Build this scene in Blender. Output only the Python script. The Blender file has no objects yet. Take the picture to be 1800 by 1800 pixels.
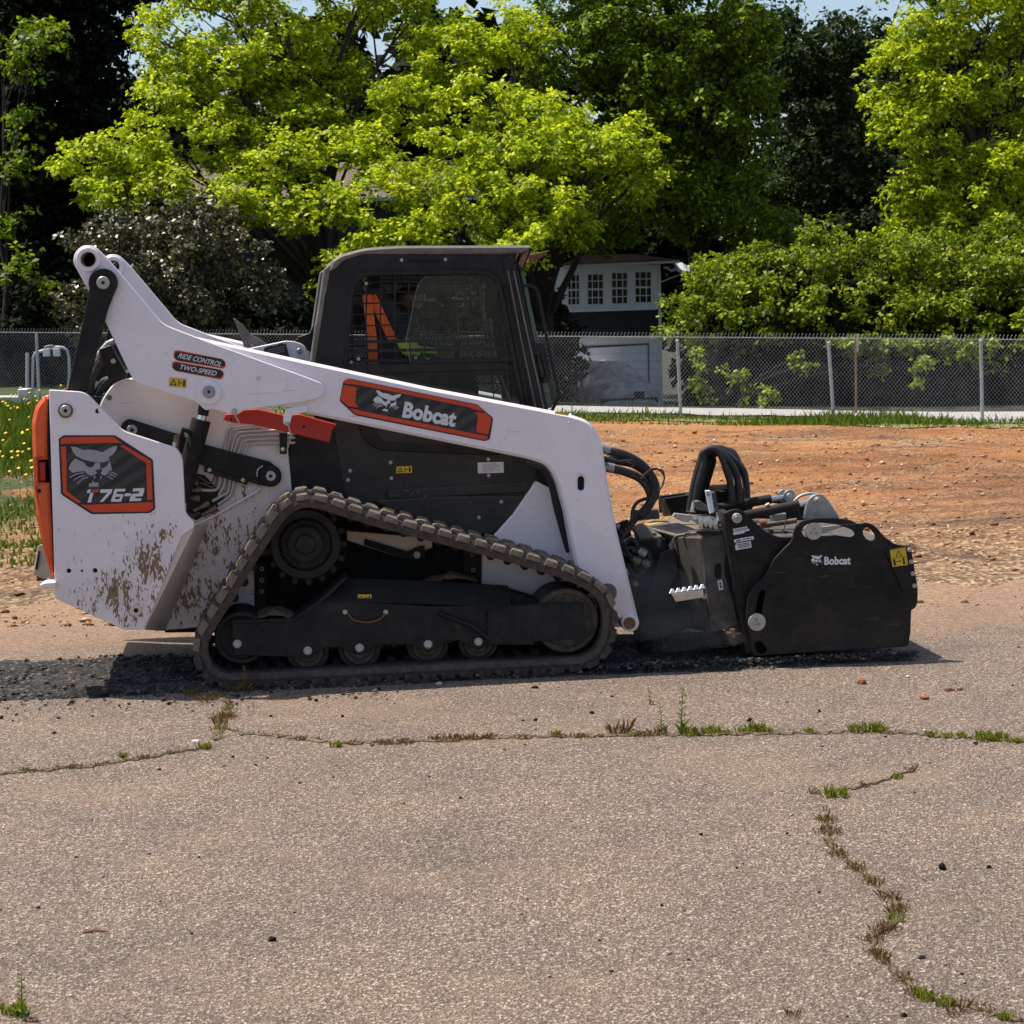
import bpy, bmesh, math, random
import numpy as np
from mathutils import Vector, Matrix
from mathutils.geometry import tessellate_polygon

random.seed(7)
RNG = np.random.default_rng(7)
sc = bpy.context.scene
col = sc.collection

# ------------------------------------------------------------------ camera
F_PX = 3591.0            # focal length in photo pixels (1800 px wide)
CAM_H = 1.77
PITCH = math.atan((900 - 540) / F_PX)
ROLL = math.radians(1.3)
R0 = Vector((1, 0, 0))
FW = Vector((0, math.cos(PITCH), -math.sin(PITCH)))
U0 = Vector((0, math.sin(PITCH), math.cos(PITCH)))
RR = R0 * math.cos(ROLL) - U0 * math.sin(ROLL)
UR = R0 * math.sin(ROLL) + U0 * math.cos(ROLL)
CAM = Vector((0, 0, CAM_H))
cam_data = bpy.data.cameras.new('camera')
cam_data.sensor_width = 36.0
cam_data.lens = 36.0 * F_PX / 1800.0
cam_data.clip_start = 0.1
cam_data.clip_end = 2000
cam = bpy.data.objects.new('camera', cam_data)
col.objects.link(cam)
cam.matrix_world = Matrix(((RR.x, UR.x, -FW.x, CAM.x), (RR.y, UR.y, -FW.y, CAM.y), (RR.z, UR.z, -FW.z, CAM.z), (0, 0, 0, 1)))
sc.camera = cam
cam_data.dof.use_dof = True
cam_data.dof.focus_distance = 9.8
cam_data.dof.aperture_fstop = 14.0

# ------------------------------------------------------------------ sky, sun, exposure
THETA = math.radians(6.5)               # heading of the machine relative to the picture plane
SUN_ELEV = math.radians(66)
# light travels towards +x and a little towards the camera
_lx, _ly = 0.36, -0.13
SUN_AZ = math.atan2(-_lx, -_ly)         # compass direction of the sun, from +Y towards +X
world = bpy.data.worlds.new('World')
sc.world = world
world.use_nodes = True
_nt = world.node_tree
_bg = _nt.nodes['Background']
_sky = _nt.nodes.new('ShaderNodeTexSky')
_sky.sky_type = 'NISHITA'
_sky.sun_disc = False
_sky.sun_elevation = SUN_ELEV
_sky.sun_rotation = SUN_AZ
_sky.air_density = 1.0
_sky.dust_density = 2.0
_sky.ozone_density = 1.2
_nt.links.new(_sky.outputs[0], _bg.inputs[0])
_bg.inputs[1].default_value = 0.118
sun_data = bpy.data.lights.new('sun', 'SUN')
sun_data.energy = 5.0
sun_data.angle = math.radians(0.55)
sun_data.color = (1.0, 0.93, 0.82)
sun = bpy.data.objects.new('sun', sun_data)
col.objects.link(sun)
_sd = Vector((math.sin(SUN_AZ) * math.cos(SUN_ELEV), math.cos(SUN_AZ) * math.cos(SUN_ELEV), math.sin(SUN_ELEV)))
sun.rotation_euler = (-_sd).to_track_quat('-Z', 'Y').to_euler()
sc.view_settings.view_transform = 'Standard'
sc.view_settings.look = 'None'
sc.view_settings.gamma = 1.0
sc.view_settings.use_curve_mapping = False
sc.view_settings.exposure = 0.44
sc.cycles.use_denoising = True
sc.cycles.max_bounces = 8
sc.cycles.diffuse_bounces = 3
sc.cycles.glossy_bounces = 3
sc.cycles.transmission_bounces = 4
sc.cycles.transparent_max_bounces = 8
sc.cycles.sample_clamp_indirect = 6.0

# ------------------------------------------------------------------ frames: photo pixel -> point on a vertical plane that stands in the place
def ray(px, py):
    return FW + RR * ((px - 900) / F_PX) + UR * ((900 - py) / F_PX)

def ground_point(px, py, z=0.0):
    d = ray(px, py)
    t = (z - CAM.z) / d.z
    return CAM + d * t

def at_depth(px, py, Y):
    d = ray(px, py)
    return CAM + d * (Y / d.y)

class Frame:
    """A local frame: u along the thing, v away from the viewer, z up."""
    def __init__(self, origin, theta):
        self.o = Vector(origin)
        self.th = theta
        self.u = Vector((math.cos(theta), math.sin(theta), 0))
        self.n = Vector((-math.sin(theta), math.cos(theta), 0))
    def P(self, px, py, v=0.0):
        d = ray(px, py)
        t = (v + (self.o - CAM).dot(self.n)) / d.dot(self.n)
        p = CAM + d * t - self.o
        return Vector((p.dot(self.u), v, p.z))
    def scale(self, px, py, v=0.0):
        return (self.P(px + 1, py, v) - self.P(px, py, v)).length

# ------------------------------------------------------------------ object helpers
def tag(o, label=None, cat=None, group=None, kind=None):
    if label: o['label'] = label
    if cat: o['category'] = cat
    if group: o['group'] = group
    if kind: o['kind'] = kind
    return o

def empty(name, loc=(0, 0, 0), rz=0.0, label=None, cat=None, group=None):
    o = bpy.data.objects.new(name, None)
    o.empty_display_size = 0.2
    col.objects.link(o)
    o.location = loc
    o.rotation_euler = (0, 0, rz)
    return tag(o, label, cat, group)

def link(name, me, mat=None, parent=None, loc=None, smooth=False):
    o = bpy.data.objects.new(name, me)
    col.objects.link(o)
    if mat is not None and len(me.materials) == 0:
        me.materials.append(mat)
    if parent is not None:
        o.parent = parent
    if loc is not None:
        o.location = loc
    if smooth:
        me.polygons.foreach_set('use_smooth', [True] * len(me.polygons))
    return o

def mesh_of(name, verts, faces, recalc=True):
    me = bpy.data.meshes.new(name)
    me.from_pydata([tuple(v) for v in verts], [], faces)
    if recalc:
        bm = bmesh.new(); bm.from_mesh(me)
        bmesh.ops.recalc_face_normals(bm, faces=bm.faces)
        bm.to_mesh(me); bm.free()
    me.update()
    return me

def mesh_np(name, co, faces_idx, nper):
    """fast mesh from arrays; faces_idx flat, nper verts in each face"""
    me = bpy.data.meshes.new(name)
    me.vertices.add(len(co))
    me.vertices.foreach_set('co', np.asarray(co, np.float32).ravel())
    n = len(faces_idx) // nper
    me.loops.add(n * nper)
    me.loops.foreach_set('vertex_index', np.asarray(faces_idx, np.int32).ravel())
    me.polygons.add(n)
    me.polygons.foreach_set('loop_start', np.arange(0, n * nper, nper, dtype=np.int32))
    me.update(calc_edges=True)
    return me

def smooth_angle(me, deg=35):
    me.polygons.foreach_set('use_smooth', [True] * len(me.polygons))
    try:
        me.set_sharp_from_angle(angle=math.radians(deg))
    except Exception:
        pass

# ------------------------------------------------------------------ 2-D outlines
def rounded(pts, n=5):
    """pts: (x, y) or (x, y, r): corners with r get rounded"""
    out = []
    m = len(pts)
    for i, p in enumerate(pts):
        if len(p) < 3 or p[2] <= 0:
            out.append((p[0], p[1])); continue
        a = Vector(pts[i - 1][:2]); b = Vector(p[:2]); c = Vector(pts[(i + 1) % m][:2])
        d1 = (a - b); d2 = (c - b)
        r = min(p[2], d1.length * 0.49, d2.length * 0.49)
        s = b + d1.normalized() * r; e = b + d2.normalized() * r
        for k in range(n + 1):
            t = k / n
            q = s * (1 - t) ** 2 + b * 2 * t * (1 - t) + e * t ** 2
            out.append((q.x, q.y))
    return out

def area2(p):
    return sum(p[i - 1][0] * p[i][1] - p[i][0] * p[i - 1][1] for i in range(len(p))) / 2

def offset_poly(p, d):
    """move a CCW outline inwards by d (miter)"""
    out = []
    m = len(p)
    for i in range(m):
        a = Vector(p[i - 1]); b = Vector(p[i]); c = Vector(p[(i + 1) % m])
        e1 = (b - a); e2 = (c - b)
        if e1.length < 1e-9 or e2.length < 1e-9:
            out.append(tuple(b)); continue
        e1.normalize(); e2.normalize()
        n1 = Vector((-e1.y, e1.x)); n2 = Vector((-e2.y, e2.x))
        k = 1 + n1.dot(n2)
        mv = (n1 + n2) / max(k, 0.35)
        out.append((b.x + mv.x * d, b.y + mv.y * d))
    return out

def dedupe(p, eps=1e-5):
    out = []
    for q in p:
        if not out or (abs(q[0] - out[-1][0]) + abs(q[1] - out[-1][1])) > eps:
            out.append(q)
    if len(out) > 1 and (abs(out[0][0] - out[-1][0]) + abs(out[0][1] - out[-1][1])) < eps:
        out.pop()
    return out

def slab_mesh(name, outer, holes, v0, v1, b=0.0, to3=None):
    """extrude a 2-D outline (metric u,z) from v0 to v1 with a bevelled front edge"""
    to3 = to3 or (lambda u, z, v: (u, v, z))
    loops = []
    for k, p in enumerate([outer] + list(holes)):
        p = dedupe([tuple(q) for q in p])
        ccw = area2(p) > 0
        if (k == 0) != ccw:
            p = p[::-1]
        loops.append(p)
    verts, faces = [], []
    rings = []
    for p in loops:
        ins = offset_poly(p, b) if b > 0 else p
        i0 = len(verts)
        n = len(p)
        for q in ins: verts.append(to3(q[0], q[1], v0))
        if b > 0:
            for q in p: verts.append(to3(q[0], q[1], v0 + b))
            i1 = i0 + n
        else:
            i1 = i0
        i2 = len(verts)
        for q in p: verts.append(to3(q[0], q[1], v1))
        for i in range(n):
            j = (i + 1) % n
            if b > 0:
                faces.append((i0 + i, i0 + j, i1 + j, i1 + i))
            faces.append((i1 + i, i1 + j, i2 + j, i2 + i))
        rings.append((i0, i2, n, ins))
    tris = tessellate_polygon([[Vector((q[0], q[1], 0)) for q in r[3]] for r in rings])
    flat0, flat2 = [], []
    for r in rings:
        flat0 += list(range(r[0], r[0] + r[2]))
        flat2 += list(range(r[1], r[1] + r[2]))
    if len(holes) == 0 and b == 0 and False:
        pass
    for t in tris:
        faces.append(tuple(flat0[i] for i in t))
        faces.append(tuple(flat2[i] for i in t[::-1]))
    return mesh_of(name, verts, faces)

def plate(fr, name, pts, v0, v1, mat, parent, holes=(), b=0.003, rn=5):
    """an outline traced at depth v0, standing in frame fr with real thickness"""
    def conv(p):
        return [(lambda q: (q.x, q.z))(fr.P(x, y, v0)) for x, y in rounded(p, rn)]
    me = slab_mesh(name, conv(pts), [conv(h) for h in holes], v0, v1, b)
    return link(name, me, mat, parent)

def circle_px(cx, cy, r, n=32, a0=0.0, a1=2 * math.pi, end=False):
    k = n + 1 if end else n
    return [(cx + r * math.cos(a0 + (a1 - a0) * i / n), cy + r * math.sin(a0 + (a1 - a0) * i / n)) for i in range(k)]

def disc(fr, name, px, py, v0, v1, r, mat, parent, hole=0.0, b=0.003, seg=36):
    """round part with its axis along v; r in metres"""
    c = fr.P(px, py, v0)
    ring = lambda q: [(c.x + q * math.cos(2 * math.pi * i / seg), c.z + q * math.sin(2 * math.pi * i / seg)) for i in range(seg)]
    me = slab_mesh(name, ring(r), [ring(hole)] if hole > 0 else [], v0, v1, b)
    smooth_angle(me, 40)
    return link(name, me, mat, parent)

def slot_px(x0, y0, x1, y1, w, n=8):
    a = math.atan2(y1 - y0, x1 - x0)
    out = []
    for i in range(n + 1):
        t = a + math.pi / 2 + math.pi * i / n
        out.append((x0 + w * math.cos(t), y0 + w * math.sin(t)))
    for i in range(n + 1):
        t = a - math.pi / 2 + math.pi * i / n
        out.append((x1 + w * math.cos(t), y1 + w * math.sin(t)))
    return out

def catmull(pts, n=6, closed=False):
    pts = [Vector(p) for p in pts]
    m = len(pts)
    out = []
    segs = m if closed else m - 1
    for i in range(segs):
        p0 = pts[(i - 1) % m] if closed or i > 0 else pts[0]
        p1 = pts[i]; p2 = pts[(i + 1) % m]
        p3 = pts[(i + 2) % m] if closed or i + 2 < m else pts[-1]
        for k in range(n):
            t = k / n
            out.append(0.5 * ((2 * p1) + (p2 - p0) * t + (2 * p0 - 5 * p1 + 4 * p2 - p3) * t * t + (3 * p1 - p0 - 3 * p2 + p3) * t ** 3))
    if not closed:
        out.append(pts[-1])
    return out

def tube_data(pts, radii, sides=10, caps=True):
    pts = [Vector(p) for p in pts]
    if not hasattr(radii, '__len__'):
        radii = [radii] * len(pts)
    verts, faces = [], []
    t0 = (pts[1] - pts[0]).normalized()
    ref = Vector((0, 0, 1)) if abs(t0.z) < 0.9 else Vector((1, 0, 0))
    nrm = t0.cross(ref).normalized()
    for i, p in enumerate(pts):
        if i == 0: t = pts[1] - pts[0]
        elif i == len(pts) - 1: t = pts[-1] - pts[-2]
        else: t = (pts[i + 1] - pts[i - 1])
        t.normalize()
        nrm = (nrm - t * nrm.dot(t))
        if nrm.length < 1e-6: nrm = t.orthogonal()
        nrm.normalize()
        bn = t.cross(nrm)
        for k in range(sides):
            a = 2 * math.pi * k / sides
            verts.append(p + (nrm * math.cos(a) + bn * math.sin(a)) * radii[i])
    for i in range(len(pts) - 1):
        for k in range(sides):
            a = i * sides + k; b = i * sides + (k + 1) % sides
            faces.append((a, b, b + sides, a + sides))
    if caps:
        faces.append(tuple(range(sides))[::-1])
        faces.append(tuple(range((len(pts) - 1) * sides, len(pts) * sides)))
    return verts, faces

def tube(name, pts, r, mat, parent, sides=10, smooth=True):
    v, f = tube_data(pts, r, sides)
    me = mesh_of(name, v, f)
    if smooth: smooth_angle(me, 50)
    return link(name, me, mat, parent)

def box_data(x0, x1, y0, y1, z0, z1):
    v = [(x, y, z) for z in (z0, z1) for y in (y0, y1) for x in (x0, x1)]
    f = [(0, 2, 3, 1), (4, 5, 7, 6), (0, 1, 5, 4), (2, 6, 7, 3), (0, 4, 6, 2), (1, 3, 7, 5)]
    return v, f

def bevel_mesh(me, w, seg=2):
    bm = bmesh.new(); bm.from_mesh(me)
    bmesh.ops.bevel(bm, geom=list(bm.edges), offset=w, segments=seg, affect='EDGES', profile=0.5)
    bm.to_mesh(me); bm.free()
    return me

def box(name, lo, hi, mat, parent=None, b=0.0, loc=None, rz=0.0):
    v, f = box_data(lo[0], hi[0], lo[1], hi[1], lo[2], hi[2])
    me = mesh_of(name, v, f)
    if b > 0: bevel_mesh(me, b)
    o = link(name, me, mat, parent, loc)
    if rz: o.rotation_euler = (0, 0, rz)
    return o

def hull(name, pts, mat, parent, b=0.0):
    bm = bmesh.new()
    for p in pts: bm.verts.new(p)
    r = bmesh.ops.convex_hull(bm, input=bm.verts)
    bmesh.ops.delete(bm, geom=[g for g in r['geom_interior'] if isinstance(g, bmesh.types.BMVert)], context='VERTS')
    bmesh.ops.dissolve_limit(bm, angle_limit=math.radians(2), verts=bm.verts, edges=bm.edges)
    bmesh.ops.recalc_face_normals(bm, faces=bm.faces)
    if b > 0:
        bmesh.ops.bevel(bm, geom=list(bm.edges), offset=b, segments=2, affect='EDGES', profile=0.5)
    me = bpy.data.meshes.new(name); bm.to_mesh(me); bm.free()
    return link(name, me, mat, parent)

def strip_px(pts, w):
    """polyline -> outline of constant width (px)"""
    L, R = [], []
    for i, p in enumerate(pts):
        a = Vector(pts[max(i - 1, 0)]); c = Vector(pts[min(i + 1, len(pts) - 1)])
        t = (c - a).normalized(); n = Vector((-t.y, t.x))
        L.append((p[0] + n.x * w / 2, p[1] + n.y * w / 2)); R.append((p[0] - n.x * w / 2, p[1] - n.y * w / 2))
    return L + R[::-1]

def print_flat(fr, name, polys, v, mat, parent, thick=0.0008):
    """flat print: several outlines (px) in one thin layer"""
    verts, faces = [], []
    for p in polys:
        q = dedupe([(lambda w: (w.x, w.z))(fr.P(x, y, v)) for x, y in p])
        if area2(q) < 0: q = q[::-1]
        i0 = len(verts)
        for a in q: verts.append((a[0], v, a[1]))
        for t in tessellate_polygon([[Vector((a[0], a[1], 0)) for a in q]]):
            faces.append(tuple(i0 + k for k in t))
    me = mesh_of(name, verts, faces, recalc=False)
    bm = bmesh.new(); bm.from_mesh(me)
    for f in bm.faces:
        f.normal_update()
        if f.normal.y > 0: f.normal_flip()
    bm.to_mesh(me); bm.free()
    return link(name, me, mat, parent)

_text_cache = {}
def text_2d(s, bold=0.0, shear=0.0, spacing=1.0):
    key = (s, bold, shear, spacing)
    if key in _text_cache: return _text_cache[key]
    cu = bpy.data.curves.new('txt', 'FONT')
    cu.body = s; cu.offset = bold; cu.shear = shear; cu.space_character = spacing
    cu.fill_mode = 'FRONT'; cu.resolution_u = 4
    o = bpy.data.objects.new('txt', cu); col.objects.link(o)
    dg = bpy.context.evaluated_depsgraph_get(); dg.update()
    me = bpy.data.meshes.new_from_object(o.evaluated_get(dg))
    v = np.array([tuple(p.co)[:2] for p in me.vertices]); f = [tuple(p.vertices) for p in me.polygons]
    bpy.data.objects.remove(o); bpy.data.curves.remove(cu); bpy.data.meshes.remove(me)
    lo, hi = v.min(0), v.max(0)
    v = (v - lo) / (hi - lo)
    _text_cache[key] = (v, f)
    return v, f

def text_on(fr, name, s, quad, v, mat, parent, bold=0.02, shear=0.0, spacing=1.0):
    """lettering filling the px quad (bottom-left, bottom-right, top-left) on plane v"""
    tv, tf = text_2d(s, bold, shear, spacing)
    bl, br, tl = (Vector(q) for q in quad)
    co = []
    for a, b in tv:
        p = bl + (br - bl) * a + (tl - bl) * b
        co.append(fr.P(p.x, p.y, v))
    me = mesh_of(name, co, tf, recalc=False)
    bm = bmesh.new(); bm.from_mesh(me)
    for f in bm.faces:
        f.normal_update()
        if f.normal.y > 0: f.normal_flip()
    bm.to_mesh(me); bm.free()
    return link(name, me, mat, parent)

# ------------------------------------------------------------------ noise on arrays
def vnoise(x, y, seed=0):
    xi = np.floor(x).astype(np.int64); yi = np.floor(y).astype(np.int64)
    xf = x - xi; yf = y - yi
    def h(a, b):
        n = (a * 374761393 + b * 668265263 + seed * 974634721) & 0xffffffff
        n = ((n ^ (n >> 13)) * 1274126177) & 0xffffffff
        return ((n ^ (n >> 16)) & 0xffff) / 65535.0
    u = xf * xf * (3 - 2 * xf); w = yf * yf * (3 - 2 * yf)
    return (h(xi, yi) * (1 - u) + h(xi + 1, yi) * u) * (1 - w) + (h(xi, yi + 1) * (1 - u) + h(xi + 1, yi + 1) * u) * w

def fbm(x, y, oct=4, seed=0):
    s = 0; a = 0.5
    for k in range(oct):
        s = s + a * (vnoise(x * 2 ** k, y * 2 ** k, seed + k * 17) - 0.5) * 2
        a *= 0.5
    return s

def sstep(x, a, b):
    t = np.clip((x - a) / (b - a), 0, 1)
    return t * t * (3 - 2 * t)
# ------------------------------------------------------------------ materials
class NB:
    """small node builder"""
    def __init__(self, name):
        self.m = bpy.data.materials.new(name); self.m.use_nodes = True
        self.t = self.m.node_tree
        self.b = self.t.nodes['Principled BSDF']
        self.out = self.t.nodes['Material Output']
        self.tc = None
    def n(self, typ, **kw):
        x = self.t.nodes.new(typ)
        for k, v in kw.items():
            if k.startswith('i_'):
                x.inputs[k[2:].replace('_', ' ')].default_value = v
            else:
                setattr(x, k, v)
        return x
    def l(self, a, b):
        self.t.links.new(a, b)
    def co(self):
        if self.tc is None: self.tc = self.n('ShaderNodeTexCoord')
        return self.tc.outputs['Object']
    def noise(self, scale, detail=4, rough=0.6, vec=None, stretch=None):
        x = self.n('ShaderNodeTexNoise'); x.inputs['Scale'].default_value = scale
        x.inputs['Detail'].default_value = detail; x.inputs['Roughness'].default_value = rough
        v = vec or self.co()
        if stretch:
            mp = self.n('ShaderNodeMapping'); mp.inputs['Scale'].default_value = stretch
            self.l(v, mp.inputs[0]); v = mp.outputs[0]
        self.l(v, x.inputs['Vector'])
        return x.outputs['Fac']
    def voro(self, scale, feature='F1', vec=None, stretch=None):
        x = self.n('ShaderNodeTexVoronoi'); x.feature = feature; x.inputs['Scale'].default_value = scale
        v = vec or self.co()
        if stretch:
            mp = self.n('ShaderNodeMapping'); mp.inputs['Scale'].default_value = stretch
            self.l(v, mp.inputs[0]); v = mp.outputs[0]
        self.l(v, x.inputs['Vector'])
        return x
    def ramp(self, fac, stops, interp='LINEAR'):
        x = self.n('ShaderNodeValToRGB'); cr = x.color_ramp; cr.interpolation = interp
        while len(cr.elements) < len(stops): cr.elements.new(0.5)
        for e, (p, c) in zip(cr.elements, stops):
            e.position = p; e.color = (*c, 1) if len(c) == 3 else c
        self.l(fac, x.inputs[0])
        return x.outputs[0]
    def mix(self, fac, a, b, mode='MIX'):
        x = self.n('ShaderNodeMix'); x.data_type = 'RGBA'; x.blend_type = mode
        for i, val in ((0, fac), (6, a), (7, b)):
            if hasattr(val, 'links') or isinstance(val, bpy.types.NodeSocket): self.l(val, x.inputs[i])
            elif i == 0: x.inputs[0].default_value = val
            else: x.inputs[i].default_value = (*val, 1)
        return x.outputs[2]
    def math(self, op, a, b=0.0, c=None, clamp=False):
        x = self.n('ShaderNodeMath'); x.operation = op; x.use_clamp = clamp
        for i, val in enumerate((a, b, c)):
            if val is None: continue
            if isinstance(val, bpy.types.NodeSocket): self.l(val, x.inputs[i])
            else: x.inputs[i].default_value = val
        return x.outputs[0]
    def sep(self):
        x = self.n('ShaderNodeSeparateXYZ'); self.l(self.co(), x.inputs[0]); return x.outputs
    def bump(self, h, strength=0.3, dist=0.01, prev=None):
        x = self.n('ShaderNodeBump'); x.inputs['Strength'].default_value = strength; x.inputs['Distance'].default_value = dist
        self.l(h, x.inputs['Height'])
        if prev is not None: self.l(prev, x.inputs['Normal'])
        return x.outputs[0]
    def fin(self, color=None, rough=None, metal=None, normal=None):
        for key, val in (('Base Color', color), ('Roughness', rough), ('Metallic', metal), ('Normal', normal)):
            if val is None: continue
            if isinstance(val, bpy.types.NodeSocket): self.l(val, self.b.inputs[key])
            elif key == 'Base Color': self.b.inputs[key].default_value = (*val, 1)
            else: self.b.inputs[key].default_value = val
        return self.m

def simple(name, color, rough=0.5, metal=0.0, var=0.12, scale=9.0, bump=0.0, dust=None, dust_amt=0.0, spec=None):
    """painted or plain surface with slight wear and dust"""
    k = NB(name)
    c = Vector(color)
    f = k.noise(scale, 5, 0.65)
    colr = k.ramp(f, [(0.3, tuple(c * (1 - var))), (0.7, tuple(c * (1 + var)))])
    if dust is not None:
        f2 = k.noise(scale * 2.3, 6, 0.7)
        m = k.ramp(f2, [(0.45, (0, 0, 0)), (0.75, (dust_amt,) * 3)])
        colr = k.mix(m, colr, dust)
    r = k.ramp(k.noise(scale * 1.7, 3), [(0.3, (rough * 0.85,) * 3), (0.7, (min(1, rough * 1.15),) * 3)])
    nm = k.bump(k.noise(scale * 14, 3), bump, 0.002) if bump > 0 else None
    if spec is not None: k.b.inputs['Specular IOR Level'].default_value = spec
    return k.fin(colr, r, metal, nm)

DUST = (0.24, 0.18, 0.13)
M = {}
def white_paint(name, spatter=None, base=(0.88, 0.795, 0.83)):
    """white machine paint; spatter = list of (u, z, radius_u, radius_z, amount) dried mud patches"""
    k = NB(name)
    f = k.noise(3.0, 5, 0.6)
    c = k.ramp(f, [(0.3, tuple(Vector(base) * 0.95)), (0.7, base)])
    grime = k.ramp(k.noise(17, 6, 0.75), [(0.60, (0, 0, 0)), (0.80, (0.30,) * 3)])
    c = k.mix(grime, c, (0.42, 0.38, 0.34))
    film = k.ramp(k.noise(1.6, 7, 0.7), [(0.42, (0, 0, 0)), (0.72, (0.34,) * 3)])
    c = k.mix(film, c, (0.60, 0.50, 0.44))
    streak = k.ramp(k.noise(5.0, 5, 0.7, stretch=(5, 5, 0.5)), [(0.58, (0, 0, 0)), (0.76, (0.22,) * 3)])
    c = k.mix(streak, c, (0.46, 0.39, 0.33))
    scr = k.ramp(k.noise(26, 2, 0.5, stretch=(0.35, 1, 3.5)), [(0.735, (0, 0, 0)), (0.75, (0.5,) * 3)])
    c = k.mix(scr, c, (0.33, 0.29, 0.27))
    specks = k.voro(60)
    sp = k.math('LESS_THAN', specks.outputs['Distance'], 0.14)
    keep = k.math('GREATER_THAN', k.noise(6.0, 3), 0.62)
    c = k.mix(k.math('MULTIPLY', sp, k.math('MULTIPLY', keep, 0.7)), c, (0.12, 0.085, 0.06))
    if spatter:
        s = k.sep()
        tot = None
        for (u, z, ru, rz, amt) in spatter:
            du = k.math('MULTIPLY', k.math('SUBTRACT', s[0], u), 1 / ru)
            dz = k.math('MULTIPLY', k.math('SUBTRACT', s[2], z), 1 / rz)
            d = k.math('ADD', k.math('MULTIPLY', du, du), k.math('MULTIPLY', dz, dz))
            g = k.math('MULTIPLY', k.math('SUBTRACT', 1.0, d, clamp=True), amt)
            tot = g if tot is None else k.math('MAXIMUM', tot, g)
        mp = k.n('ShaderNodeMapping'); mp.inputs['Rotation'].default_value = (0, math.radians(38), 0); mp.inputs['Scale'].default_value = (2.1, 1, 0.75)
        k.l(k.co(), mp.inputs[0])
        n1 = k.noise(19, 4, 0.62, vec=mp.outputs[0])
        n2 = k.noise(60, 3, 0.6, vec=mp.outputs[0])
        n1 = k.math('ADD', k.math('MULTIPLY', n1, 0.58), k.math('MULTIPLY', n2, 0.44))
        th = k.math('SUBTRACT', 0.715, k.math('MULTIPLY', k.math('POWER', tot, 0.6), 0.22))
        msk = k.math('MULTIPLY', k.math('GREATER_THAN', n1, th), k.math('GREATER_THAN', tot, 0.02))
        haze = k.math('MULTIPLY', tot, k.math('MULTIPLY', k.noise(9, 5, 0.7), 0.75))
        c = k.mix(haze, c, (0.46, 0.35, 0.26))
        c = k.mix(msk, c, k.ramp(k.noise(40, 3), [(0.3, (0.17, 0.10, 0.055)), (0.7, (0.30, 0.19, 0.10))]))
        rgh = k.mix(msk, (0.38,) * 3, (0.9,) * 3)
        nm = k.bump(msk, 0.35, 0.002)
        return k.fin(c, rgh, None, nm)
    return k.fin(c, k.ramp(k.noise(5, 5), [(0.3, (0.22,) * 3), (0.7, (0.50,) * 3)]))

def black_panel(name, base=(0.011, 0.0098, 0.0100), spatter=None, rough=0.55):
    k = NB(name)
    c = k.ramp(k.noise(5, 5), [(0.3, tuple(Vector(base) * 0.75)), (0.7, tuple(Vector(base) * 1.35))])
    dustm = k.ramp(k.noise(13, 6, 0.7), [(0.5, (0, 0, 0)), (0.85, (0.12,) * 3)])
    k.b.inputs['Specular IOR Level'].default_value = 0.3
    c = k.mix(dustm, c, (0.20, 0.155, 0.12))
    if spatter:
        s = k.sep(); tot = None
        for (u, z, ru, rz, amt) in spatter:
            du = k.math('MULTIPLY', k.math('SUBTRACT', s[0], u), 1 / ru)
            dz = k.math('MULTIPLY', k.math('SUBTRACT', s[2], z), 1 / rz)
            d = k.math('ADD', k.math('MULTIPLY', du, du), k.math('MULTIPLY', dz, dz))
            g = k.math('MULTIPLY', k.math('SUBTRACT', 1.0, d, clamp=True), amt)
            tot = g if tot is None else k.math('MAXIMUM', tot, g)
        mp = k.n('ShaderNodeMapping'); mp.inputs['Rotation'].default_value = (0, math.radians(-35), 0); mp.inputs['Scale'].default_value = (0.7, 1, 1.6)
        k.l(k.co(), mp.inputs[0])
        n1 = k.noise(75, 4, 0.7, vec=mp.outputs[0])
        msk = k.math('GREATER_THAN', n1, k.math('SUBTRACT', 0.84, k.math('MULTIPLY', tot, 0.26)))
        c = k.mix(k.math('MULTIPLY', msk, 0.8), c, (0.33, 0.22, 0.15))
    return k.fin(c, k.ramp(k.noise(9, 3), [(0.3, (rough * 0.8,) * 3), (0.7, (min(1, rough * 1.2),) * 3)]))

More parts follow.
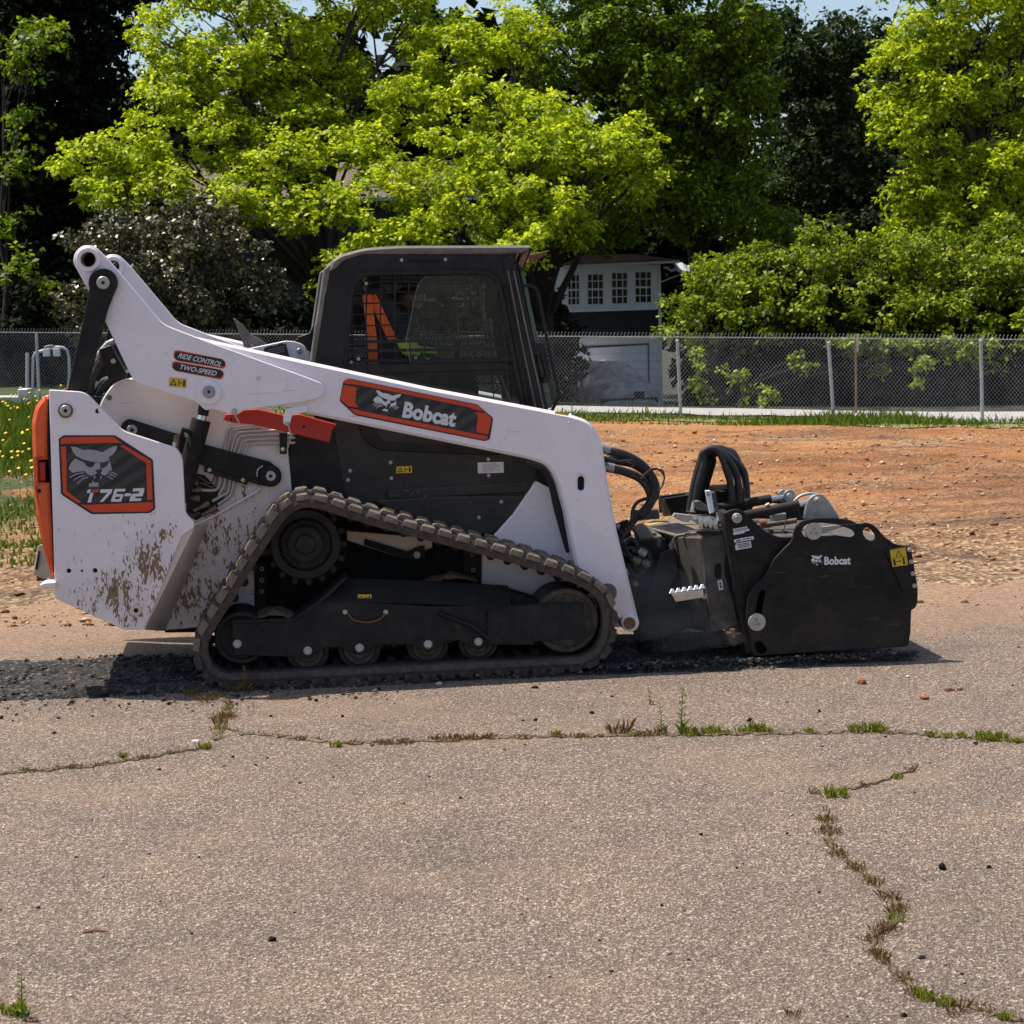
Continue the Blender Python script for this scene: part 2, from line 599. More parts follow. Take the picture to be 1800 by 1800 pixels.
def build_materials():
    M['white'] = white_paint('white_paint')
    M['cream'] = white_paint('dusty_white_paint', base=(0.66, 0.56, 0.47))
    M['black'] = black_panel('black_paint')
    M['black_rough'] = black_panel('black_dusty_steel', (0.015, 0.0135, 0.0125), rough=0.72)
    k = NB('planer_black_paint')
    c = k.ramp(k.noise(4, 5), [(0.3, (0.0050, 0.0038, 0.0038)), (0.7, (0.0085, 0.0070, 0.0068))])
    c = k.mix(k.ramp(k.noise(7, 7, 0.75), [(0.48, (0, 0, 0)), (0.78, (0.14,) * 3)]), c, (0.17, 0.13, 0.10))
    zz = k.sep()[2]
    low = k.math('MULTIPLY', k.math('SUBTRACT', 0.34, zz, clamp=True), k.math('MULTIPLY', k.noise(11, 6, 0.75), 0.62))
    c = k.mix(low, c, (0.19, 0.15, 0.12))
    scr = k.ramp(k.noise(30, 2, 0.5, stretch=(0.25, 1, 3.0)), [(0.70, (0, 0, 0)), (0.72, (0.5,) * 3)])
    c = k.mix(scr, c, (0.09, 0.08, 0.075))
    k.b.inputs['Specular IOR Level'].default_value = 0.3
    M['planer_black'] = k.fin(c, k.ramp(k.noise(6, 4), [(0.3, (0.42,) * 3), (0.7, (0.75,) * 3)]))
    M['roller'] = simple('dusty_roller_steel', (0.042, 0.036, 0.031), 0.6, 0.2, 0.35, 14, 0.1, DUST, 0.35)
    M['frame_black'] = black_panel('track_frame_paint', (0.013, 0.0115, 0.011), rough=0.68)
    M['guard_grey'] = simple('dusty_black_guard', (0.062, 0.056, 0.051), 0.7, 0, 0.3, 7, 0.1, DUST, 0.35)
    M['rubber'] = simple('hose_rubber', (0.016, 0.016, 0.017), 0.6, 0, 0.25, 18, 0.05, DUST, 0.12)
    M['orange'] = simple('orange_paint', (0.72, 0.10, 0.018), 0.35, 0, 0.08, 6, 0.0, DUST, 0.12)
    M['red'] = simple('red_paint', (0.48, 0.022, 0.012), 0.45, 0, 0.12, 6, 0.0, DUST, 0.10)
    M['decal_orange'] = simple('decal_orange', (0.62, 0.052, 0.010), 0.45, 0, 0.08, 8)
    M['decal_white'] = simple('decal_white', (0.66, 0.65, 0.67), 0.45, 0, 0.04, 8)
    M['decal_grey'] = simple('decal_silver', (0.33, 0.32, 0.34), 0.4, 0, 0.06, 8)
    M['decal_yellow'] = simple('decal_yellow', (0.62, 0.40, 0.012), 0.45, 0, 0.08, 8)
    M['decal_black'] = simple('decal_black', (0.012, 0.012, 0.013), 0.4, 0, 0.1, 8)
    k = NB('decal_striped_black')
    s = k.n('ShaderNodeTexWave'); s.wave_type = 'BANDS'; s.bands_direction = 'DIAGONAL'; s.inputs['Scale'].default_value = 5.5; s.inputs['Distortion'].default_value = 0.4
    mp = k.n('ShaderNodeMapping'); mp.inputs['Scale'].default_value = (-1, 1, 1.6); k.l(k.co(), mp.inputs[0]); k.l(mp.outputs[0], s.inputs['Vector'])
    M['decal_stripe'] = k.fin(k.ramp(s.outputs['Fac'], [(0.3, (0.009, 0.009, 0.010)), (0.7, (0.035, 0.033, 0.033))]), 0.42)
    M['steel'] = simple('zinc_steel', (0.55, 0.54, 0.52), 0.34, 1.0, 0.15, 20, 0.05, (0.3, 0.25, 0.2), 0.35)
    M['zinc'] = simple('zinc_plating', (0.44, 0.41, 0.38), 0.42, 0.35, 0.12, 20, 0.05)
    M['chrome'] = simple('chrome_rod', (0.75, 0.76, 0.78), 0.12, 1.0, 0.05)
    M['grey_steel'] = simple('grey_machined_steel', (0.30, 0.30, 0.30), 0.45, 0.6, 0.15, 12)
    M['brass'] = simple('brown_fitting', (0.17, 0.12, 0.085), 0.5, 0.6, 0.4, 40, 0.1)
    M['rusty'] = simple('rusty_brown', (0.22, 0.10, 0.05), 0.8, 0.1, 0.3, 25, 0.1)
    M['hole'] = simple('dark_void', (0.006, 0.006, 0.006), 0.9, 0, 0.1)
    # rubber track: dark, with tan dust; lugs facing up are dusty, the rest darker to look shaded
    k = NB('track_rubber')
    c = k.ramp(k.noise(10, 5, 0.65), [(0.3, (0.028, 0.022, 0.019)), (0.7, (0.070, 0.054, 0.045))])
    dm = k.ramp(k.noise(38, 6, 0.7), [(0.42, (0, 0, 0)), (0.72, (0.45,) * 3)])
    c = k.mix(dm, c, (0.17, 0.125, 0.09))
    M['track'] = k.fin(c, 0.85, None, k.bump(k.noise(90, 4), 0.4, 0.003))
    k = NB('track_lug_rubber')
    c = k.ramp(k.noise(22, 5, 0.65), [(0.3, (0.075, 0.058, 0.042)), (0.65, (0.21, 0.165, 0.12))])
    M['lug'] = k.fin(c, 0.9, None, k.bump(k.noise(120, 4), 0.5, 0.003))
    M['dirt_mound'] = simple('packed_dirt', (0.19, 0.105, 0.07), 0.95, 0, 0.3, 30, 0.6)
    # glass
    k = NB('cab_glass')
    tr = k.n('ShaderNodeBsdfTransparent'); tr.inputs[0].default_value = (0.86, 0.90, 0.88, 1)
    gl = k.n('ShaderNodeBsdfGlossy'); gl.inputs['Roughness'].default_value = 0.03; gl.inputs[0].default_value = (1, 1, 1, 1)
    fre = k.n('ShaderNodeFresnel'); fre.inputs[0].default_value = 1.5
    mx = k.n('ShaderNodeMixShader'); k.l(k.math('MULTIPLY', fre.outputs[0], 0.4), mx.inputs[0]); k.l(tr.outputs[0], mx.inputs[1]); k.l(gl.outputs[0], mx.inputs[2])
    df = k.n('ShaderNodeBsdfDiffuse'); df.inputs[0].default_value = (0.42, 0.36, 0.29, 1)
    m2 = k.n('ShaderNodeMixShader'); k.l(k.ramp(k.noise(7, 6, 0.7), [(0.3, (0.005,) * 3), (0.75, (0.05,) * 3)]), m2.inputs[0])
    k.l(mx.outputs[0], m2.inputs[1]); k.l(df.outputs[0], m2.inputs[2]); k.l(m2.outputs[0], k.out.inputs[0]); M['glass'] = k.m
    M['green_edge'] = simple('green_glass_edge', (0.10, 0.14, 0.09), 0.3, 0, 0.3, 6, 0, DUST, 0.2)
    M['cab_grey'] = simple('dusty_cab_paint', (0.13, 0.115, 0.10), 0.65, 0, 0.25, 7, 0.1, (0.30, 0.25, 0.2), 0.4)
    M['seat'] = simple('seat_vinyl', (0.02, 0.02, 0.022), 0.6)
    M['belt'] = simple('orange_webbing', (0.85, 0.14, 0.015), 0.6)
    M['hivis'] = simple('hi_vis_fabric', (0.50, 0.72, 0.03), 0.8)
    M['cloth_dark'] = simple('dark_cloth', (0.03, 0.032, 0.04), 0.9)
    M['skin'] = simple('skin', (0.22, 0.12, 0.085), 0.55)
    M['hair'] = simple('dark_cap', (0.02, 0.018, 0.016), 0.8)
    M['galv'] = simple('galvanised_wire', (0.40, 0.40, 0.42), 0.45, 0.4, 0.1, 3)
    M['galv_post'] = simple('galvanised_post', (0.42, 0.43, 0.46), 0.5, 0.35, 0.15, 8)
    M['concrete'] = simple('weathered_concrete', (0.36, 0.33, 0.28), 0.9, 0, 0.2, 12, 0.4)
    M['house_white'] = simple('house_white', (0.72, 0.76, 0.86), 0.6, 0, 0.10, 2.5)
    M['house_navy'] = simple('house_navy', (0.010, 0.013, 0.020), 0.7)
    M['trim'] = simple('trim_white', (0.66, 0.68, 0.72), 0.5, 0, 0.08, 3)
    M['pane'] = simple('window_pane', (0.02, 0.022, 0.026), 0.12, 0, 0.3, 2, spec=0.15)
    M['tarp'] = simple('silver_tarp', (0.36, 0.365, 0.38), 0.30, 0.2, 0.6, 3, 0.5)
    M['tyre'] = simple('tyre', (0.02, 0.02, 0.02), 0.8)
    k = NB('roof_shingles')
    br = k.n('ShaderNodeTexBrick'); br.inputs['Scale'].default_value = 3.2; br.inputs['Mortar Size'].default_value = 0.03
    br.inputs['Color1'].default_value = (0.12, 0.085, 0.065, 1); br.inputs['Color2'].default_value = (0.19, 0.14, 0.105, 1); br.inputs['Mortar'].default_value = (0.04, 0.03, 0.025, 1)
    k.l(k.co(), br.inputs['Vector'])
    M['roof'] = k.fin(br.outputs[0], 0.9)
    M['roof_dark'] = simple('dark_roof', (0.006, 0.005, 0.005), 1.0, 0, 0.5, 4, 0.3, spec=0.0)  # near-black colour carries the tree shade on the house roof
    M['bark'] = simple('bark', (0.055, 0.042, 0.032), 0.95, 0, 0.35, 6, 0.6)
    M['bark_dark'] = simple('dark_bark', (0.03, 0.024, 0.02), 0.95, 0, 0.35, 6, 0.6)
    M['leaf_bright'] = leaf_mat('leaf_bright', [(0.0, (0.040, 0.085, 0.004)), (0.34, (0.190, 0.275, 0.006)), (0.62, (0.44, 0.54, 0.012)), (1.0, (0.74, 0.78, 0.07))], 0.48, 0.45)
    M['leaf_mid'] = leaf_mat('leaf_mid', [(0.0, (0.014, 0.030, 0.003)), (0.45, (0.080, 0.15, 0.005)), (1.0, (0.36, 0.48, 0.022))], 0.44, 0.45)
    M['leaf_dark'] = leaf_mat('leaf_dark', [(0.0, (0.002, 0.004, 0.0015)), (0.6, (0.006, 0.011, 0.003)), (1.0, (0.026, 0.040, 0.009))], 0.15, 0.75)  # near-black leaf colour stands in for shade among and under the trees
    M['leaf_pine'] = leaf_mat('leaf_pine', [(0.0, (0.005, 0.012, 0.004)), (0.6, (0.022, 0.042, 0.010)), (1.0, (0.085, 0.12, 0.028))], 0.25, 0.6)
    M['leaf_hedge'] = leaf_mat('leaf_hedge', [(0.0, (0.020, 0.040, 0.005)), (0.45, (0.105, 0.17, 0.008)), (0.85, (0.36, 0.44, 0.022)), (1.0, (0.55, 0.52, 0.06))], 0.38, 0.45)
    M['leaf_purple'] = leaf_mat('leaf_purple', [(0.0, (0.012, 0.013, 0.006)), (0.5, (0.048, 0.046, 0.020)), (0.82, (0.14, 0.135, 0.050)), (1.0, (0.40, 0.34, 0.22))], 0.15, rough=0.36)
    M['grass'] = leaf_mat('grass_blade', [(0.0, (0.045, 0.085, 0.012)), (0.5, (0.10, 0.17, 0.018)), (0.9, (0.17, 0.21, 0.035)), (1.0, (0.28, 0.22, 0.09))], 0.35)
    M['grass_dry'] = leaf_mat('dry_grass_blade', [(0.0, (0.07, 0.055, 0.02)), (0.5, (0.17, 0.125, 0.045)), (1.0, (0.32, 0.24, 0.12))], 0.25)
    M['weed_brown'] = leaf_mat('brown_weed', [(0.0, (0.07, 0.035, 0.015)), (0.5, (0.17, 0.095, 0.035)), (1.0, (0.27, 0.19, 0.07))], 0.2)
    M['weed_green'] = leaf_mat('weed_green', [(0.0, (0.07, 0.09, 0.012)), (0.5, (0.16, 0.19, 0.02)), (1.0, (0.28, 0.30, 0.04))], 0.3)
    M['flower'] = simple('yellow_petal', (0.80, 0.52, 0.006), 0.6)

def leaf_mat(name, stops, trans, rough=0.5):
    k = NB(name)
    g = k.n('ShaderNodeNewGeometry')
    big = k.noise(0.8, 2)
    f = k.math('ADD', k.math('MULTIPLY', g.outputs['Random Per Island'], 0.75), k.math('MULTIPLY', big, 0.35), clamp=True)
    c = k.ramp(f, stops)
    k.b.inputs['Roughness'].default_value = rough
    k.b.inputs['Specular IOR Level'].default_value = 0.5 if rough < 0.4 else (0.22 if rough < 0.5 else 0.1)
    k.l(c, k.b.inputs['Base Color'])
    tl = k.n('ShaderNodeBsdfTranslucent')
    warm = k.mix(0.5, c, k.mix(1.0, c, (1.42, 1.38, 0.45), 'MULTIPLY'))
    k.l(warm, tl.inputs[0])
    mx = k.n('ShaderNodeMixShader'); mx.inputs[0].default_value = trans
    k.l(k.b.outputs[0], mx.inputs[1]); k.l(tl.outputs[0], mx.inputs[2]); k.l(mx.outputs[0], k.out.inputs[0])
    return k.m
build_materials()
# ------------------------------------------------------------------ the setting
FL = Frame(ground_point(700, 1203), THETA)       # the loader's frame, v = 0 on the outer face of its near track

def terrain(X, Y):
    A = 0.37 * np.clip((7 - X) / 15, 0, 1.2)
    z = A * sstep(Y, 16, 31)
    drop = np.clip((X + 6) / 8, 0, 1) * 0.045 * np.clip(Y - 33, 0, 26)
    return z - drop

def machine_uv(X, Y):
    dx = X - FL.o.x; dy = Y - FL.o.y
    return dx * FL.u.x + dy * FL.u.y, dx * FL.n.x + dy * FL.n.y

ASPHALT_EDGE = lambda X: 12.7 + 0.3 * np.sin(X * 0.9 + 1) + 2.4 * fbm(X * 0.7, X * 0 + 3.3, 5, 5) + 0.05 * X

def grid_mesh(name, xs, ys, zf):
    Xg, Yg = np.meshgrid(xs, ys)
    Z = zf(Xg, Yg)
    co = np.stack([Xg.ravel(), Yg.ravel(), Z.ravel()], 1)
    nx, ny = len(xs), len(ys)
    i = (np.arange(ny - 1)[:, None] * nx + np.arange(nx - 1)[None, :]).ravel()
    f = np.stack([i, i + 1, i + 1 + nx, i + nx], 1)
    me = mesh_np(name, co, f.ravel(), 4)
    me.polygons.foreach_set('use_smooth', [True] * len(me.polygons))
    return me

def dirt_relief(X, Y):
    amp = sstep(Y, ASPHALT_EDGE(X) - 0.3, ASPHALT_EDGE(X) + 1.6) * (1 - 0.8 * sstep(Y, 26.5, 28.5)) * np.clip(1 - np.abs(X) / 40, 0.1, 1)
    ruts = fbm(X * 0.22 + 0.3 * fbm(X * .5, Y * .5, 2, 3), Y * 2.2, 3, 11) * 0.075
    curve = np.sin((np.hypot(X - 3.2, (Y - 26) * 1.0)) * 5.2) * 0.018 * sstep(X, 1.5, 4.5)
    clod = np.abs(fbm(X * 2.2, Y * 2.2, 5, 21)) * 0.08 + np.maximum(0, fbm(X * 6, Y * 6, 3, 31)) * 0.07
    dune = 0.22 * np.exp(-(((X - 5.6) / 1.1) ** 2 + ((Y - 16.3) / 0.5) ** 2)) + 0.09 * np.exp(-(((X - 2.4) / 1.5) ** 2 + ((Y - 19.3) / 0.4) ** 2))
    patch = sstep(fbm(X * 0.5, Y * 0.7, 2, 44), -0.2, 0.35)
    return amp * (ruts + curve + clod * (0.35 + 0.65 * patch) + dune)

xs = np.concatenate([np.linspace(-300, -12, 26), np.arange(-11.5, -8, 0.5), np.arange(-8, 10.01, 0.06), np.arange(10.5, 14, 0.5), np.linspace(15, 300, 26)])
ys = np.concatenate([np.arange(-6, 11, 1.0), np.arange(11.4, 31.0, 0.055), np.arange(31.2, 60, 0.6), np.linspace(62, 700, 30)])
ground = link('ground', grid_mesh('ground', xs, ys, lambda X, Y: terrain(X, Y) + dirt_relief(X, Y) - 0.02 * (1 - sstep(Y, ASPHALT_EDGE(X) - 0.5, ASPHALT_EDGE(X) + 0.1))), None)
tag(ground, kind='structure')

def ground_material():
    k = NB('red_dirt')
    s = k.sep()
    big = k.noise(0.35, 4, 0.6, stretch=(0.5, 1.6, 1))
    fine = k.noise(14, 8, 0.75)
    c = k.ramp(k.math('ADD', k.math('MULTIPLY', big, 0.6), k.math('MULTIPLY', fine, 0.4)),
               [(0.30, (0.14, 0.052, 0.016)), (0.42, (0.31, 0.120, 0.036)), (0.54, (0.41, 0.182, 0.060)), (0.70, (0.47, 0.27, 0.118))])
    gv = k.voro(32)
    gcol = k.ramp(gv.outputs['Color'], [(0.15, (0.085, 0.043, 0.020)), (0.42, (0.25, 0.148, 0.074)), (0.62, (0.345, 0.222, 0.120)), (0.85, (0.66, 0.50, 0.32))])
    gm = k.ramp(k.noise(1.1, 5, 0.65, stretch=(0.45, 1.6, 1)), [(0.46, (0, 0, 0)), (0.66, (0.8,) * 3)])
    near = k.math('SUBTRACT', 1.0, k.math('MULTIPLY', k.math('SUBTRACT', s[1], 13.0), 0.16), clamp=True)
    gm = k.math('MAXIMUM', gm, k.math('MULTIPLY', near, 0.92))
    c = k.mix(gm, c, gcol)
    dark = k.ramp(k.noise(4.5, 6, 0.75), [(0.36, (0.7,) * 3), (0.43, (0, 0, 0))])
    c = k.mix(dark, c, (0.11, 0.048, 0.024))
    # woodland soil and lawn past the fence, meadow soil on the left
    lawn = k.ramp(k.noise(1.7, 5), [(0.3, (0.035, 0.060, 0.012)), (0.7, (0.085, 0.11, 0.025))])
    lf = k.math('MULTIPLY', k.math('SUBTRACT', k.math('MULTIPLY', s[0], -1.0), k.math('ADD', 3.3, k.math('MULTIPLY', k.noise(0.9, 4), 1.4))), 2.0, clamp=True)
    lf = k.math('MULTIPLY', lf, k.math('MULTIPLY', k.math('SUBTRACT', s[1], 15.0), 0.5, clamp=True))
    bare = k.ramp(k.noise(1.3, 4), [(0.50, (1, 1, 1)), (0.62, (0, 0, 0))])
    c = k.mix(k.math('MULTIPLY', lf, bare), c, lawn)
    wf = k.math('MULTIPLY', k.math('SUBTRACT', s[1], k.math('SUBTRACT', 30.5, k.math('MULTIPLY', s[0], 0.28))), 1.5, clamp=True)
    wood = k.ramp(k.noise(2.2, 5), [(0.3, (0.020, 0.022, 0.010)), (0.7, (0.055, 0.050, 0.025))])
    wl = k.math('MULTIPLY', k.math('SUBTRACT', k.math('MULTIPLY', s[0], -1.0), 2.0), 0.7, clamp=True)
    c = k.mix(wf, c, k.mix(wl, wood, lawn))
    pt = k.ramp(k.noise(0.6, 6, 0.7, stretch=(0.5, 1.3, 1)), [(0.36, (0.52, 0.50, 0.50)), (0.52, (1, 1, 1)), (0.72, (1.12, 1.10, 1.06))])
    c = k.mix(1.0, c, pt, 'MULTIPLY')
    trk = k.ramp(k.noise(1.0, 4, 0.6, stretch=(0.16, 3.4, 1)), [(0.36, (0.55, 0.5, 0.47)), (0.46, (1, 1, 1))])
    c = k.mix(0.75, c, trk, 'MULTIPLY')
    b1 = k.bump(k.noise(16, 8, 0.8), 0.8, 0.05)
    b2 = k.bump(gv.outputs['Distance'], 0.7, 0.025, b1)
    return k.fin(c, 0.95, None, b2)
ground.data.materials.append(ground_material())

# asphalt lot
axs = np.concatenate([np.linspace(-60, -9.5, 10), np.arange(-9, 9.01, 0.08), np.linspace(9.5, 60, 10)])
ays = np.concatenate([np.linspace(-6, 3, 4), np.arange(3.2, 15.4, 0.07)])
def asphalt_z(X, Y):
    e = ASPHALT_EDGE(X)
    return 0.004 + 0.006 * fbm(X * 0.8, Y * 0.8, 3, 8) + 0.0015 * fbm(X * 6, Y * 6, 2, 9) - 0.05 * sstep(Y, e - 0.15, e + 0.25)
asphalt = link('asphalt_pavement', grid_mesh('asphalt_pavement', axs, ays, asphalt_z), None)
tag(asphalt, kind='structure')
def asphalt_material():
    k = NB('weathered_asphalt')
    v1 = k.voro(140); v2 = k.voro(250)
    agg = k.ramp(v1.outputs['Color'], [(0.15, (0.050, 0.034, 0.025)), (0.42, (0.150, 0.102, 0.076)), (0.60, (0.235, 0.162, 0.121)), (0.76, (0.42, 0.315, 0.240)), (0.87, (0.85, 0.71, 0.59))])
    agg2 = k.ramp(v2.outputs['Color'], [(0.2, (0.055, 0.038, 0.029)), (0.55, (0.19, 0.132, 0.099)), (0.85, (0.50, 0.375, 0.285))])
    c = k.mix(0.45, agg, agg2)
    edge = k.math('LESS_THAN', k.voro(140, 'DISTANCE_TO_EDGE').outputs['Distance'], 0.05)
    c = k.mix(k.math('MULTIPLY', edge, 0.45), c, (0.055, 0.046, 0.040))
    pit = k.ramp(k.noise(55, 4, 0.7), [(0.30, (0.75,) * 3), (0.40, (0, 0, 0))])
    c = k.mix(pit, c, (0.035, 0.029, 0.026))
    mot = k.ramp(k.noise(1.3, 7, 0.72), [(0.3, (0.76, 0.78, 0.80)), (0.5, (0.99, 1.00, 1.00)), (0.7, (1.18, 1.15, 1.08))])
    c = k.mix(1.0, c, mot, 'MULTIPLY')
    stn = k.ramp(k.noise(2.6, 5, 0.7), [(0.62, (0, 0, 0)), (0.74, (0.38,) * 3)])
    c = k.mix(stn, c, (0.075, 0.058, 0.047))
    tan = k.ramp(k.noise(0.75, 6, 0.7), [(0.52, (0, 0, 0)), (0.74, (0.5,) * 3)])
    c = k.mix(tan, c, (0.36, 0.235, 0.15))
    s = k.sep()
    far = k.math('ADD', k.math('MULTIPLY', k.math('SUBTRACT', s[1], 10.35), 0.60), k.math('MULTIPLY', k.math('SUBTRACT', k.noise(1.6, 6, 0.7), 0.5), 2.2), clamp=True)
    c = k.mix(k.math('MULTIPLY', far, 0.85), c, k.ramp(k.noise(24, 7, 0.8), [(0.35, (0.16, 0.085, 0.044)), (0.5, (0.35, 0.205, 0.112)), (0.66, (0.52, 0.35, 0.215))]))
    b1 = k.bump(v1.outputs['Distance'], 0.9, 0.010)
    b2 = k.bump(k.noise(50, 5, 0.7), 0.8, 0.010, b1)
    return k.fin(c, 0.92, None, b2)
asphalt.data.materials.append(asphalt_material())

# strip of freshly milled asphalt behind the machine
def milled():
    us = np.arange(-5.6, 2.1, 0.022); vs = np.arange(-0.07, 1.13, 0.02)
    U, V = np.meshgrid(us, vs)
    e0 = -0.005 + 0.03 * fbm(U * 3, U * 0 + 1, 4, 3); e1 = 1.03 + 0.05 * fbm(U * 3, U * 0 + 7, 4, 4)
    inside = sstep(V, e0 - 0.04, e0 + 0.03) * (1 - sstep(V, e1 - 0.04, e1 + 0.04))
    z = 0.016 * inside + inside * (0.026 * fbm(U * 9, V * 9, 4, 12) + 0.024 * np.abs(fbm(U * 22, V * 22, 2, 13))) - 0.02 * (1 - inside)
    z = z + 0.035 * np.exp(-((V - e0 - 0.03) / 0.045) ** 2) * np.clip(fbm(U * 5, V * 3, 3, 15) + 0.15, 0, 1) * (U < 0.0)
    X = FL.o.x + U * FL.u.x + V * FL.n.x; Y = FL.o.y + U * FL.u.y + V * FL.n.y
    co = np.stack([X.ravel(), Y.ravel(), z.ravel()], 1)
    nx, ny = len(us), len(vs)
    i = (np.arange(ny - 1)[:, None] * nx + np.arange(nx - 1)[None, :]).ravel()
    me = mesh_np('milled_asphalt', co, np.stack([i, i + 1, i + 1 + nx, i + nx], 1).ravel(), 4)
    me.polygons.foreach_set('use_smooth', [True] * len(me.polygons))
    k = NB('milled_asphalt')
    v = k.voro(70)
    c = k.ramp(v.outputs['Color'], [(0.15, (0.010, 0.009, 0.009)), (0.55, (0.036, 0.032, 0.030)), (0.75, (0.085, 0.076, 0.07)), (0.88, (0.20, 0.18, 0.16))])
    dm = k.ramp(k.noise(3.0, 6, 0.7), [(0.5, (0, 0, 0)), (0.75, (0.4,) * 3)])
    c = k.mix(dm, c, (0.17, 0.14, 0.115))
    m = k.fin(c, 0.95, None, k.bump(k.noise(45, 6, 0.8), 1.0, 0.03))
    o = link('milled_asphalt', me, m)
    tag(o, kind='structure')
milled()

# driveway and grass verge along the fence
FENCE_A = at_depth(0, 715, 32.5); FENCE_B = at_depth(1800, 747, 28.3)
fd = Vector((FENCE_B.x - FENCE_A.x, FENCE_B.y - FENCE_A.y, 0)); FENCE_LEN = fd.length; fd.normalize()
fn = Vector((-fd.y, fd.x, 0))
def fence_xy(a, off):
    return FENCE_A.x + fd.x * a + fn.x * off, FENCE_A.y + fd.y * a + fn.y * off
def strip_along(name, a0, a1, o0, o1, lift, mat, step=0.25):
    aa = np.arange(a0, a1 + step, step); oo = np.linspace(o0, o1, 14)
    A, O = np.meshgrid(aa, oo)
    X = FENCE_A.x + fd.x * A + fn.x * O; Y = FENCE_A.y + fd.y * A + fn.y * O
    wob = fbm(A * 0.7, O * 0, 4, 61) * 0.9
    fall = 1 - (O - o0) / (o1 - o0)
    X = X + fn.x * wob * fall; Y = Y + fn.y * wob * fall
    z = terrain(X, Y) + lift + dirt_relief(X, Y)
    co = np.stack([X.ravel(), Y.ravel(), z.ravel()], 1)
    nx, ny = len(aa), len(oo)
    i = (np.arange(ny - 1)[:, None] * nx + np.arange(nx - 1)[None, :]).ravel()
    me = mesh_np(name, co, np.stack([i, i + 1, i + 1 + nx, i + nx], 1).ravel(), 4)
    o = link(name, me, mat); tag(o, kind='structure'); return o
k = NB('pale_driveway'); 
M['driveway'] = k.fin(k.ramp(k.noise(6, 6, 0.7), [(0.3, (0.26, 0.25, 0.24)), (0.7, (0.42, 0.40, 0.38))]), 0.9, None, k.bump(k.noise(60, 4), 0.3, 0.005))
k = NB('verge_soil')
M['verge'] = k.fin(k.ramp(k.noise(5, 6, 0.7), [(0.35, (0.07, 0.10, 0.015)), (0.52, (0.15, 0.15, 0.04)), (0.66, (0.40, 0.20, 0.09))]), 0.95)
strip_along('driveway', 7.4, 30, 0.25, 2.5, 0.03, M['driveway'])
strip_along('grass_verge', -12, 30, -1.15, 0.24, 0.012, M['verge'])

# grass blades as one mass
def blades(name, xy, z, h, w, mat, lean=0.5, seed=1, parent=None):
    r = np.random.default_rng(seed)
    n = len(xy)
    a = r.uniform(0, 2 * np.pi, n); hh = h * r.uniform(0.45, 1.3, n); ww = w * r.uniform(0.6, 1.3, n)
    la = r.uniform(0, 2 * np.pi, n); ll = lean * hh * r.uniform(0.1, 1.0, n)
    bx, by, bz = xy[:, 0], xy[:, 1], z
    dx, dy = np.cos(a) * ww / 2, np.sin(a) * ww / 2
    mx, my = bx + np.cos(la) * ll * 0.35, by + np.sin(la) * ll * 0.35
    tx, ty = bx + np.cos(la) * ll, by + np.sin(la) * ll
    co = np.zeros((n, 5, 3))
    co[:, 0] = np.stack([bx - dx, by - dy, bz], 1); co[:, 1] = np.stack([bx + dx, by + dy, bz], 1)
    co[:, 2] = np.stack([mx + dx * .8, my + dy * .8, bz + hh * .6], 1); co[:, 3] = np.stack([tx, ty, bz + hh], 1)
    co[:, 4] = np.stack([mx - dx * .8, my - dy * .8, bz + hh * .6], 1)
    f = (np.arange(n)[:, None] * 5 + np.array([0, 1, 2, 3, 4])[None, :])
    me = mesh_np(name, co.reshape(-1, 3), f.ravel(), 5)
    return link(name, me, mat, parent)

def verge_grass():
    n = 19000
    r = np.random.default_rng(3)
    a = r.uniform(-2, 20, n); o = 0.2 - 1.75 * r.uniform(0, 1, n) ** 1.25 + fbm(a * 0.9, a * 0, 3, 61) * 0.3
    dens = fbm(a * 0.8, o * 1.2, 3, 62)
    keep = dens > r.uniform(-0.75, 0.45, n)
    a, o, dens = a[keep], o[keep], dens[keep]
    X = FENCE_A.x + fd.x * a + fn.x * o; Y = FENCE_A.y + fd.y * a + fn.y * o
    z = terrain(X, Y) + dirt_relief(X, Y)
    tall = 0.035 + 0.20 * np.clip(dens + 0.15, 0, 1) ** 1.3 + 0.07 * (r.uniform(0, 1, len(a)) > 0.93)
    g = blades('verge_grass', np.stack([X, Y], 1), z, tall, 0.022, M['grass'], 0.7, 4)
    tag(g, 'ragged green grass growing along the foot of the chain link fence', 'grass', kind='stuff')
verge_grass()

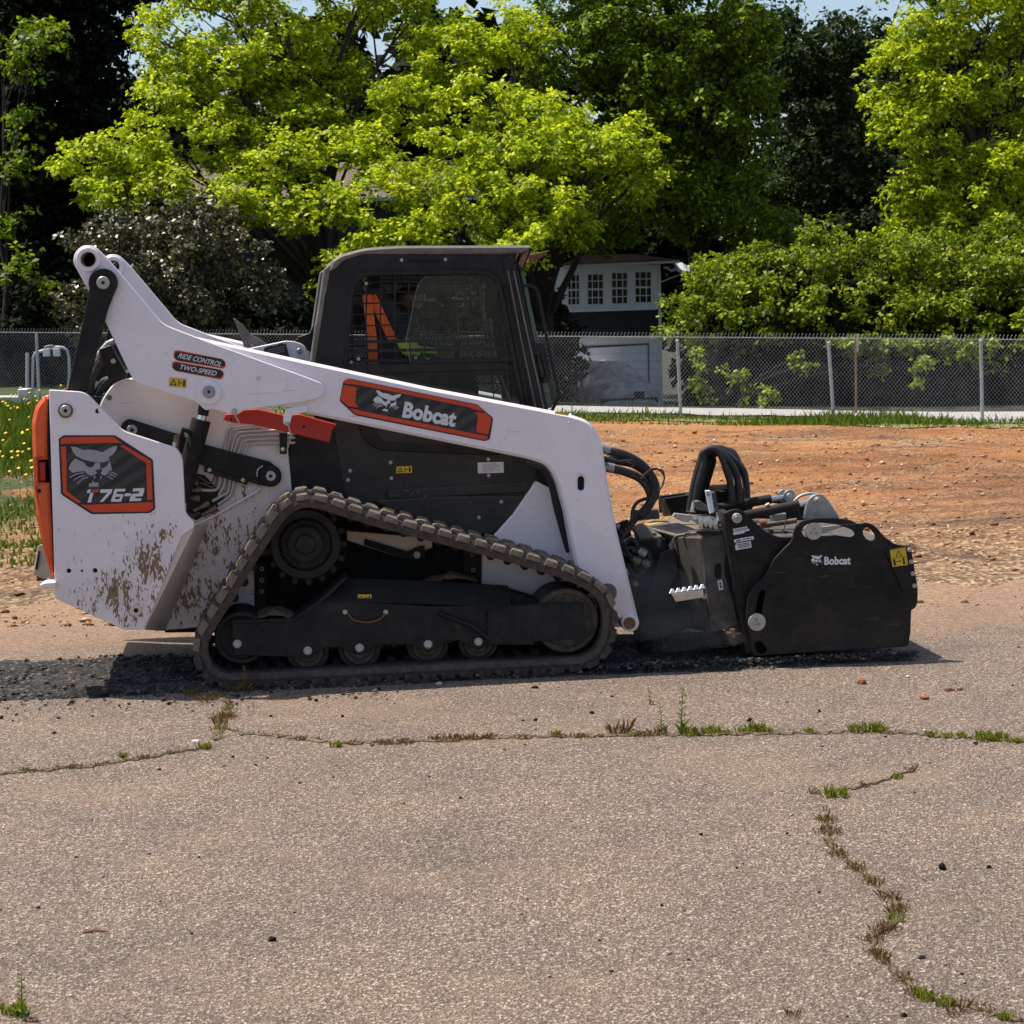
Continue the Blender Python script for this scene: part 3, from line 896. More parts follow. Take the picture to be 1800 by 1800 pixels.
def meadow():
    r = np.random.default_rng(5)
    n = 60000
    X = r.uniform(-9.5, -2.6, n); Y = 14.2 + 16 * r.uniform(0, 1, n) ** 0.85
    d = fbm(X * 0.6, Y * 0.45, 3, 71) + 0.25 * sstep(Y, 18, 24)
    keep = (d > r.uniform(-0.5, 0.5, n)) & (X < -3.2 - 0.3 * (Y - 15) / 8)
    X, Y = X[keep], Y[keep]
    z = terrain(X, Y) + dirt_relief(X, Y)
    h = 0.05 + 0.22 * sstep(Y, 18, 25)
    tag(blades('meadow_grass', np.stack([X, Y], 1), z, h, 0.02, M['grass'], 0.6, 6), 'long meadow grass on the left edge behind the loader', 'grass', kind='stuff')
    # dandelion heads on thin stems
    n = 460
    X = r.uniform(-8.6, -4.0, n); Y = r.uniform(18.5, 31, n)
    z0 = terrain(X, Y); h = r.uniform(0.22, 0.42, n)
    verts, faces = [], []
    for i in range(n):
        c = Vector((X[i], Y[i], z0[i] + h[i]))
        rr = r.uniform(0.014, 0.027)
        b = len(verts)
        verts.append(c + Vector((0, 0, 0.012)))
        for q in range(7):
            t = 2 * math.pi * q / 7
            verts.append(c + Vector((math.cos(t) * rr, math.sin(t) * rr, 0.006 * math.sin(5 * t))))
        for q in range(7):
            faces.append((b, b + 1 + q, b + 1 + (q + 1) % 7))
        verts.append(c - Vector((0, 0, 0.02)))
        for q in range(7):
            faces.append((b + 8, b + 1 + (q + 1) % 7, b + 1 + q))
    me = mesh_of('meadow_flowers', verts, faces, recalc=False)
    tag(link('meadow_flowers', me, M['flower']), 'scattered yellow dandelion flowers in the meadow on the left', 'flowers', kind='stuff')
    st = blades('flower_stems', np.stack([X, Y], 1), z0, h / 0.9, 0.008, M['grass'], 0.0, 8)
    tag(st, 'thin green stems below the yellow meadow flowers', 'stems', kind='stuff')
meadow()

# loose stones as masses (uncountable)
def stone_mass(name, pts, sizes, mat, seed=1, squash=0.6):
    r = np.random.default_rng(seed)
    base = np.array([[1, 0, 0], [-1, 0, 0], [0, 1, 0], [0, -1, 0], [0, 0, 1], [0, 0, -1]], float)
    tri = np.array([[0, 2, 4], [2, 1, 4], [1, 3, 4], [3, 0, 4], [2, 0, 5], [1, 2, 5], [3, 1, 5], [0, 3, 5]])
    n = len(pts)
    v = base[None] * r.uniform(0.6, 1.3, (n, 6, 1)) + r.normal(0, 0.22, (n, 6, 3))
    a = r.uniform(0, 2 * np.pi, n); ca, sa = np.cos(a), np.sin(a)
    x = v[:, :, 0] * ca[:, None] - v[:, :, 1] * sa[:, None]; y = v[:, :, 0] * sa[:, None] + v[:, :, 1] * ca[:, None]
    v = np.stack([x, y, v[:, :, 2] * squash], 2) * sizes[:, None, None] + pts[:, None, :]
    f = (tri[None] + (np.arange(n) * 6)[:, None, None]).reshape(-1)
    return link(name, mesh_np(name, v.reshape(-1, 3), f, 3), mat)

def stone_mat(name, stops):
    k = NB(name); g = k.n('ShaderNodeNewGeometry')
    return k.fin(k.ramp(g.outputs['Random Per Island'], stops), 0.95)
M['stone_dirt'] = stone_mat('dirt_clods', [(0, (0.10, 0.042, 0.018)), (0.5, (0.30, 0.14, 0.06)), (0.85, (0.40, 0.25, 0.145)), (1, (0.60, 0.49, 0.36))])
M['stone_grey'] = stone_mat('grit', [(0, (0.03, 0.028, 0.026)), (0.45, (0.10, 0.085, 0.075)), (0.8, (0.30, 0.26, 0.22)), (1, (0.62, 0.58, 0.53))])
M['stone_black'] = stone_mat('asphalt_millings', [(0, (0.012, 0.012, 0.012)), (0.6, (0.045, 0.042, 0.040)), (0.9, (0.10, 0.095, 0.09)), (1, (0.25, 0.23, 0.21))])
def scatter():
    r = np.random.default_rng(9)
    n = 30000
    X = r.uniform(-8, 10, n); Y = 11.6 + 15.5 * r.uniform(0, 1, n) ** 1.3
    keep = fbm(X * 0.7, Y * 0.9, 3, 81) > r.uniform(-0.6, 0.4, n)
    X, Y = X[keep], Y[keep]
    s = 0.008 + 0.030 * r.uniform(0, 1, len(X)) ** 6
    z = np.maximum(terrain(X, Y) + dirt_relief(X, Y) - 0.02 * (1 - sstep(Y, 12.0, 13.2)), asphalt_z(X, Y)) + s * 0.2
    tag(stone_mass('dirt_clods', np.stack([X, Y, z], 1), s, M['stone_dirt'], 10), 'loose red dirt clods and gravel strewn over the bare field', 'gravel', kind='stuff')
    n = 5200
    X = r.uniform(-6, 6, n); Y = 4.8 + 8 * r.uniform(0, 1, n) ** 0.6
    s = 0.0022 + 0.007 * r.uniform(0, 1, n) ** 7
    tag(stone_mass('asphalt_grit', np.stack([X, Y, asphalt_z(X, Y) + s * 0.4], 1), s, M['stone_grey'], 11), 'fine loose grit lying all over the grey asphalt', 'grit', kind='stuff')
    n = 17000
    u = np.concatenate([r.uniform(-5.5, 2.0, n - 3600), r.uniform(0.95, 2.55, 3600)])
    v = np.concatenate([r.uniform(-0.03, 1.05, n - 3600), np.abs(r.normal(0, 0.07, 3600)) - 0.0])
    z_extra = 0
    sp = r.uniform(0, 1, n) < 0.13
    v = np.where(sp & (u < 0), r.normal(-0.05, 0.22, n), v)
    s = 0.004 + 0.013 * r.uniform(0, 1, n) ** 4
    X = FL.o.x + u * FL.u.x + v * FL.n.x; Y = FL.o.y + u * FL.u.y + v * FL.n.y
    z = 0.016 + s * 0.5 + np.where(v < -0.03, -0.012, 0.0) + np.where((u > 0.95), 0.03 * r.uniform(0, 1, n) * np.exp(-(v / 0.09) ** 2), 0)
    tag(stone_mass('asphalt_millings', np.stack([X, Y, z], 1), s, M['stone_black'], 12), 'black crumbled asphalt millings along the milled strip', 'millings', kind='stuff')
    # windrow of millings along the planer's near side
scatter()

# cracks with soil
def crack(name, px, w0, seed):
    pts = []
    r = np.random.default_rng(seed)
    for i in range(len(px) - 1):
        a, b = Vector(px[i]), Vector(px[i + 1])
        m = max(2, int((b - a).length / 9))
        for k in range(m):
            p = a + (b - a) * (k / m)
            pts.append((p.x + r.normal(0, 1.8), p.y + r.normal(0, 1.2)))
    g = [ground_point(*p) for p in pts]
    verts, faces = [], []
    for i, p in enumerate(g):
        a = g[max(i - 1, 0)]; c = g[min(i + 1, len(g) - 1)]
        t = (c - a).normalized(); nn = Vector((-t.y, t.x, 0))
        w = w0 * 0.62 * r.uniform(0.15, 1.35) * (0.3 if i in (0, len(g) - 1) else 1)
        zz = float(asphalt_z(np.array([p.x]), np.array([p.y]))[0])
        for q, dz in ((-1, 0.001), (-0.4, 0.006), (0.4, 0.006), (1, 0.001)):
            verts.append((p.x + nn.x * w * q * r.uniform(.7, 1.2), p.y + nn.y * w * q * r.uniform(.7, 1.2), zz + dz + 0.002))
    for i in range(len(g) - 1):
        for q in range(3):
            faces.append((i * 4 + q, i * 4 + q + 1, i * 4 + 5 + q, i * 4 + 4 + q))
    o = link(name, mesh_of(name, verts, faces), M['crack_soil'])
    tag(o, kind='structure')
    return g
k = NB('crack_soil')
M['crack_soil'] = k.fin(k.ramp(k.noise(45, 6, 0.75), [(0.3, (0.05, 0.034, 0.022)), (0.55, (0.15, 0.105, 0.07)), (0.8, (0.33, 0.25, 0.185))]), 0.95, None, k.bump(k.noise(130, 5), 0.8, 0.005))
CR = {}
CR['a'] = crack('crack_soil', [(-60, 1368), (60, 1358), (150, 1351), (250, 1336), (330, 1322), (385, 1312)], 0.020, 1)
CR['b'] = crack('crack_soil', [(352, 1205), (385, 1222), (405, 1245), (392, 1275), (378, 1300), (385, 1312)], 0.050, 2)
CR['c'] = crack('crack_soil', [(388, 1283), (440, 1292), (520, 1300), (600, 1309), (680, 1308), (760, 1305), (900, 1298), (1050, 1297), (1200, 1293), (1350, 1292), (1450, 1291), (1540, 1289), (1610, 1294), (1700, 1299), (1790, 1307), (1880, 1316)], 0.028, 3)
CR['d'] = crack('crack_soil', [(1610, 1356), (1560, 1372), (1510, 1388), (1468, 1398)], 0.016, 4)
CR['e'] = crack('crack_soil', [(1458, 1428), (1451, 1450), (1455, 1480), (1480, 1510), (1520, 1540), (1550, 1568), (1578, 1590), (1580, 1615), (1556, 1640), (1532, 1650), (1533, 1668), (1552, 1695), (1580, 1718), (1608, 1748), (1650, 1762), (1700, 1772), (1760, 1790), (1840, 1815)], 0.017, 5)
CR['f'] = crack('crack_soil', [(-20, 1768), (10, 1775), (40, 1790), (75, 1800)], 0.02, 6)

# low growth creeping along the cracks
def crack_growth():
    r = np.random.default_rng(55)
    for nm, mat, frac, hh, lab in (('crack_moss', 'grass_dry', 1.0, .012, 'low brown moss and dead stems along the asphalt cracks'), ('crack_sprouts', 'weed_green', .16, .014, 'tiny green sprouts along the asphalt cracks')):
        pts = []
        for key, g in CR.items():
            for i in range(len(g) - 1):
                dens = .20 + 1.0 * float(vnoise(np.array([i * .23 + ord(key) * 3.7]), np.array([.5]), 3 if frac == 1 else 9)[0])
                m = int((g[i + 1] - g[i]).length * 330 * frac * max(0, dens - (.30 if key == 'e' else .55)) * 1.6)
                for _ in range(m):
                    p = g[i].lerp(g[i + 1], r.uniform(0, 1)); pts.append((p.x + r.normal(0, .010), p.y + r.normal(0, .012)))
        pts = np.array(pts)
        o = blades(nm, pts, asphalt_z(pts[:, 0], pts[:, 1]) + .004, hh, .005, M[mat], .9, 56)
        tag(o, lab, 'weeds', kind='stuff')
crack_growth()
# ------------------------------------------------------------------ compact track loader
loader = empty('compact_track_loader', FL.o, THETA,
               'white and black compact track loader with orange tailgate on rubber tracks', 'loader')
P = FL.P
MPX = FL.scale(700, 1000, 0.1)      # metres in a photo pixel at the near side

def pl(name, pts, v0, v1, mat, parent=loader, holes=(), b=0.003):
    return plate(FL, name, pts, v0, v1, M[mat] if isinstance(mat, str) else mat, parent, holes, b)
def dk(name, px, py, v0, v1, r_px, mat, parent=loader, hole=0.0, b=0.003, seg=36):
    return disc(FL, name, px, py, v0, v1, r_px * MPX, M[mat], parent, hole * MPX, b, seg)
def tb(name, pts, r_px, mat, parent=loader, sides=10):
    return tube(name, [P(*p) for p in pts], r_px * MPX, M[mat], parent, sides)

_hex = None
def bolt(px, py, v, r_px, parent, mat='zinc', fr=FL):
    """hexagonal bolt head on a round washer, sharing one mesh"""
    global _hex
    if _hex is None: _hex = {}
    if mat not in _hex:
        verts, faces = [], []
        for (n, r, y0, y1, off) in ((18, 1.0, 0.0, -0.25, 0), (6, 0.74, -0.25, -0.8, 0.2)):
            b = len(verts)
            for y, rr in ((y0, r), (y1 + 0.08, r), (y1, r * 0.88)):
                for i in range(n):
                    a = 2 * math.pi * i / n + off
                    verts.append((rr * math.cos(a), y, rr * math.sin(a)))
            for q in range(2):
                for i in range(n):
                    j = (i + 1) % n
                    faces.append((b + q * n + i, b + q * n + j, b + q * n + n + j, b + q * n + n + i))
            faces.append(tuple(range(b + 2 * n, b + 3 * n)))
        _hex[mat] = mesh_of('bolt', verts, faces)
        _hex[mat].materials.append(M[mat])
    o = bpy.data.objects.new('bolt', _hex[mat]); col.objects.link(o)
    o.parent = parent; o.location = fr.P(px, py, v); s = r_px * MPX
    o.scale = (s, s, s)
    return o

# ---- emblem: a cat's head, traced once in unit coordinates (x right, y down)
EM_W = 600.0
def _em(p): return [((x - 550) / EM_W, (y - 155) / EM_W) for x, y in p]
EMBLEM = [_em(p) for p in [
    [(585, 172), (655, 180), (740, 216), (800, 208), (880, 215), (935, 233), (970, 245), (1005, 218), (1070, 185), (1150, 160), (1135, 225), (1095, 272), (1045, 300), (1058, 330), (1025, 352), (985, 363), (940, 368), (882, 364), (800, 346), (720, 325), (655, 292), (612, 240)],
    [(635, 314), (700, 344), (742, 362), (770, 402), (805, 425), (850, 422), (872, 390), (882, 371), (940, 374), (942, 420), (950, 444), (905, 452), (878, 465), (905, 492), (880, 515), (830, 527), (782, 505), (752, 472), (680, 478), (605, 492), (557, 440), (575, 388)],
    [(1060, 346), (1087, 460), (1052, 466), (1040, 492), (1010, 522), (975, 520), (945, 500), (966, 470), (957, 442), (992, 430), (1028, 402), (1046, 368)],
    [(862, 530), (888, 530), (870, 578)], [(945, 535), (970, 530), (940, 580)],
    [(805, 618), (846, 620), (840, 582), (870, 610), (903, 615), (918, 605), (922, 660), (805, 662)],
    strip_px([(570, 550), (650, 507), (745, 490)], 13), strip_px([(615, 585), (690, 540), (765, 520)], 13), strip_px([(662, 625), (722, 568), (795, 543)], 13),
    strip_px([(1060, 480), (1110, 495), (1150, 522)], 11), strip_px([(1045, 505), (1090, 520), (1128, 545)], 11), strip_px([(1030, 530), (1065, 550), (1098, 572)], 11)]]
def emblem(name, org, ax, ay, v, mat, parent):
    """org = px of the emblem's top-left, ax / ay = px vectors of its width (1 unit) right and down"""
    polys = [[(org[0] + ax[0] * x + ay[0] * y, org[1] + ax[1] * x + ay[1] * y) for x, y in p] for p in EMBLEM]
    return print_flat(FL, name, polys, v, M[mat], parent)

# spatter positions in machine coordinates
def uz(px, py, v): 
    q = P(px, py, v); return q.x, q.z
SP = []
for (x, y, rx, ry, a) in [(210, 1040, 85, 55, 1.0), (265, 985, 60, 70, 0.95), (290, 950, 40, 45, 0.7), (150, 1050, 70, 40, 0.55), (235, 1075, 40, 40, 0.95), (210, 960, 160, 150, 0.26)]:
    q = uz(x, y, .08); SP.append((q[0], q[1], rx * MPX, ry * MPX, a))
M['white_muddy'] = white_paint('muddy_white_paint', SP)
SP2 = []
for (x, y, rx, ry, a) in [(400, 960, 120, 130, 0.7), (320, 1050, 60, 90, 0.85), (430, 890, 80, 70, 0.62), (380, 1040, 70, 80, 0.7)]:
    q = uz(x, y, .45); SP2.append((q[0], q[1], rx * MPX, ry * MPX, a))
M['white_speckled'] = white_paint('speckled_white_paint', SP2, (0.80, 0.71, 0.68))
SP3 = []
for (x, y, rx, ry, a) in [(740, 860, 110, 45, 0.85), (820, 885, 90, 45, 0.75), (700, 900, 70, 40, 0.55)]:
    q = uz(x, y, .48); SP3.append((q[0], q[1], rx * MPX, ry * MPX, a))
M['black_spattered'] = black_panel('spattered_black_panel', (0.030, 0.028, 0.027), SP3, 0.5)

FAR = 1.66      # v offset between near and far copies of side parts

# ---- rear side plate
rsp = pl('rear_side_plate', [(86, 685, 3), (151, 689, 14), (215, 757, 12), (312, 788, 14), (321, 806, 8), (326, 903, 12), (341, 917, 4), (341, 928, 3), (320, 941, 8), (254, 1107, 3), (218, 1107, 6), (97, 1052, 3)],
         .08, .105, 'white_muddy', holes=[circle_px(121, 1003.5, 4.2, 14), circle_px(144, 1003.5, 2.2, 10), circle_px(167, 1003, 4.2, 14), circle_px(171, 723, 4.2, 14)], b=.003)
o = rsp.copy(); col.objects.link(o); o.parent = loader; o.location = (0, FAR, 0)
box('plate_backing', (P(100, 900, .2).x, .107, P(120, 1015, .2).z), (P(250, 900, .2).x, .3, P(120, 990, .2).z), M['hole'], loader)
dk('pivot_ring', 115, 722, .068, .08, 12.5, 'rusty', rsp); dk('pivot_pin', 115, 722, .058, .068, 9.5, 'zinc', rsp); dk('pin_hole', 115, 722, .055, .058, 3, 'hole', rsp, b=0)
dk('drain_ring', 239, 1073, .074, .08, 10, 'cream', rsp); dk('drain_hole', 239, 1073, .072, .074, 4, 'hole', rsp, b=0)
me = mesh_of('return_flange', [P(320, 941, .09), P(254, 1107, .09), P(290, 1109, .45), P(368, 918, .45), P(341, 929, .09)], [(0, 1, 2, 3, 4)])
link('return_flange', me, M['cream'], loader)
q = [P(320, 941, .09), P(254, 1107, .09), P(290, 1109, .45), P(368, 918, .45)]
FNRM = (q[1] - q[0]).cross(q[3] - q[0]).normalized(); FNRM = FNRM if FNRM.y < 0 else -FNRM
def on_flange(a, b): 
    p = (q[0] * (1 - a) + q[1] * a) * (1 - b) + (q[3] * (1 - a) + q[2] * a) * b
    return p + FNRM * .014
sl = []
for i in range(20):
    t = 2 * math.pi * i / 20
    sl.append(on_flange(0.28 + 0.17 * math.sin(t), 0.30 + 0.14 * math.cos(t)))
link('flange_slot', mesh_of('flange_slot', sl, [tuple(range(20))]), M['hole'], loader)

# decal on the rear plate
dv = .0785
dec = [(105, 770, 3), (113, 767, 3), (202, 767, 4), (267, 809, 4), (271, 894, 3), (262, 900, 3), (162, 902, 4), (109, 868, 4)]
pl('decal_backing', [(103, 771, 3), (112, 765, 3), (202, 765, 4), (269, 808, 4), (273, 895, 3), (263, 902, 3), (161, 904, 4), (107, 869, 4)], dv, .081, 'decal_black', rsp, b=0)
print_flat(FL, 'decal_border', [
    [(106.5, 772), (113, 768.5), (199, 767.5), (215, 779), (206, 778.5), (117, 780), (107, 781)],
    [(107, 785), (116, 785), (117.5, 863), (144, 883), (137, 884), (111, 867)],
    [(210, 783), (218.5, 783), (265.5, 810), (268, 878), (259, 879), (257, 814)],
    [(141, 886.5), (152, 887.5), (268.5, 882.5), (269.5, 893), (261, 899), (163, 900.5)]], dv - .0012, M['decal_orange'], rsp)
print_flat(FL, 'decal_field', [[(118, 783), (207, 781), (254, 813), (256.5, 877), (150, 884.5), (119.5, 862)]], dv - .0010, M['decal_stripe'], rsp)
k7 = 1 / 6.923
emblem('emblem', (40 + 550 * k7, 760 + 155 * k7), (EM_W * k7, 0), (0, EM_W * k7), dv - .0022, 'decal_grey', rsp)
def crop7(p): return [(40 + x * k7, 760 + y * k7) for x, y in p]
print_flat(FL, 'model_lettering', [crop7(p) for p in [
    [(795, 696), (830, 694), (820, 730), (862, 740), (830, 852), (785, 854), (822, 742), (778, 732)],
    [(950, 694), (1090, 690), (1084, 728), (978, 845), (935, 848), (1032, 734), (938, 736)],
    [(1120, 688), (1252, 686), (1243, 719), (1110, 721)], [(1110, 721.5), (1148, 721.5), (1108, 844), (1070, 844)], [(1138.5, 752), (1228, 750), (1217, 783), (1128.5, 784)], [(1186, 784.5), (1217, 783.5), (1208, 812), (1176, 812)], [(1119, 812.5), (1208, 812.5), (1196, 844), (1109, 844)],
    [(1245, 742), (1318, 740), (1308, 776), (1235, 778)],
    [(1345, 682), (1470, 678), (1482, 692), (1462, 766), (1450, 778), (1372, 782), (1364, 804), (1446, 802), (1438, 834), (1295, 838), (1320, 758), (1334, 748), (1412, 744), (1420, 716), (1338, 718)]]],
    dv - .0024, M['decal_white'], rsp)
print_flat(FL, 'model_accent', [crop7([(850, 694), (932, 692), (920, 730), (836, 734)])], dv - .0024, M['decal_orange'], rsp)

# ---- tailgate
tg = [(86, 694, 3), (76, 697, 6), (61, 715, 8), (55, 744, 6), (57, 808), (59, 850), (63, 907), (73, 955), (88, 1010, 4), (97, 1015, 3), (93, 930), (88, 850), (67, 848), (66, 809), (84, 808)]
tailgate = pl('tailgate', tg, .10, 1.70, 'orange', b=.018)
pl('tailgate_seal', [(80, 700), (92, 700), (104, 1040), (94, 1012), (88, 860), (84, 800)], .112, 1.68, 'hole', b=0)
pl('tail_light', [(68, 812), (80, 812), (80, 846), (69, 846)], .13, 1.66, 'red', tailgate)
dk('tailgate_bolt', 68.5, 863, .095, .1, 3.5, 'hole', tailgate, b=0)
pl('tie_down_hook', [(68, 1029, 4), (78, 1024, 4), (98, 1023), (98, 1034), (76, 1034, 4)], .06, .16, 'white', b=.004)

# ---- rear link
ln = pl('rear_link', [(156, 513)] + circle_px(181, 497, 25.5, 22, math.radians(160), math.radians(385), True) + [(198, 522, 6), (189, 545, 10), (152, 690), (117, 690), (150, 545, 6)], .112, .142, 'black_rough')
o = ln.copy(); col.objects.link(o); o.parent = loader; o.location = (0, FAR - .06, 0)
dk('pin_washer', 181, 497, .100, .112, 11, 'zinc', ln); dk('pin_hole', 181, 497, .098, .1, 3, 'hole', ln, b=0)

# ---- lift arm
arm_tube = [(340, 592), (500, 627, 30), (760, 683), (1003, 729, 10), (1038, 740, 18), (1055, 770, 14), (1060, 788), (1067, 839), (1085, 935)] + \
           circle_px(1108, 1095, 16, 12, math.radians(-25), math.radians(150), True) + \
           [(1091, 1090), (1050, 1075, 10), (1024, 1030, 8), (1011, 991), (995, 903), (981, 850, 10), (964, 818, 24), (925, 806, 10), (543, 728), (430, 700)]
arm = pl('lift_arm', arm_tube, .168, .295, 'white', holes=[slot_px(1022, 843, 1022, 857, 6.0)], b=.013)
arm_plate_pts = circle_px(155, 457, 26, 14, math.radians(150), math.radians(312), True) + \
    [(191, 456), (287, 570, 14), (318, 582, 20), (359, 598, 30), (540, 663, 10), (566, 673, 14), (573, 688, 12), (562, 700, 12), (537, 706), (427, 721, 6), (415, 730, 5), (404, 728, 4), (372, 719, 6), (362, 722, 6), (344, 706, 8), (240, 674, 10), (232, 664, 8), (182, 559), (133, 470)]
arm_plate = pl('arm_plate', arm_plate_pts, .146, .172, 'white', arm, holes=[circle_px(155, 456, 13, 24)], b=.004)
pl('arm_inner_plate', arm_plate_pts, .27, .292, 'cream', arm, holes=[circle_px(155, 456, 13, 24)], b=.003)
dk('pivot_ring', 155, 456, .134, .146, 21, 'white', arm, hole=13.2, b=.004)
c_ = P(155, 456, .14)
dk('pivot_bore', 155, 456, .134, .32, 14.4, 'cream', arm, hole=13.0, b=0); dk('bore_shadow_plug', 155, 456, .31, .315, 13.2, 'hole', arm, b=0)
pl('pressed_panel', [(411, 640, 10), (424, 633, 8), (500, 661, 12), (508, 674, 10), (500, 690, 10), (428, 694, 10), (419, 684, 6)], .1435, .1465, 'white', arm, b=.0028)
dk('panel_dimple', 454, 665, .141, .1435, 4, 'cream', arm, b=.001)
dk('slot_back', 1022, 850, .20, .21, 14, 'hole', arm, b=0)
# boss, end bush
dk('pivot_boss', 367, 690, .128, .146, 21, 'white', arm, b=.003); dk('pivot_pin', 367, 689, .120, .128, 11, 'grey_steel', arm); dk('pin_hole', 367, 689, .118, .12, 2.6, 'hole', arm, b=0)
bolt(412, 723, .146, 5, arm)
dk('arm_end_bush', 1108, 1095, .150, .168, 16, 'white', arm, b=.003); dk('arm_end_pin', 1107, 1096, .142, .15, 11, 'rusty', arm)
dk('track_recess', 1068, 1042, .1655, .168, 17, 'cab_grey', arm, b=.001)
pl('hook_bracket', [(541, 712), (504, 718, 5), (498, 728, 4), (498, 745, 5), (505, 750, 5), (511, 742, 4), (513, 730, 4), (541, 724)], .155, .168, 'white', arm)
bolt(505, 745, .155, 4, arm)
tb('locking_pin', [(507, 748, .15), (511, 765, .15)], 1.3, 'zinc', arm, 6)
tb('locking_pin', [(413, 730, .146), (421, 744, .146)], 1.3, 'zinc', arm, 6)
tb('grease_nipple', [(1003, 728, .2), (999, 744, .165)], 2.2, 'white', arm, 8)
print_flat(FL, 'yellow_strip', [[(976, 723), (1000, 727), (999, 731), (975, 727)]], .1675, M['decal_yellow'], arm)
# far arm (seen behind the near one)
far_arm = arm.copy(); col.objects.link(far_arm); far_arm.parent = loader; far_arm.location = (0, FAR - .16, 0)
fp = arm_plate.copy(); col.objects.link(fp); fp.parent = far_arm
for ch in [c for c in arm.children if c.name.startswith('arm_inner_plate') or c.name.startswith('pivot_ring')]:
    w = ch.copy(); col.objects.link(w); w.parent = far_arm
tube('arm_cross_tube', [P(330, 640, .29), P(330, 640, .29) + Vector((0, FAR - .28, 0))], .05, M['white'], loader, 18)

# feature decals and warning
for nm, qd, s in (('feature_decal', [(306, 617, 2), (312, 615.5, 2), (391, 631, 3), (397, 638, 2), (396, 645, 2), (391, 648, 2), (311, 634, 3), (305, 628, 2)], 'RIDE CONTROL'),
                  ('feature_decal', [(303, 636, 2), (309, 635, 2), (389, 650, 3), (394, 656, 2), (392, 664, 2), (387, 667, 2), (308, 652, 3), (302, 646, 2)], 'TWO-SPEED')):
    dd = pl(nm, qd, .1445, .147, 'decal_orange', arm, b=0)
    cx = sum(p[0] for p in qd) / 8; cy = sum(p[1] for p in qd) / 8
    ins = [(cx + (p[0] - cx) * .965, cy + (p[1] - cy) * .83, p[2]) for p in qd]
    print_flat(FL, 'decal_field', [rounded(ins)], .1438, M['decal_black'], arm)
    if s.startswith('RIDE'):
        text_on(FL, 'lettering', s, [(312.5, 629.0), (388.5, 645.0), (315, 620.2)], .1430, M['decal_white'], arm, .018, .25)
    else:
        text_on(FL, 'lettering', s, [(315.5, 649.0), (380, 661.2), (317.5, 640.5)], .1430, M['decal_white'], arm, .018, .25)
def warn(poly, v, parent, two=True, fr=FL):
    """yellow warning sticker with a triangle and a pictogram"""
    a, b_, c, d = (Vector(p) for p in poly)
    f = lambda x, y: tuple((a * (1 - x) + b_ * x) * (1 - y) + (d * (1 - x) + c * x) * y)
    print_flat(fr, 'warning_decal', [[f(0, 0), f(1, 0), f(1, 1), f(0, 1)]], v, M['decal_yellow'], parent)
    if two:
        sh = [[f(.06, .85), f(.25, .15), f(.44, .85)], [f(.53, .15), f(.57, .15), f(.57, .85), f(.53, .85)], [f(.60, .45), f(.76, .42), f(.76, .55), f(.60, .58)],
              [f(.80, .18), f(.92, .18), f(.92, .85), f(.80, .85)]]
        hole = [[f(.15, .74), f(.25, .38), f(.35, .74)]]
    else:
        sh = [[f(.30, .44), f(.52, .06), f(.74, .44)], [f(.10, .56), f(.24, .56), f(.24, .94), f(.10, .94)], [f(.32, .70), f(.60, .70), f(.60, .76), f(.32, .76)],
              [f(.72, .54), f(.82, .54), f(.84, .94), f(.70, .94)], [f(0, .485), f(1, .485), f(1, .505), f(0, .505)]]
        hole = [[f(.37, .41), f(.52, .15), f(.67, .41)]]
    print_flat(fr, 'warning_symbol', sh, v - .0008, M['decal_black'], parent)
    print_flat(fr, 'warning_symbol_field', hole, v - .0016, M['decal_yellow'], parent)
warn([(298, 663), (328.5, 666), (327.5, 682), (296.5, 679)], .1445, arm)

# big decal on the arm
dv = .1655
pl('decal_backing', [(603, 672, 3), (613, 665, 3), (839, 711, 3), (867, 735, 3), (861, 772, 3), (852, 775.5, 3), (624, 730, 4), (597, 705, 3)], dv, .170, 'decal_black', arm, b=0)
k6 = 290 / 1800
def crop6(p): return [(590 + x * k6, 650 + y * k6) for x, y in p]
print_flat(FL, 'decal_border', [crop6(p) for p in [
    [(90, 118), (140, 98), (1545, 386), (1625, 455), (1500, 432), (1440, 405), (250, 165), (90, 148)],
    [(84, 165), (230, 190), (212, 360), (250, 410), (140, 398), (55, 330)],
    [(150, 418), (270, 442), (310, 455), (1480, 690), (1660, 725), (1655, 755), (1615, 765), (215, 480)],
    [(1640, 470), (1702, 535), (1665, 705), (1535, 680), (1550, 500), (1520, 462)]]], dv - .0012, M['decal_orange'], arm)
print_flat(FL, 'decal_field', [crop6([(258, 178), (1440, 412), (1498, 440), (1545, 505), (1530, 672), (1500, 690), (310, 448), (262, 412), (215, 358), (232, 205)])], dv - .0010, M['decal_stripe'], arm)
emblem('emblem', (659, 684.0), (46.5, 8.5), (-7.5, 40.5), dv - .0022, 'decal_white', arm)
text_on(FL, 'brand_lettering', 'Bobcat', [crop6([(722, 520)])[0], crop6([(1298, 628)])[0], crop6([(757, 345)])[0]], dv - .0022, M['decal_white'], arm, .045, 0.0, 1.04)

# ---- red lift arm support
sup = pl('arm_support', [(397, 728), (417, 727), (428, 720, 3), (452, 719), (500, 730), (526, 728), (591, 746), (584, 757, 2), (579, 778), (510, 761), (443, 746), (408, 743), (392, 738)], .31, .345, 'red')
dk('support_hole', 534, 750, .308, .31, 2.4, 'hole', sup, b=0); dk('support_hole', 407, 737, .308, .31, 2, 'hole', sup, b=0)

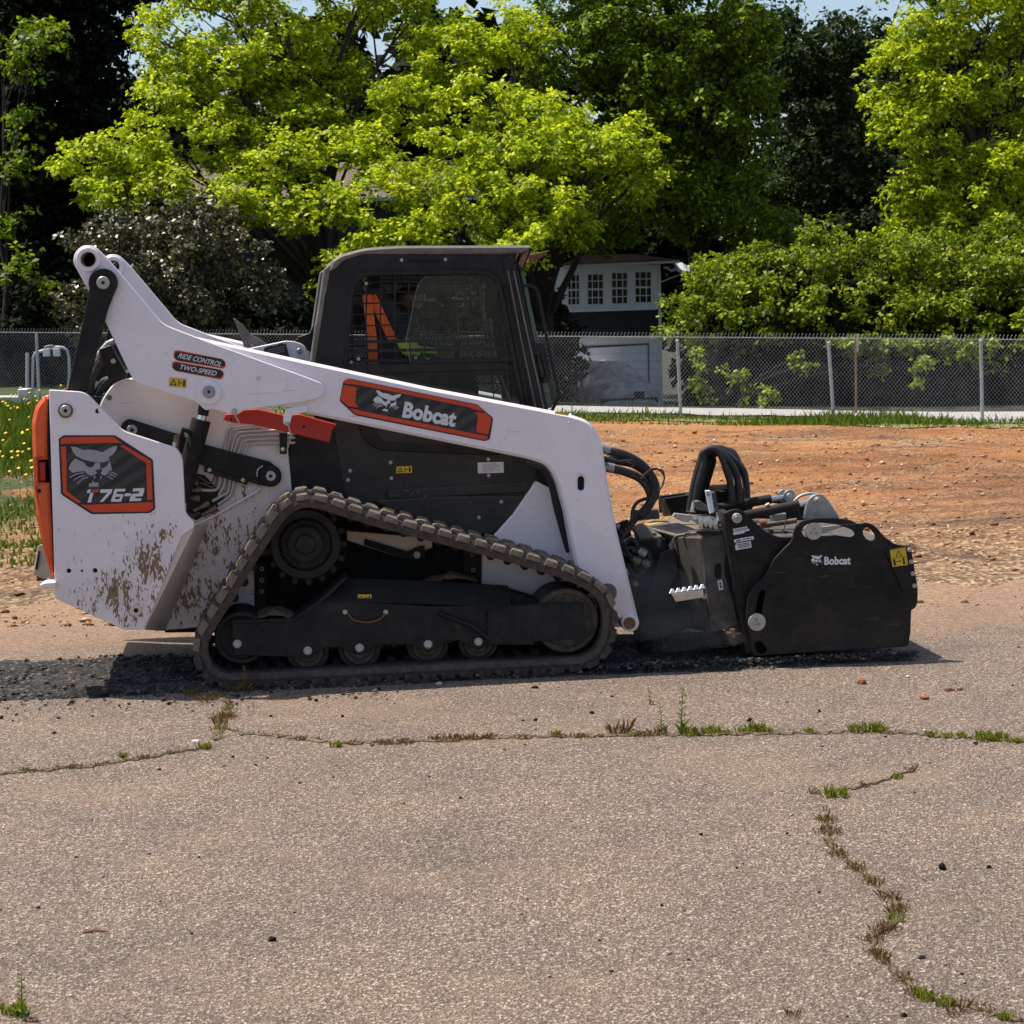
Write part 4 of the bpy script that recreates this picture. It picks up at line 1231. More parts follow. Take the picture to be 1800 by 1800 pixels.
# ---- chassis side panels
ch = pl('chassis_panel', [(172, 722, 4), (180, 700, 14), (200, 672, 16), (231, 664, 6), (430, 690), (520, 750), (506, 790), (514, 872, 6), (475, 900), (448, 985), (448, 1095), (270, 1110, 6), (240, 1000), (190, 780)], .45, .50, 'white_speckled', b=.006)
dk('panel_hole', 192, 699, .447, .45, 5, 'cab_grey', ch, b=0)
tb('weld_lip', [(340, 924, .435), (380, 905, .435), (452, 864, .435), (456, 858, .44)], 2.4, 'white', ch)
pl('front_chassis_panel', [(943, 846, 3), (973, 862, 8), (991, 936, 3), (1006, 987), (1022, 1050), (1000, 1075), (846, 1075), (846, 965, 6), (869, 941), (902, 904)], .43, .50, 'white', b=.006)
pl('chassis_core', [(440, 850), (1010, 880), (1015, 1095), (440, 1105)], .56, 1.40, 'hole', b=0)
pl('belly_plate', [(290, 1070), (1010, 1050), (1010, 1105), (290, 1112)], .50, 1.42, 'black_rough', b=0)
box('rear_body', (P(140, 900, .3).x, .52, P(200, 1060, .3).z), (P(420, 900, .3).x, 1.40, P(200, 700, .3).z), M['black'], loader)
wp = pl('inner_white_panel', [(609, 933), (760, 946), (760, 962), (716, 984), (610, 950)], .51, .53, 'cream')
pl('inner_bar', [(642, 948), (716, 970, 3), (745, 958, 6), (750, 982, 6), (722, 986), (640, 958)], .47, .50, 'black_rough')
dk('inner_pin', 733, 976, .46, .47, 7, 'grey_steel')
pl('inner_post', [(447, 990), (470, 985), (468, 1080), (449, 1080)], .44, .5, 'black_rough'); pl('inner_post', [(815, 970), (846, 965), (846, 1030), (815, 1030)], .42, .5, 'black_rough')
for (x, y) in ((830, 974), (832, 1002), (460, 1000), (460, 1020), (460, 1040)): dk('post_hole', x, y, .415 if x > 600 else .437, .442, 4, 'grey_steel', loader, hole=2.2, b=.001, seg=18)

# ---- black side body below the cab
side = pl('side_body_panel', [(585, 742), (640, 730), (930, 796), (975, 830), (965, 870), (905, 915, 10), (868, 945, 10), (840, 960), (607, 900), (600, 860)], .48, .56, 'black_spattered', b=.004)
pl('access_panel', [(505, 745), (584, 742), (608, 868), (608, 905), (520, 905), (512, 860), (505, 800)], .476, .56, 'black', b=.004)
pl('window_surround', [(625, 735, 10), (640, 778, 18), (670, 792, 8), (860, 800, 8), (880, 800), (860, 786), (672, 776, 12), (652, 740)], .472, .482, 'black', side, b=.004)
pl('lower_cover', [(655, 880, 8), (760, 872), (930, 872), (948, 850, 8), (962, 858, 8), (905, 912, 12), (866, 940, 14), (830, 944, 6), (690, 905)], .455, .485, 'black_spattered', side, b=.012)
pl('body_ridge', [(680, 862, 3), (930, 848, 3), (932, 866, 3), (680, 878, 3)], .463, .482, 'black_spattered', side, b=.006)
for (x, y) in ((686.5, 813), (688, 841), (615.5, 827.5), (612, 844), (858.5, 807.7), (859, 836), (842, 910), (881, 882)):
    bolt(x, y, .48 if y < 845 else .455, 3.4, side)
warn([(697, 820), (724, 819), (724.5, 831), (696, 832)], .4775, side)
print_flat(FL, 'data_plate', [[(839.5, 813), (885, 812), (885.5, 831), (840, 832)]], .4785, M['decal_white'], side)
print_flat(FL, 'data_plate_text', [[(848, y), (848 + w, y - .3), (848 + w, y + .9), (848, y + 1.2)] for y, w in ((815.5, 26), (818.5, 30), (821.5, 22), (824.5, 29), (827.5, 20))], .4775, M['decal_grey'], side)
# hose loop behind the front of the arm
tube('loom_hose', catmull([P(925, 815, .40), P(950, 822, .38), P(968, 850, .38), P(980, 900, .39), P(1000, 970, .40)], 6), .016, M['rubber'], loader)
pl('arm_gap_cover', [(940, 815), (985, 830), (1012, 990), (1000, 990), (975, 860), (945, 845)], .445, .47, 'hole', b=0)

# ---- hydraulic cylinder and linkage
cyl = tube('lift_cylinder', [P(354, 738, .36), P(316, 880, .36)], 17 * MPX, M['black_rough'], loader, 26)
tb('cylinder_rod', [(359, 716, .36), (353, 740, .36)], 8.5, 'chrome', cyl, 18)
tb('rod_sleeve', [(361, 700, .36), (356.5, 730, .36)], 10, 'black', cyl, 18)
tb('port_elbow', [(320, 766, .33), (322, 755, .31), (336, 760, .33)], 5, 'black', cyl); tb('port_fitting', [(311, 766, .32), (309, 790, .32)], 5.2, 'brass', cyl); tb('port_nut', [(309, 778, .32), (307, 790, .32)], 6, 'zinc', cyl, 6)
lk = pl('control_link', circle_px(227, 752, 15, 12, math.radians(120), math.radians(285), True) + [(307, 762), (360, 782), (474, 812)] + circle_px(476, 837, 19, 14, math.radians(-70), math.radians(110), True) + [(455, 853), (352, 816), (300, 788)], .405, .44, 'black_rough')
dk('link_washer', 232, 756, .395, .405, 9.5, 'grey_steel', lk); dk('link_washer_hole', 232, 756, .393, .395, 3.5, 'hole', lk, b=0)
dk('link_boss', 476, 837, .388, .405, 18, 'black', lk); dk('link_washer', 476, 837, .378, .388, 9, 'zinc', lk); dk('pin_hole', 476, 837, .376, .378, 3, 'hole', lk, b=0)
tube('link_edge', catmull([P(452, 838, .398), P(453, 826, .398), P(462, 819, .398)], 4), .004, M['zinc'], lk, 6)
br = pl('pipe_bracket', [(360, 820), (437, 846), (434, 853), (428, 851), (358, 829)], .40, .445, 'black'); bolt(368, 826, .40, 4, br); bolt(427, 844, .40, 4, br)
br = pl('pipe_clamp', [(491, 760), (505, 760), (504, 798), (492, 798)], .41, .45, 'black'); bolt(497, 790, .41, 4, br)
k8 = 220 / 1800
c8 = lambda x, y, v: P(300 + x * k8, 700 + y * k8, v)
rows = [((755, 800), (835, 420), (1250, 390)), ((795, 800), (868, 450), (1300, 415)), ((860, 800), (940, 490), (1560, 460)), ((905, 800), (985, 540), (1790, 510)), ((965, 820), (1030, 605), (1790, 570)), ((1050, 850), (1110, 660), (1790, 640))]
for i, (a, b_, c) in enumerate(rows):
    v = .432 - .002 * i
    A, B, C = c8(*a, v), c8(*b_, v), c8(*c, v)
    pts = [A, B + (A - B) * .22, B + (A - B) * .08 + (C - B) * .025, B + (C - B) * .10, C]
    tube('hydraulic_pipe', pts, .0065, M['zinc'], loader, 8)
for pts in ([(720, 1100), (700, 1240), (640, 1320), (440, 1320)], [(790, 1100), (765, 1260), (690, 1400)], [(860, 1120), (830, 1340), (760, 1390), (600, 1480)], [(925, 1130), (870, 1370), (800, 1450), (680, 1530)]):
    tube('hydraulic_pipe', catmull([c8(x, y, .425) for x, y in pts], 5), .0085, M['zinc'], loader, 8)
for pts in ([(640, 1100), (600, 1200), (540, 1220), (440, 1150), (350, 1120)], [(670, 1110), (640, 1250), (580, 1280), (480, 1230), (400, 1225)]):
    tube('hydraulic_pipe', catmull([c8(x, y, .428) for x, y in pts], 5), .004, M['brass'], loader, 6)
for (a, b_) in (((330, 1620), (560, 1500)), ((450, 1680), (660, 1570)), ((270, 1330), (440, 1310)), ((300, 1200), (400, 1215)), ((230, 1420), (420, 1440))):
    A, B = c8(*a, .42), c8(*b_, .42)
    f_ = tube('hose_fitting', [A, A + (B - A) * .5, A + (B - A) * .52, B], [.012, .012, .018, .018], M['brass'], loader, 8)
tube('rear_hose', catmull([c8(200, 1640, .40), c8(330, 1690, .41), c8(420, 1640, .41)], 5), .014, M['rubber'], loader)
pl('pipe_recess', [(326, 830), (360, 835), (400, 880), (345, 915), (328, 905)], .446, .452, 'black', b=0)

# ---- rear engine bay details behind the link
eb = pl('engine_bracket', [(173, 614, 4), (195, 606, 4), (223, 659), (191, 668, 4)], .40, .46, 'black'); bolt(199, 635, .40, 4.5, eb)
tube('engine_hose', catmull([P(158, 700, .6), P(160, 672, .6), P(172, 645, .6), P(182, 620, .6)], 5), .022, M['rubber'], loader)
tube('engine_hose', catmull([P(175, 705, .62), P(182, 684, .62), P(200, 668, .62), P(222, 662, .62)], 5), .026, M['rubber'], loader)
tb('engine_pipe', [(160, 640, .7), (190, 604, .7), (200, 600, .7)], 6, 'grey_steel'); tb('engine_fitting', [(164, 644, .55), (172, 633, .55)], 5, 'brass')
pl('engine_cover', [(150, 700), (178, 664, 8), (230, 650), (236, 700), (230, 730), (150, 730)], .75, 1.4, 'black', b=.01)
pl('cross_plate', [(180, 692), (232, 680), (236, 712), (172, 718)], .5, .7, 'black_rough')

# ---- things on the rear deck between arms and cab
rd = pl('deck_bracket', [(425, 615), (502, 599), (518, 600, 6), (537, 607, 10), (544, 626), (545, 660), (430, 660)], .86, .90, 'white')
pl('deck_label', [(464, 611), (501.5, 601), (509, 627), (509, 640), (466, 640)], .855, .86, 'decal_black', rd, b=0)
print_flat(FL, 'deck_label_text', [[(478, 607.5), (489, 604.7), (489.4, 606), (478.3, 608.8)]] + [[(470, y + 2), (500, y - 4.5), (500.3, y - 3.7), (470.3, y + 2.8)] for y in (613, 617, 621)], .853, M['decal_grey'], rd)
for (x, y) in ((466.5, 609.5), (500, 602.5)): dk('rivet', x, y, .85, .856, 2.2, 'decal_white', rd, b=0, seg=12)
dk('deck_pin', 526, 617, .85, .86, 5, 'grey_steel', rd)
pl('deck_fin', [(409, 559), (414, 561), (428, 572), (442, 589, 6), (453, 593), (469, 604), (476, 614), (432, 618), (414, 567)], .95, .965, 'cab_grey')
pl('deck_fin', [(518, 601), (524, 592), (545, 585, 5), (551, 571), (556, 570), (556, 625), (530, 610)], .92, .94, 'black')
tb('deck_bolt', [(441, 606, .945), (446, 609, .945)], 2.5, 'zinc')
pl('rear_deck', [(240, 668), (440, 620), (560, 640), (560, 700), (240, 720)], .5, 1.4, 'black', b=.01)
# ---- cab
CV = .50
cab = pl('cab_frame', [(551, 640), (569, 520), (583, 462, 5), (596, 450, 6), (640, 440, 12), (912, 441), (906, 452), (966, 730), (940, 760), (552, 745)], CV, CV + .06, 'black',
         holes=[[(606, 720), (613, 600), (622, 505, 8), (632, 489, 12), (652, 483, 8), (850, 481, 10), (868, 488, 10), (875, 500), (919, 720)]], b=.006)
o = cab.copy(); col.objects.link(o); o.parent = loader; o.location = (0, .86, 0)
pl('window_rim', [(598, 725), (606, 600), (615, 500, 8), (627, 482, 12), (650, 475, 8), (852, 473, 10), (875, 482, 10), (884, 500), (928, 725)], CV - .012, CV, 'black',
   cab, holes=[[(607, 715), (614, 600), (623, 506, 8), (633, 490, 12), (653, 484, 8), (849, 482, 10), (867, 489, 10), (874, 501), (917, 715)]], b=.008)
roof = pl('roof', [(578, 478), (583, 458, 5), (597, 448, 8), (640, 436, 14), (700, 432), (931, 431, 3), (936, 433), (928, 444), (905, 446), (640, 446, 10), (603, 457, 8), (592, 470)], CV - .012, CV + .95, 'cab_grey', b=.012)
for (x, y) in ((706, 457), (783, 456)): bolt(x, y, CV, 3, cab)
print_flat(FL, 'roof_grip', [[(716, 456), (776, 455), (776, 461), (716, 462)]], CV - .001, M['hole'], cab)
pl('rear_pillar', [(569, 473), (583, 462), (556, 640), (544, 640)], CV + .0, CV + .09, 'cab_grey', b=.006)
o = pl('rear_pillar', [(569, 473), (583, 462), (556, 640), (544, 640)], CV + .0, CV + .09, 'cab_grey', b=.006); o.location = (0, .83, 0)
pl('rear_lower_wall', [(552, 600), (560, 600), (552, 700), (540, 700)], CV + .05, CV + .86, 'black', b=0)
pl('cab_floor', [(560, 730), (940, 745), (940, 765), (560, 760)], CV + .06, CV + .85, 'black', b=0)
tb('rear_hinge_rod', [(556, 571, .47), (549, 634, .47)], 3.2, 'cab_grey')
tb('antenna', [(570, 465, .8), (574, 440, .8)], .8, 'rubber')
# middle rail, front pillar, windshield edge
pl('window_rail', [(606, 641), (880, 637), (905, 642), (906, 650), (700, 655), (604, 660)], CV + .012, CV + .035, 'black', cab)
fp_ = pl('front_pillar', [(884, 455, 4), (904, 446), (962, 722), (936, 722)], CV - .018, CV + .02, 'black', b=.006)
tb('pillar_trim', [(903, 476, CV - .02), (930, 600, CV - .02), (956, 718, CV - .02)], 1.6, 'cab_grey', fp_, 6)
tb('pillar_trim', [(893, 476, CV - .022), (917, 600, CV - .022), (942, 718, CV - .022)], 1.2, 'cab_grey', fp_, 6)
pl('windshield', [(913, 476), (920, 474), (970, 716), (962, 718)], CV + .06, CV + .86, 'glass', b=0)
pl('windshield_edge', [(914, 478), (921, 476), (971, 716), (962, 718)], CV + .045, CV + .06, 'green_edge', b=.001)
pl('door_frame', [(905, 470), (914, 470), (962, 716), (950, 718)], CV + .03, CV + .10, 'hole', b=.002)
pl('door_frame', [(905, 470), (914, 470), (962, 716), (950, 718)], CV + .80, CV + .86, 'black', b=.002)
tube('grab_bar', [P(904, 502, CV - .01), P(932, 502, CV - .01), P(940, 505, CV - .01), P(946, 515, CV - .01), P(964, 610, CV - .01), P(981, 685, CV - .01), P(983, 694, CV - .01), P(979, 705, CV - .01), P(970, 722, CV - .01)], .0085, M['black'], loader, 10)
hd = pl('door_handle', [(936, 607, 4), (948, 603, 4), (956, 606, 4), (968, 655, 5), (966, 670, 5), (958, 675, 4), (952, 668), (960, 660), (950, 622), (940, 625)], CV - .02, CV + .03, 'black')
# visor lamps; rust-brown colour stands in for sunlight on and through them
vl = pl('work_light', [(908, 466), (916, 446), (935, 433), (934, 442), (918, 476, 3), (913, 476)], CV - .005, CV + .10, 'black_rough')
pl('work_light_lens', [(911, 463), (919, 447), (930, 440), (918, 472)], CV - .010, CV - .005, 'rusty', vl, b=.001)
pl('work_light', [(928, 448), (966, 440), (948, 456), (930, 462)], CV + .76, CV + .86, 'rusty')
# guard grid in the side window: each bar one piece
gv_ = CV + .045
gd = pl('side_guard', [(603, 648), (890, 648), (890, 660), (603, 660)], gv_, gv_ + .008, 'black', b=0)
for i, x in enumerate(range(612, 890, 23)):
    x1 = x + 10 + i * 1.2
    tube('guard_bar', [P(x1, 484, gv_), P(x + 6 + i * 2.2, 560, gv_), P(x + 8 + i * 2.6, 655, gv_)], 1.5 * MPX, M['black'], gd, 6)
for y in (494, 512, 531, 550, 570, 590):
    tube('guard_bar', [P(610, y + 3, gv_ + .004), P(892, y - 3, gv_ + .004)], 1.5 * MPX, M['black'], gd, 6)
for y in (598, 614, 632):
    pl('guard_rail', [(606, y), (894, y - 4), (894, y + 2), (606, y + 6)], gv_ - .002, gv_ + .004, 'black', gd, b=0)
for (x, y) in ((643.5, 498), (617, 637), (630, 631), (731, 629), (752, 632)): bolt(x, y, gv_ - .006, 3.2, gd)
# sliding glass with a pale edge
gl = pl('sliding_glass', [(752, 485), (864, 483), (876, 500), (905, 636), (725, 640), (713, 598), (733, 505)], CV + .022, CV + .027, 'glass', b=0)
tube('glass_edge', catmull([P(x, y, CV + .0205) for x, y in ((750, 485), (738, 497), (731, 515), (722, 560), (715, 590), (714, 602), (722, 640))], 5), .0022, M['green_edge'], gl, 6)
pl('glass_track', [(722, 632), (880, 630), (880, 637), (722, 640)], CV + .014, CV + .03, 'black', gl)
pl('lower_glass', [(606, 656), (906, 650), (919, 718), (604, 718)], CV + .025, CV + .03, 'glass', b=0)
pl('far_glass', [(613, 600), (622, 505), (632, 489), (652, 483), (868, 488), (919, 720), (606, 720)], CV + .84, CV + .845, 'glass', b=0)
# far guard bars
for i in range(10):
    x = 630 + i * 27
    tube('guard_bar', [P(x + 6, 486, 1.30), P(x + 22, 700, 1.30)], .0035, M['rusty' if i % 3 == 0 and i > 4 else 'black'], gd, 5)
for i in range(9):
    y = 498 + i * 22
    tube('guard_bar', [P(610, y, 1.302), P(905, y, 1.302)], .0035, M['black'], gd, 5)
# inside the cab
seat = hull('operator_seat', [P(x, y, v) for v in (.72, 1.18) for (x, y) in ((640, 500), (672, 500), (694, 660), (790, 665), (796, 705), (650, 712))], M['seat'], loader, .02)
hull('headrest', [P(x, y, v) for v in (.82, 1.08) for (x, y) in ((640, 470), (664, 470), (672, 498), (644, 498))], M['seat'], seat, .015)
pl('control_panel', [(765, 640, 6), (830, 632, 6), (845, 715), (760, 715)], .60, .70, 'black', b=.01)
tb('joystick', [(800, 640, .65), (806, 600, .65)], 6, 'black'); tb('armrest', [(715, 640, .64), (790, 640, .64)], 9, 'seat')
for (x0, y0, x1, y1) in ((860, 560, 900, 720), (848, 500, 868, 640)):
    tube('door_wiring', catmull([P(x0, y0, 1.2), P((x0 + x1) / 2 - 8, (y0 + y1) / 2, 1.18), P(x1, y1, 1.2)], 6), .012, M['cab_grey'], loader, 8)
# orange shoulder belt
def web(name, pts, w, v):
    return pl(name, strip_px(pts, w), v, v + .006, 'belt', seat, b=.001)
web('seat_belt', [(645, 518), (650, 560), (655, 600), (657, 660)], 16, .62)
web('seat_belt', [(654, 520), (668, 550), (682, 580), (692, 600)], 15, .66)

# ---- operator: one continuous skinned figure
op = bpy.data.meshes.new('person')
J = {'pel': (705, 668, .93), 'sp1': (700, 630, .93), 'sp2': (702, 590, .93), 'nk': (712, 548, .93), 'hd1': (718, 536, .93), 'hd2': (724, 518, .93), 'hd3': (725, 503, .93),
     'shn': (706, 565, .76), 'eln': (722, 622, .70), 'hn': (790, 628, .66), 'shf': (706, 565, 1.10), 'elf': (722, 622, 1.15), 'hf': (790, 628, 1.18),
     'hpn': (708, 674, .86), 'knn': (805, 655, .82), 'ftn': (830, 745, .82), 'hpf': (708, 674, 1.0), 'knf': (805, 655, 1.04), 'ftf': (830, 745, 1.04), 'ton': (860, 750, .82), 'tof': (860, 750, 1.04)}
RADII = {'pel': .13, 'sp1': .125, 'sp2': .14, 'nk': .06, 'hd1': .066, 'hd2': .088, 'hd3': .062, 'shn': .075, 'eln': .05, 'hn': .04, 'shf': .075, 'elf': .05, 'hf': .04, 'hpn': .09, 'knn': .065, 'ftn': .05, 'hpf': .09, 'knf': .065, 'ftf': .05, 'ton': .035, 'tof': .035}
names = list(J)
E = [('pel', 'sp1'), ('sp1', 'sp2'), ('sp2', 'nk'), ('nk', 'hd1'), ('hd1', 'hd2'), ('hd2', 'hd3'), ('sp2', 'shn'), ('shn', 'eln'), ('eln', 'hn'), ('sp2', 'shf'), ('shf', 'elf'), ('elf', 'hf'),
     ('pel', 'hpn'), ('hpn', 'knn'), ('knn', 'ftn'), ('pel', 'hpf'), ('hpf', 'knf'), ('knf', 'ftf'), ('ftn', 'ton'), ('ftf', 'tof')]
op.from_pydata([P(*J[n]) for n in names], [(names.index(a), names.index(b)) for a, b in E], [])
person = link('person', op, None, None, FL.o); person.rotation_euler = (0, 0, THETA)
md = person.modifiers.new('skin', 'SKIN')
for i, n in enumerate(names):
    op.skin_vertices[0].data[i].radius = (RADII[n], RADII[n]); op.skin_vertices[0].data[i].use_root = (n == 'pel')
sb_ = person.modifiers.new('sub', 'SUBSURF'); sb_.levels = 2; sb_.render_levels = 2
dg = bpy.context.evaluated_depsgraph_get(); dg.update()
me2 = bpy.data.meshes.new_from_object(person.evaluated_get(dg))
person.modifiers.clear(); person.data = me2
me2.materials.clear(); me2.materials.append(M['hivis']); me2.materials.append(M['cloth_dark']); me2.materials.append(M['skin']); me2.materials.append(M['hair'])
zn = P(*J['nk']).z; zh = P(*J['hd2']).z; zp = P(*J['pel']).z
for f in me2.polygons:
    c = f.center
    f.use_smooth = True
    f.material_index = 0 if P(690, 622, .8).z < c.z < P(690, 598, .8).z else 1
    if c.z > zh: f.material_index = 3
    elif c.z > zn + .02: f.material_index = 2
    elif c.z < zp + .03: f.material_index = 1
    elif c.x > P(*J['hn']).x - .06 and c.z < P(*J['hn']).z + .08: f.material_index = 2
tag(person, 'operator in a lime shirt sitting behind the guarded cab window', 'person')

# ---- rubber tracks
BODY = [(420, 1206), (620, 1197), (820, 1187), (1000, 1178), (1036, 1172), (1062, 1154), (1077, 1122), (1081, 1085), (1073, 1052), (1049, 1025), (1008, 1003), (915, 973), (812, 945), (730, 923), (662, 905), (604, 887), (566, 875), (536, 872), (508, 881), (483, 902), (440, 966), (396, 1038), (355, 1105), (344, 1136), (348, 1166), (363, 1190), (386, 1203)]
path = [Vector((p.x, p.z)) for p in (P(x, y, 0.0) for x, y in BODY)]
dense = catmull(path, 40, True)
# resample by length
L = [0.0]
for i in range(len(dense)): L.append(L[-1] + (dense[(i + 1) % len(dense)] - dense[i]).length)
TOT = L[-1]
def at_len(s):
    s = s % TOT
    lo, hi = 0, len(dense)
    while hi - lo > 1:
        m = (lo + hi) // 2
        if L[m] <= s: lo = m
        else: hi = m
    a, b = dense[lo], dense[(lo + 1) % len(dense)]
    t = (s - L[lo]) / max(L[lo + 1] - L[lo], 1e-9)
    return a + (b - a) * t
def frame_at(s):
    p = at_len(s); t = (at_len(s + .03) - at_len(s - .03)).normalized()
    out = Vector((t.y, -t.x))          # outwards for this travel direction
    return p, t, out
cen = sum(path, Vector((0, 0))) / len(path)
_p, _t, _o = frame_at(0.3)
SGN = 1 if _o.dot(_p - cen) > 0 else -1
N = 260
TH = .056
prof = [(0.0, -TH * .55), (.012, 0.0), (.418, 0.0), (.43, -TH * .55), (.418, -TH), (.012, -TH)]
verts, faces = [], []
for i in range(N):
    p, t, o_ = frame_at(TOT * i / N); o_ = o_ * SGN
    for (v, d) in prof:
        q = p + o_ * d
        verts.append((q.x, v, q.y))
m_ = len(prof)
for i in range(N):
    j = (i + 1) % N
    for k_ in range(m_):
        faces.append((i * m_ + k_, i * m_ + (k_ + 1) % m_, j * m_ + (k_ + 1) % m_, j * m_ + k_))
me = mesh_of('rubber_track', verts, faces); smooth_angle(me, 35)
track = link('rubber_track', me, M['track'], loader)
# one lug, shared: three blocks across the width with a stepped outline
def lug_mesh():
    verts, faces = [], []
    for (v0, v1, s0, s1) in ((-.004, .135, -.036, .030), (.150, .280, -.022, .044), (.295, .434, -.036, .030)):
        b = len(verts)
        for (h, ins) in ((-.018, 0.0), (.009, .003), (.016, .012)):
            verts += [(s0 + ins, v0 + ins, h), (s1 - ins, v0 + ins, h), (s1 - ins, v1 - ins, h), (s0 + ins, v1 - ins, h)]
        for q in range(2):
            for i in range(4):
                j = (i + 1) % 4
                faces.append((b + q * 4 + i, b + q * 4 + j, b + q * 4 + 4 + j, b + q * 4 + 4 + i))
        faces.append((b + 8, b + 9, b + 10, b + 11))
    me = mesh_of('tread_lug', verts, faces); return me
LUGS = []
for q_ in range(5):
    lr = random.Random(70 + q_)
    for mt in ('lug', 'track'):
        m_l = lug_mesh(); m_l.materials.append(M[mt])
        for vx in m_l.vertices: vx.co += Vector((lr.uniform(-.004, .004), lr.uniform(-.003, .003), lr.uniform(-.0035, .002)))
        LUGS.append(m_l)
gv2, gf2 = [], []
for (h, a, b_) in ((0.0, .022, .05), (.024, .016, .04), (.034, .008, .03)):
    gv2 += [(-a, -b_, h), (a, -b_, h), (a, b_, h), (-a, b_, h)]
for q in range(2):
    for i in range(4):
        j = (i + 1) % 4; gf2.append((q * 4 + i, q * 4 + j, q * 4 + 4 + j, q * 4 + 4 + i))
gf2.append((8, 9, 10, 11))
GUIDE = mesh_of('guide_lug', gv2, gf2); GUIDE.materials.append(M['black_rough'])
NL = int(round(TOT / .0885))
far_track = track.copy(); col.objects.link(far_track); far_track.parent = loader; far_track.location = (0, 1.45, 0)
for par in (track, far_track):
    for i in range(NL):
        p, t, o_ = frame_at(TOT * (i + .3) / NL); o_ = o_ * SGN
        w = bpy.data.objects.new('tread_lug', LUGS[((i * 3) % 5) * 2 + (0 if o_.y > .05 else 1)]); col.objects.link(w); w.parent = par  # upward lugs dusty; lower and end ones get a darker copy imitating shade
        # local x along travel, z outwards
        tx = Vector((t.x, 0, t.y)); oz = Vector((o_.x, 0, o_.y)); vy = oz.cross(tx)
        off = 0.0 if vy.y > 0 else .43
        w.matrix_local = Matrix(((tx.x, vy.x, oz.x, p.x), (tx.y, vy.y, oz.y, off), (tx.z, vy.z, oz.z, p.y), (0, 0, 0, 1)))
        if par is track:
            for vv in (.215,):
                g = bpy.data.objects.new('guide_lug', GUIDE); col.objects.link(g); g.parent = par
                q = p - o_ * (TH - .004)
                g.matrix_local = Matrix(((tx.x, vy.x, -oz.x, q.x), (0, vy.y, -oz.y, vv), (tx.z, vy.z, -oz.z, q.y), (0, 0, 0, 1)))

# ---- undercarriage frame, rollers, idlers, sprocket
low = [(408, 1095), (516, 1093), (563, 1058, 6), (640, 1059), (760, 1066), (935, 1062), (935, 1127), (864, 1128), (858, 1138), (850, 1137), (841, 1143), (832, 1139), (808, 1126), (788, 1127), (772, 1138), (752, 1146), (736, 1140), (716, 1132), (666, 1133), (649, 1144), (631, 1151), (613, 1144), (594, 1137), (572, 1139), (552, 1151), (541, 1157), (520, 1155), (410, 1152)]
tf = pl('track_frame', low, .055, .085, 'frame_black', b=.003)
hull('frame_top_cover', [P(563, 1057, .056), P(608, 1016, .16), P(760, 1021, .16), P(893, 1029, .16), P(900, 1066, .056), P(563, 1057, .38), P(608, 1016, .38), P(893, 1029, .38), P(900, 1066, .38)], M['frame_black'], tf, .004)
pl('frame_ledge', [(406, 1090), (515, 1087, 3), (562, 1054), (606, 1014), (612, 1016), (566, 1060), (518, 1094), (406, 1096)], .05, .36, 'frame_black', tf)
pl('frame_nose', [(858, 1070, 4), (938, 1062), (1026, 1060, 2), (1029, 1122, 2), (942, 1128), (858, 1134)], .035, .06, 'frame_black', tf)
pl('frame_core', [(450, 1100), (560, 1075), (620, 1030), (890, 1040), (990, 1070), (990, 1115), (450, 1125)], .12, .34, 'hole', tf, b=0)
tb('frame_skid_bar', [(862, 1130, .045), (938, 1130, .045)], 4, 'black_rough', tf); tb('frame_rib', [(772, 1078, .05), (830, 1100, .045), (866, 1128, .045)], 4.5, 'black', tf)
tube('frame_handle', catmull([P(612, 1078, .048), P(622, 1090, .045), P(648, 1094, .045), P(668, 1088, .045), P(678, 1077, .048)], 5), .0035, M['rusty'], tf, 6)
for (x, y, r) in ((417, 1132, 7.6), (541, 1144, 7.6), (632, 1139, 7.6), (752.5, 1132.5, 7.6), (841, 1128, 7.4), (606.5, 1076, 4.3), (678, 1076, 4.3)): bolt(x, y, .055, r, tf)
for (x, y, r) in ((453, 1141, 3.6), (796, 1108, 4.5), (918, 1109, 4)): dk('frame_hole', x, y, (.033 if x > 860 else .0535), .056, r, 'hole', tf, b=0, seg=18)
warn([(629, 1045), (653, 1045), (653, 1055), (629, 1055)], .075, tf)
for (x, y, r) in ((541, 1145, 37), (632, 1140, 37), (752, 1133, 37), (841, 1129, 35)):
    w = dk('track_roller', x, y, .10, .36, r, 'roller', b=.012, seg=44)
    dk('roller_groove', x, y, .094, .10, r - 6, 'hole', w, hole=r - 9, b=0); dk('roller_hub', x, y, .090, .10, 20, 'roller', w, b=.006)
w = dk('front_idler', 996, 1091, .08, .36, 58, 'roller', b=.015, seg=56); dk('idler_rim', 996, 1091, .066, .08, 57, 'track', w, hole=47, b=.004, seg=56); dk('idler_hub', 996, 1091, .07, .08, 26, 'black', w)
w = dk('rear_idler', 424, 1121, .09, .36, 47, 'black_rough', b=.014, seg=50); dk('idler_rim', 424, 1121, .076, .09, 46, 'black', w, hole=37, b=.004, seg=50)
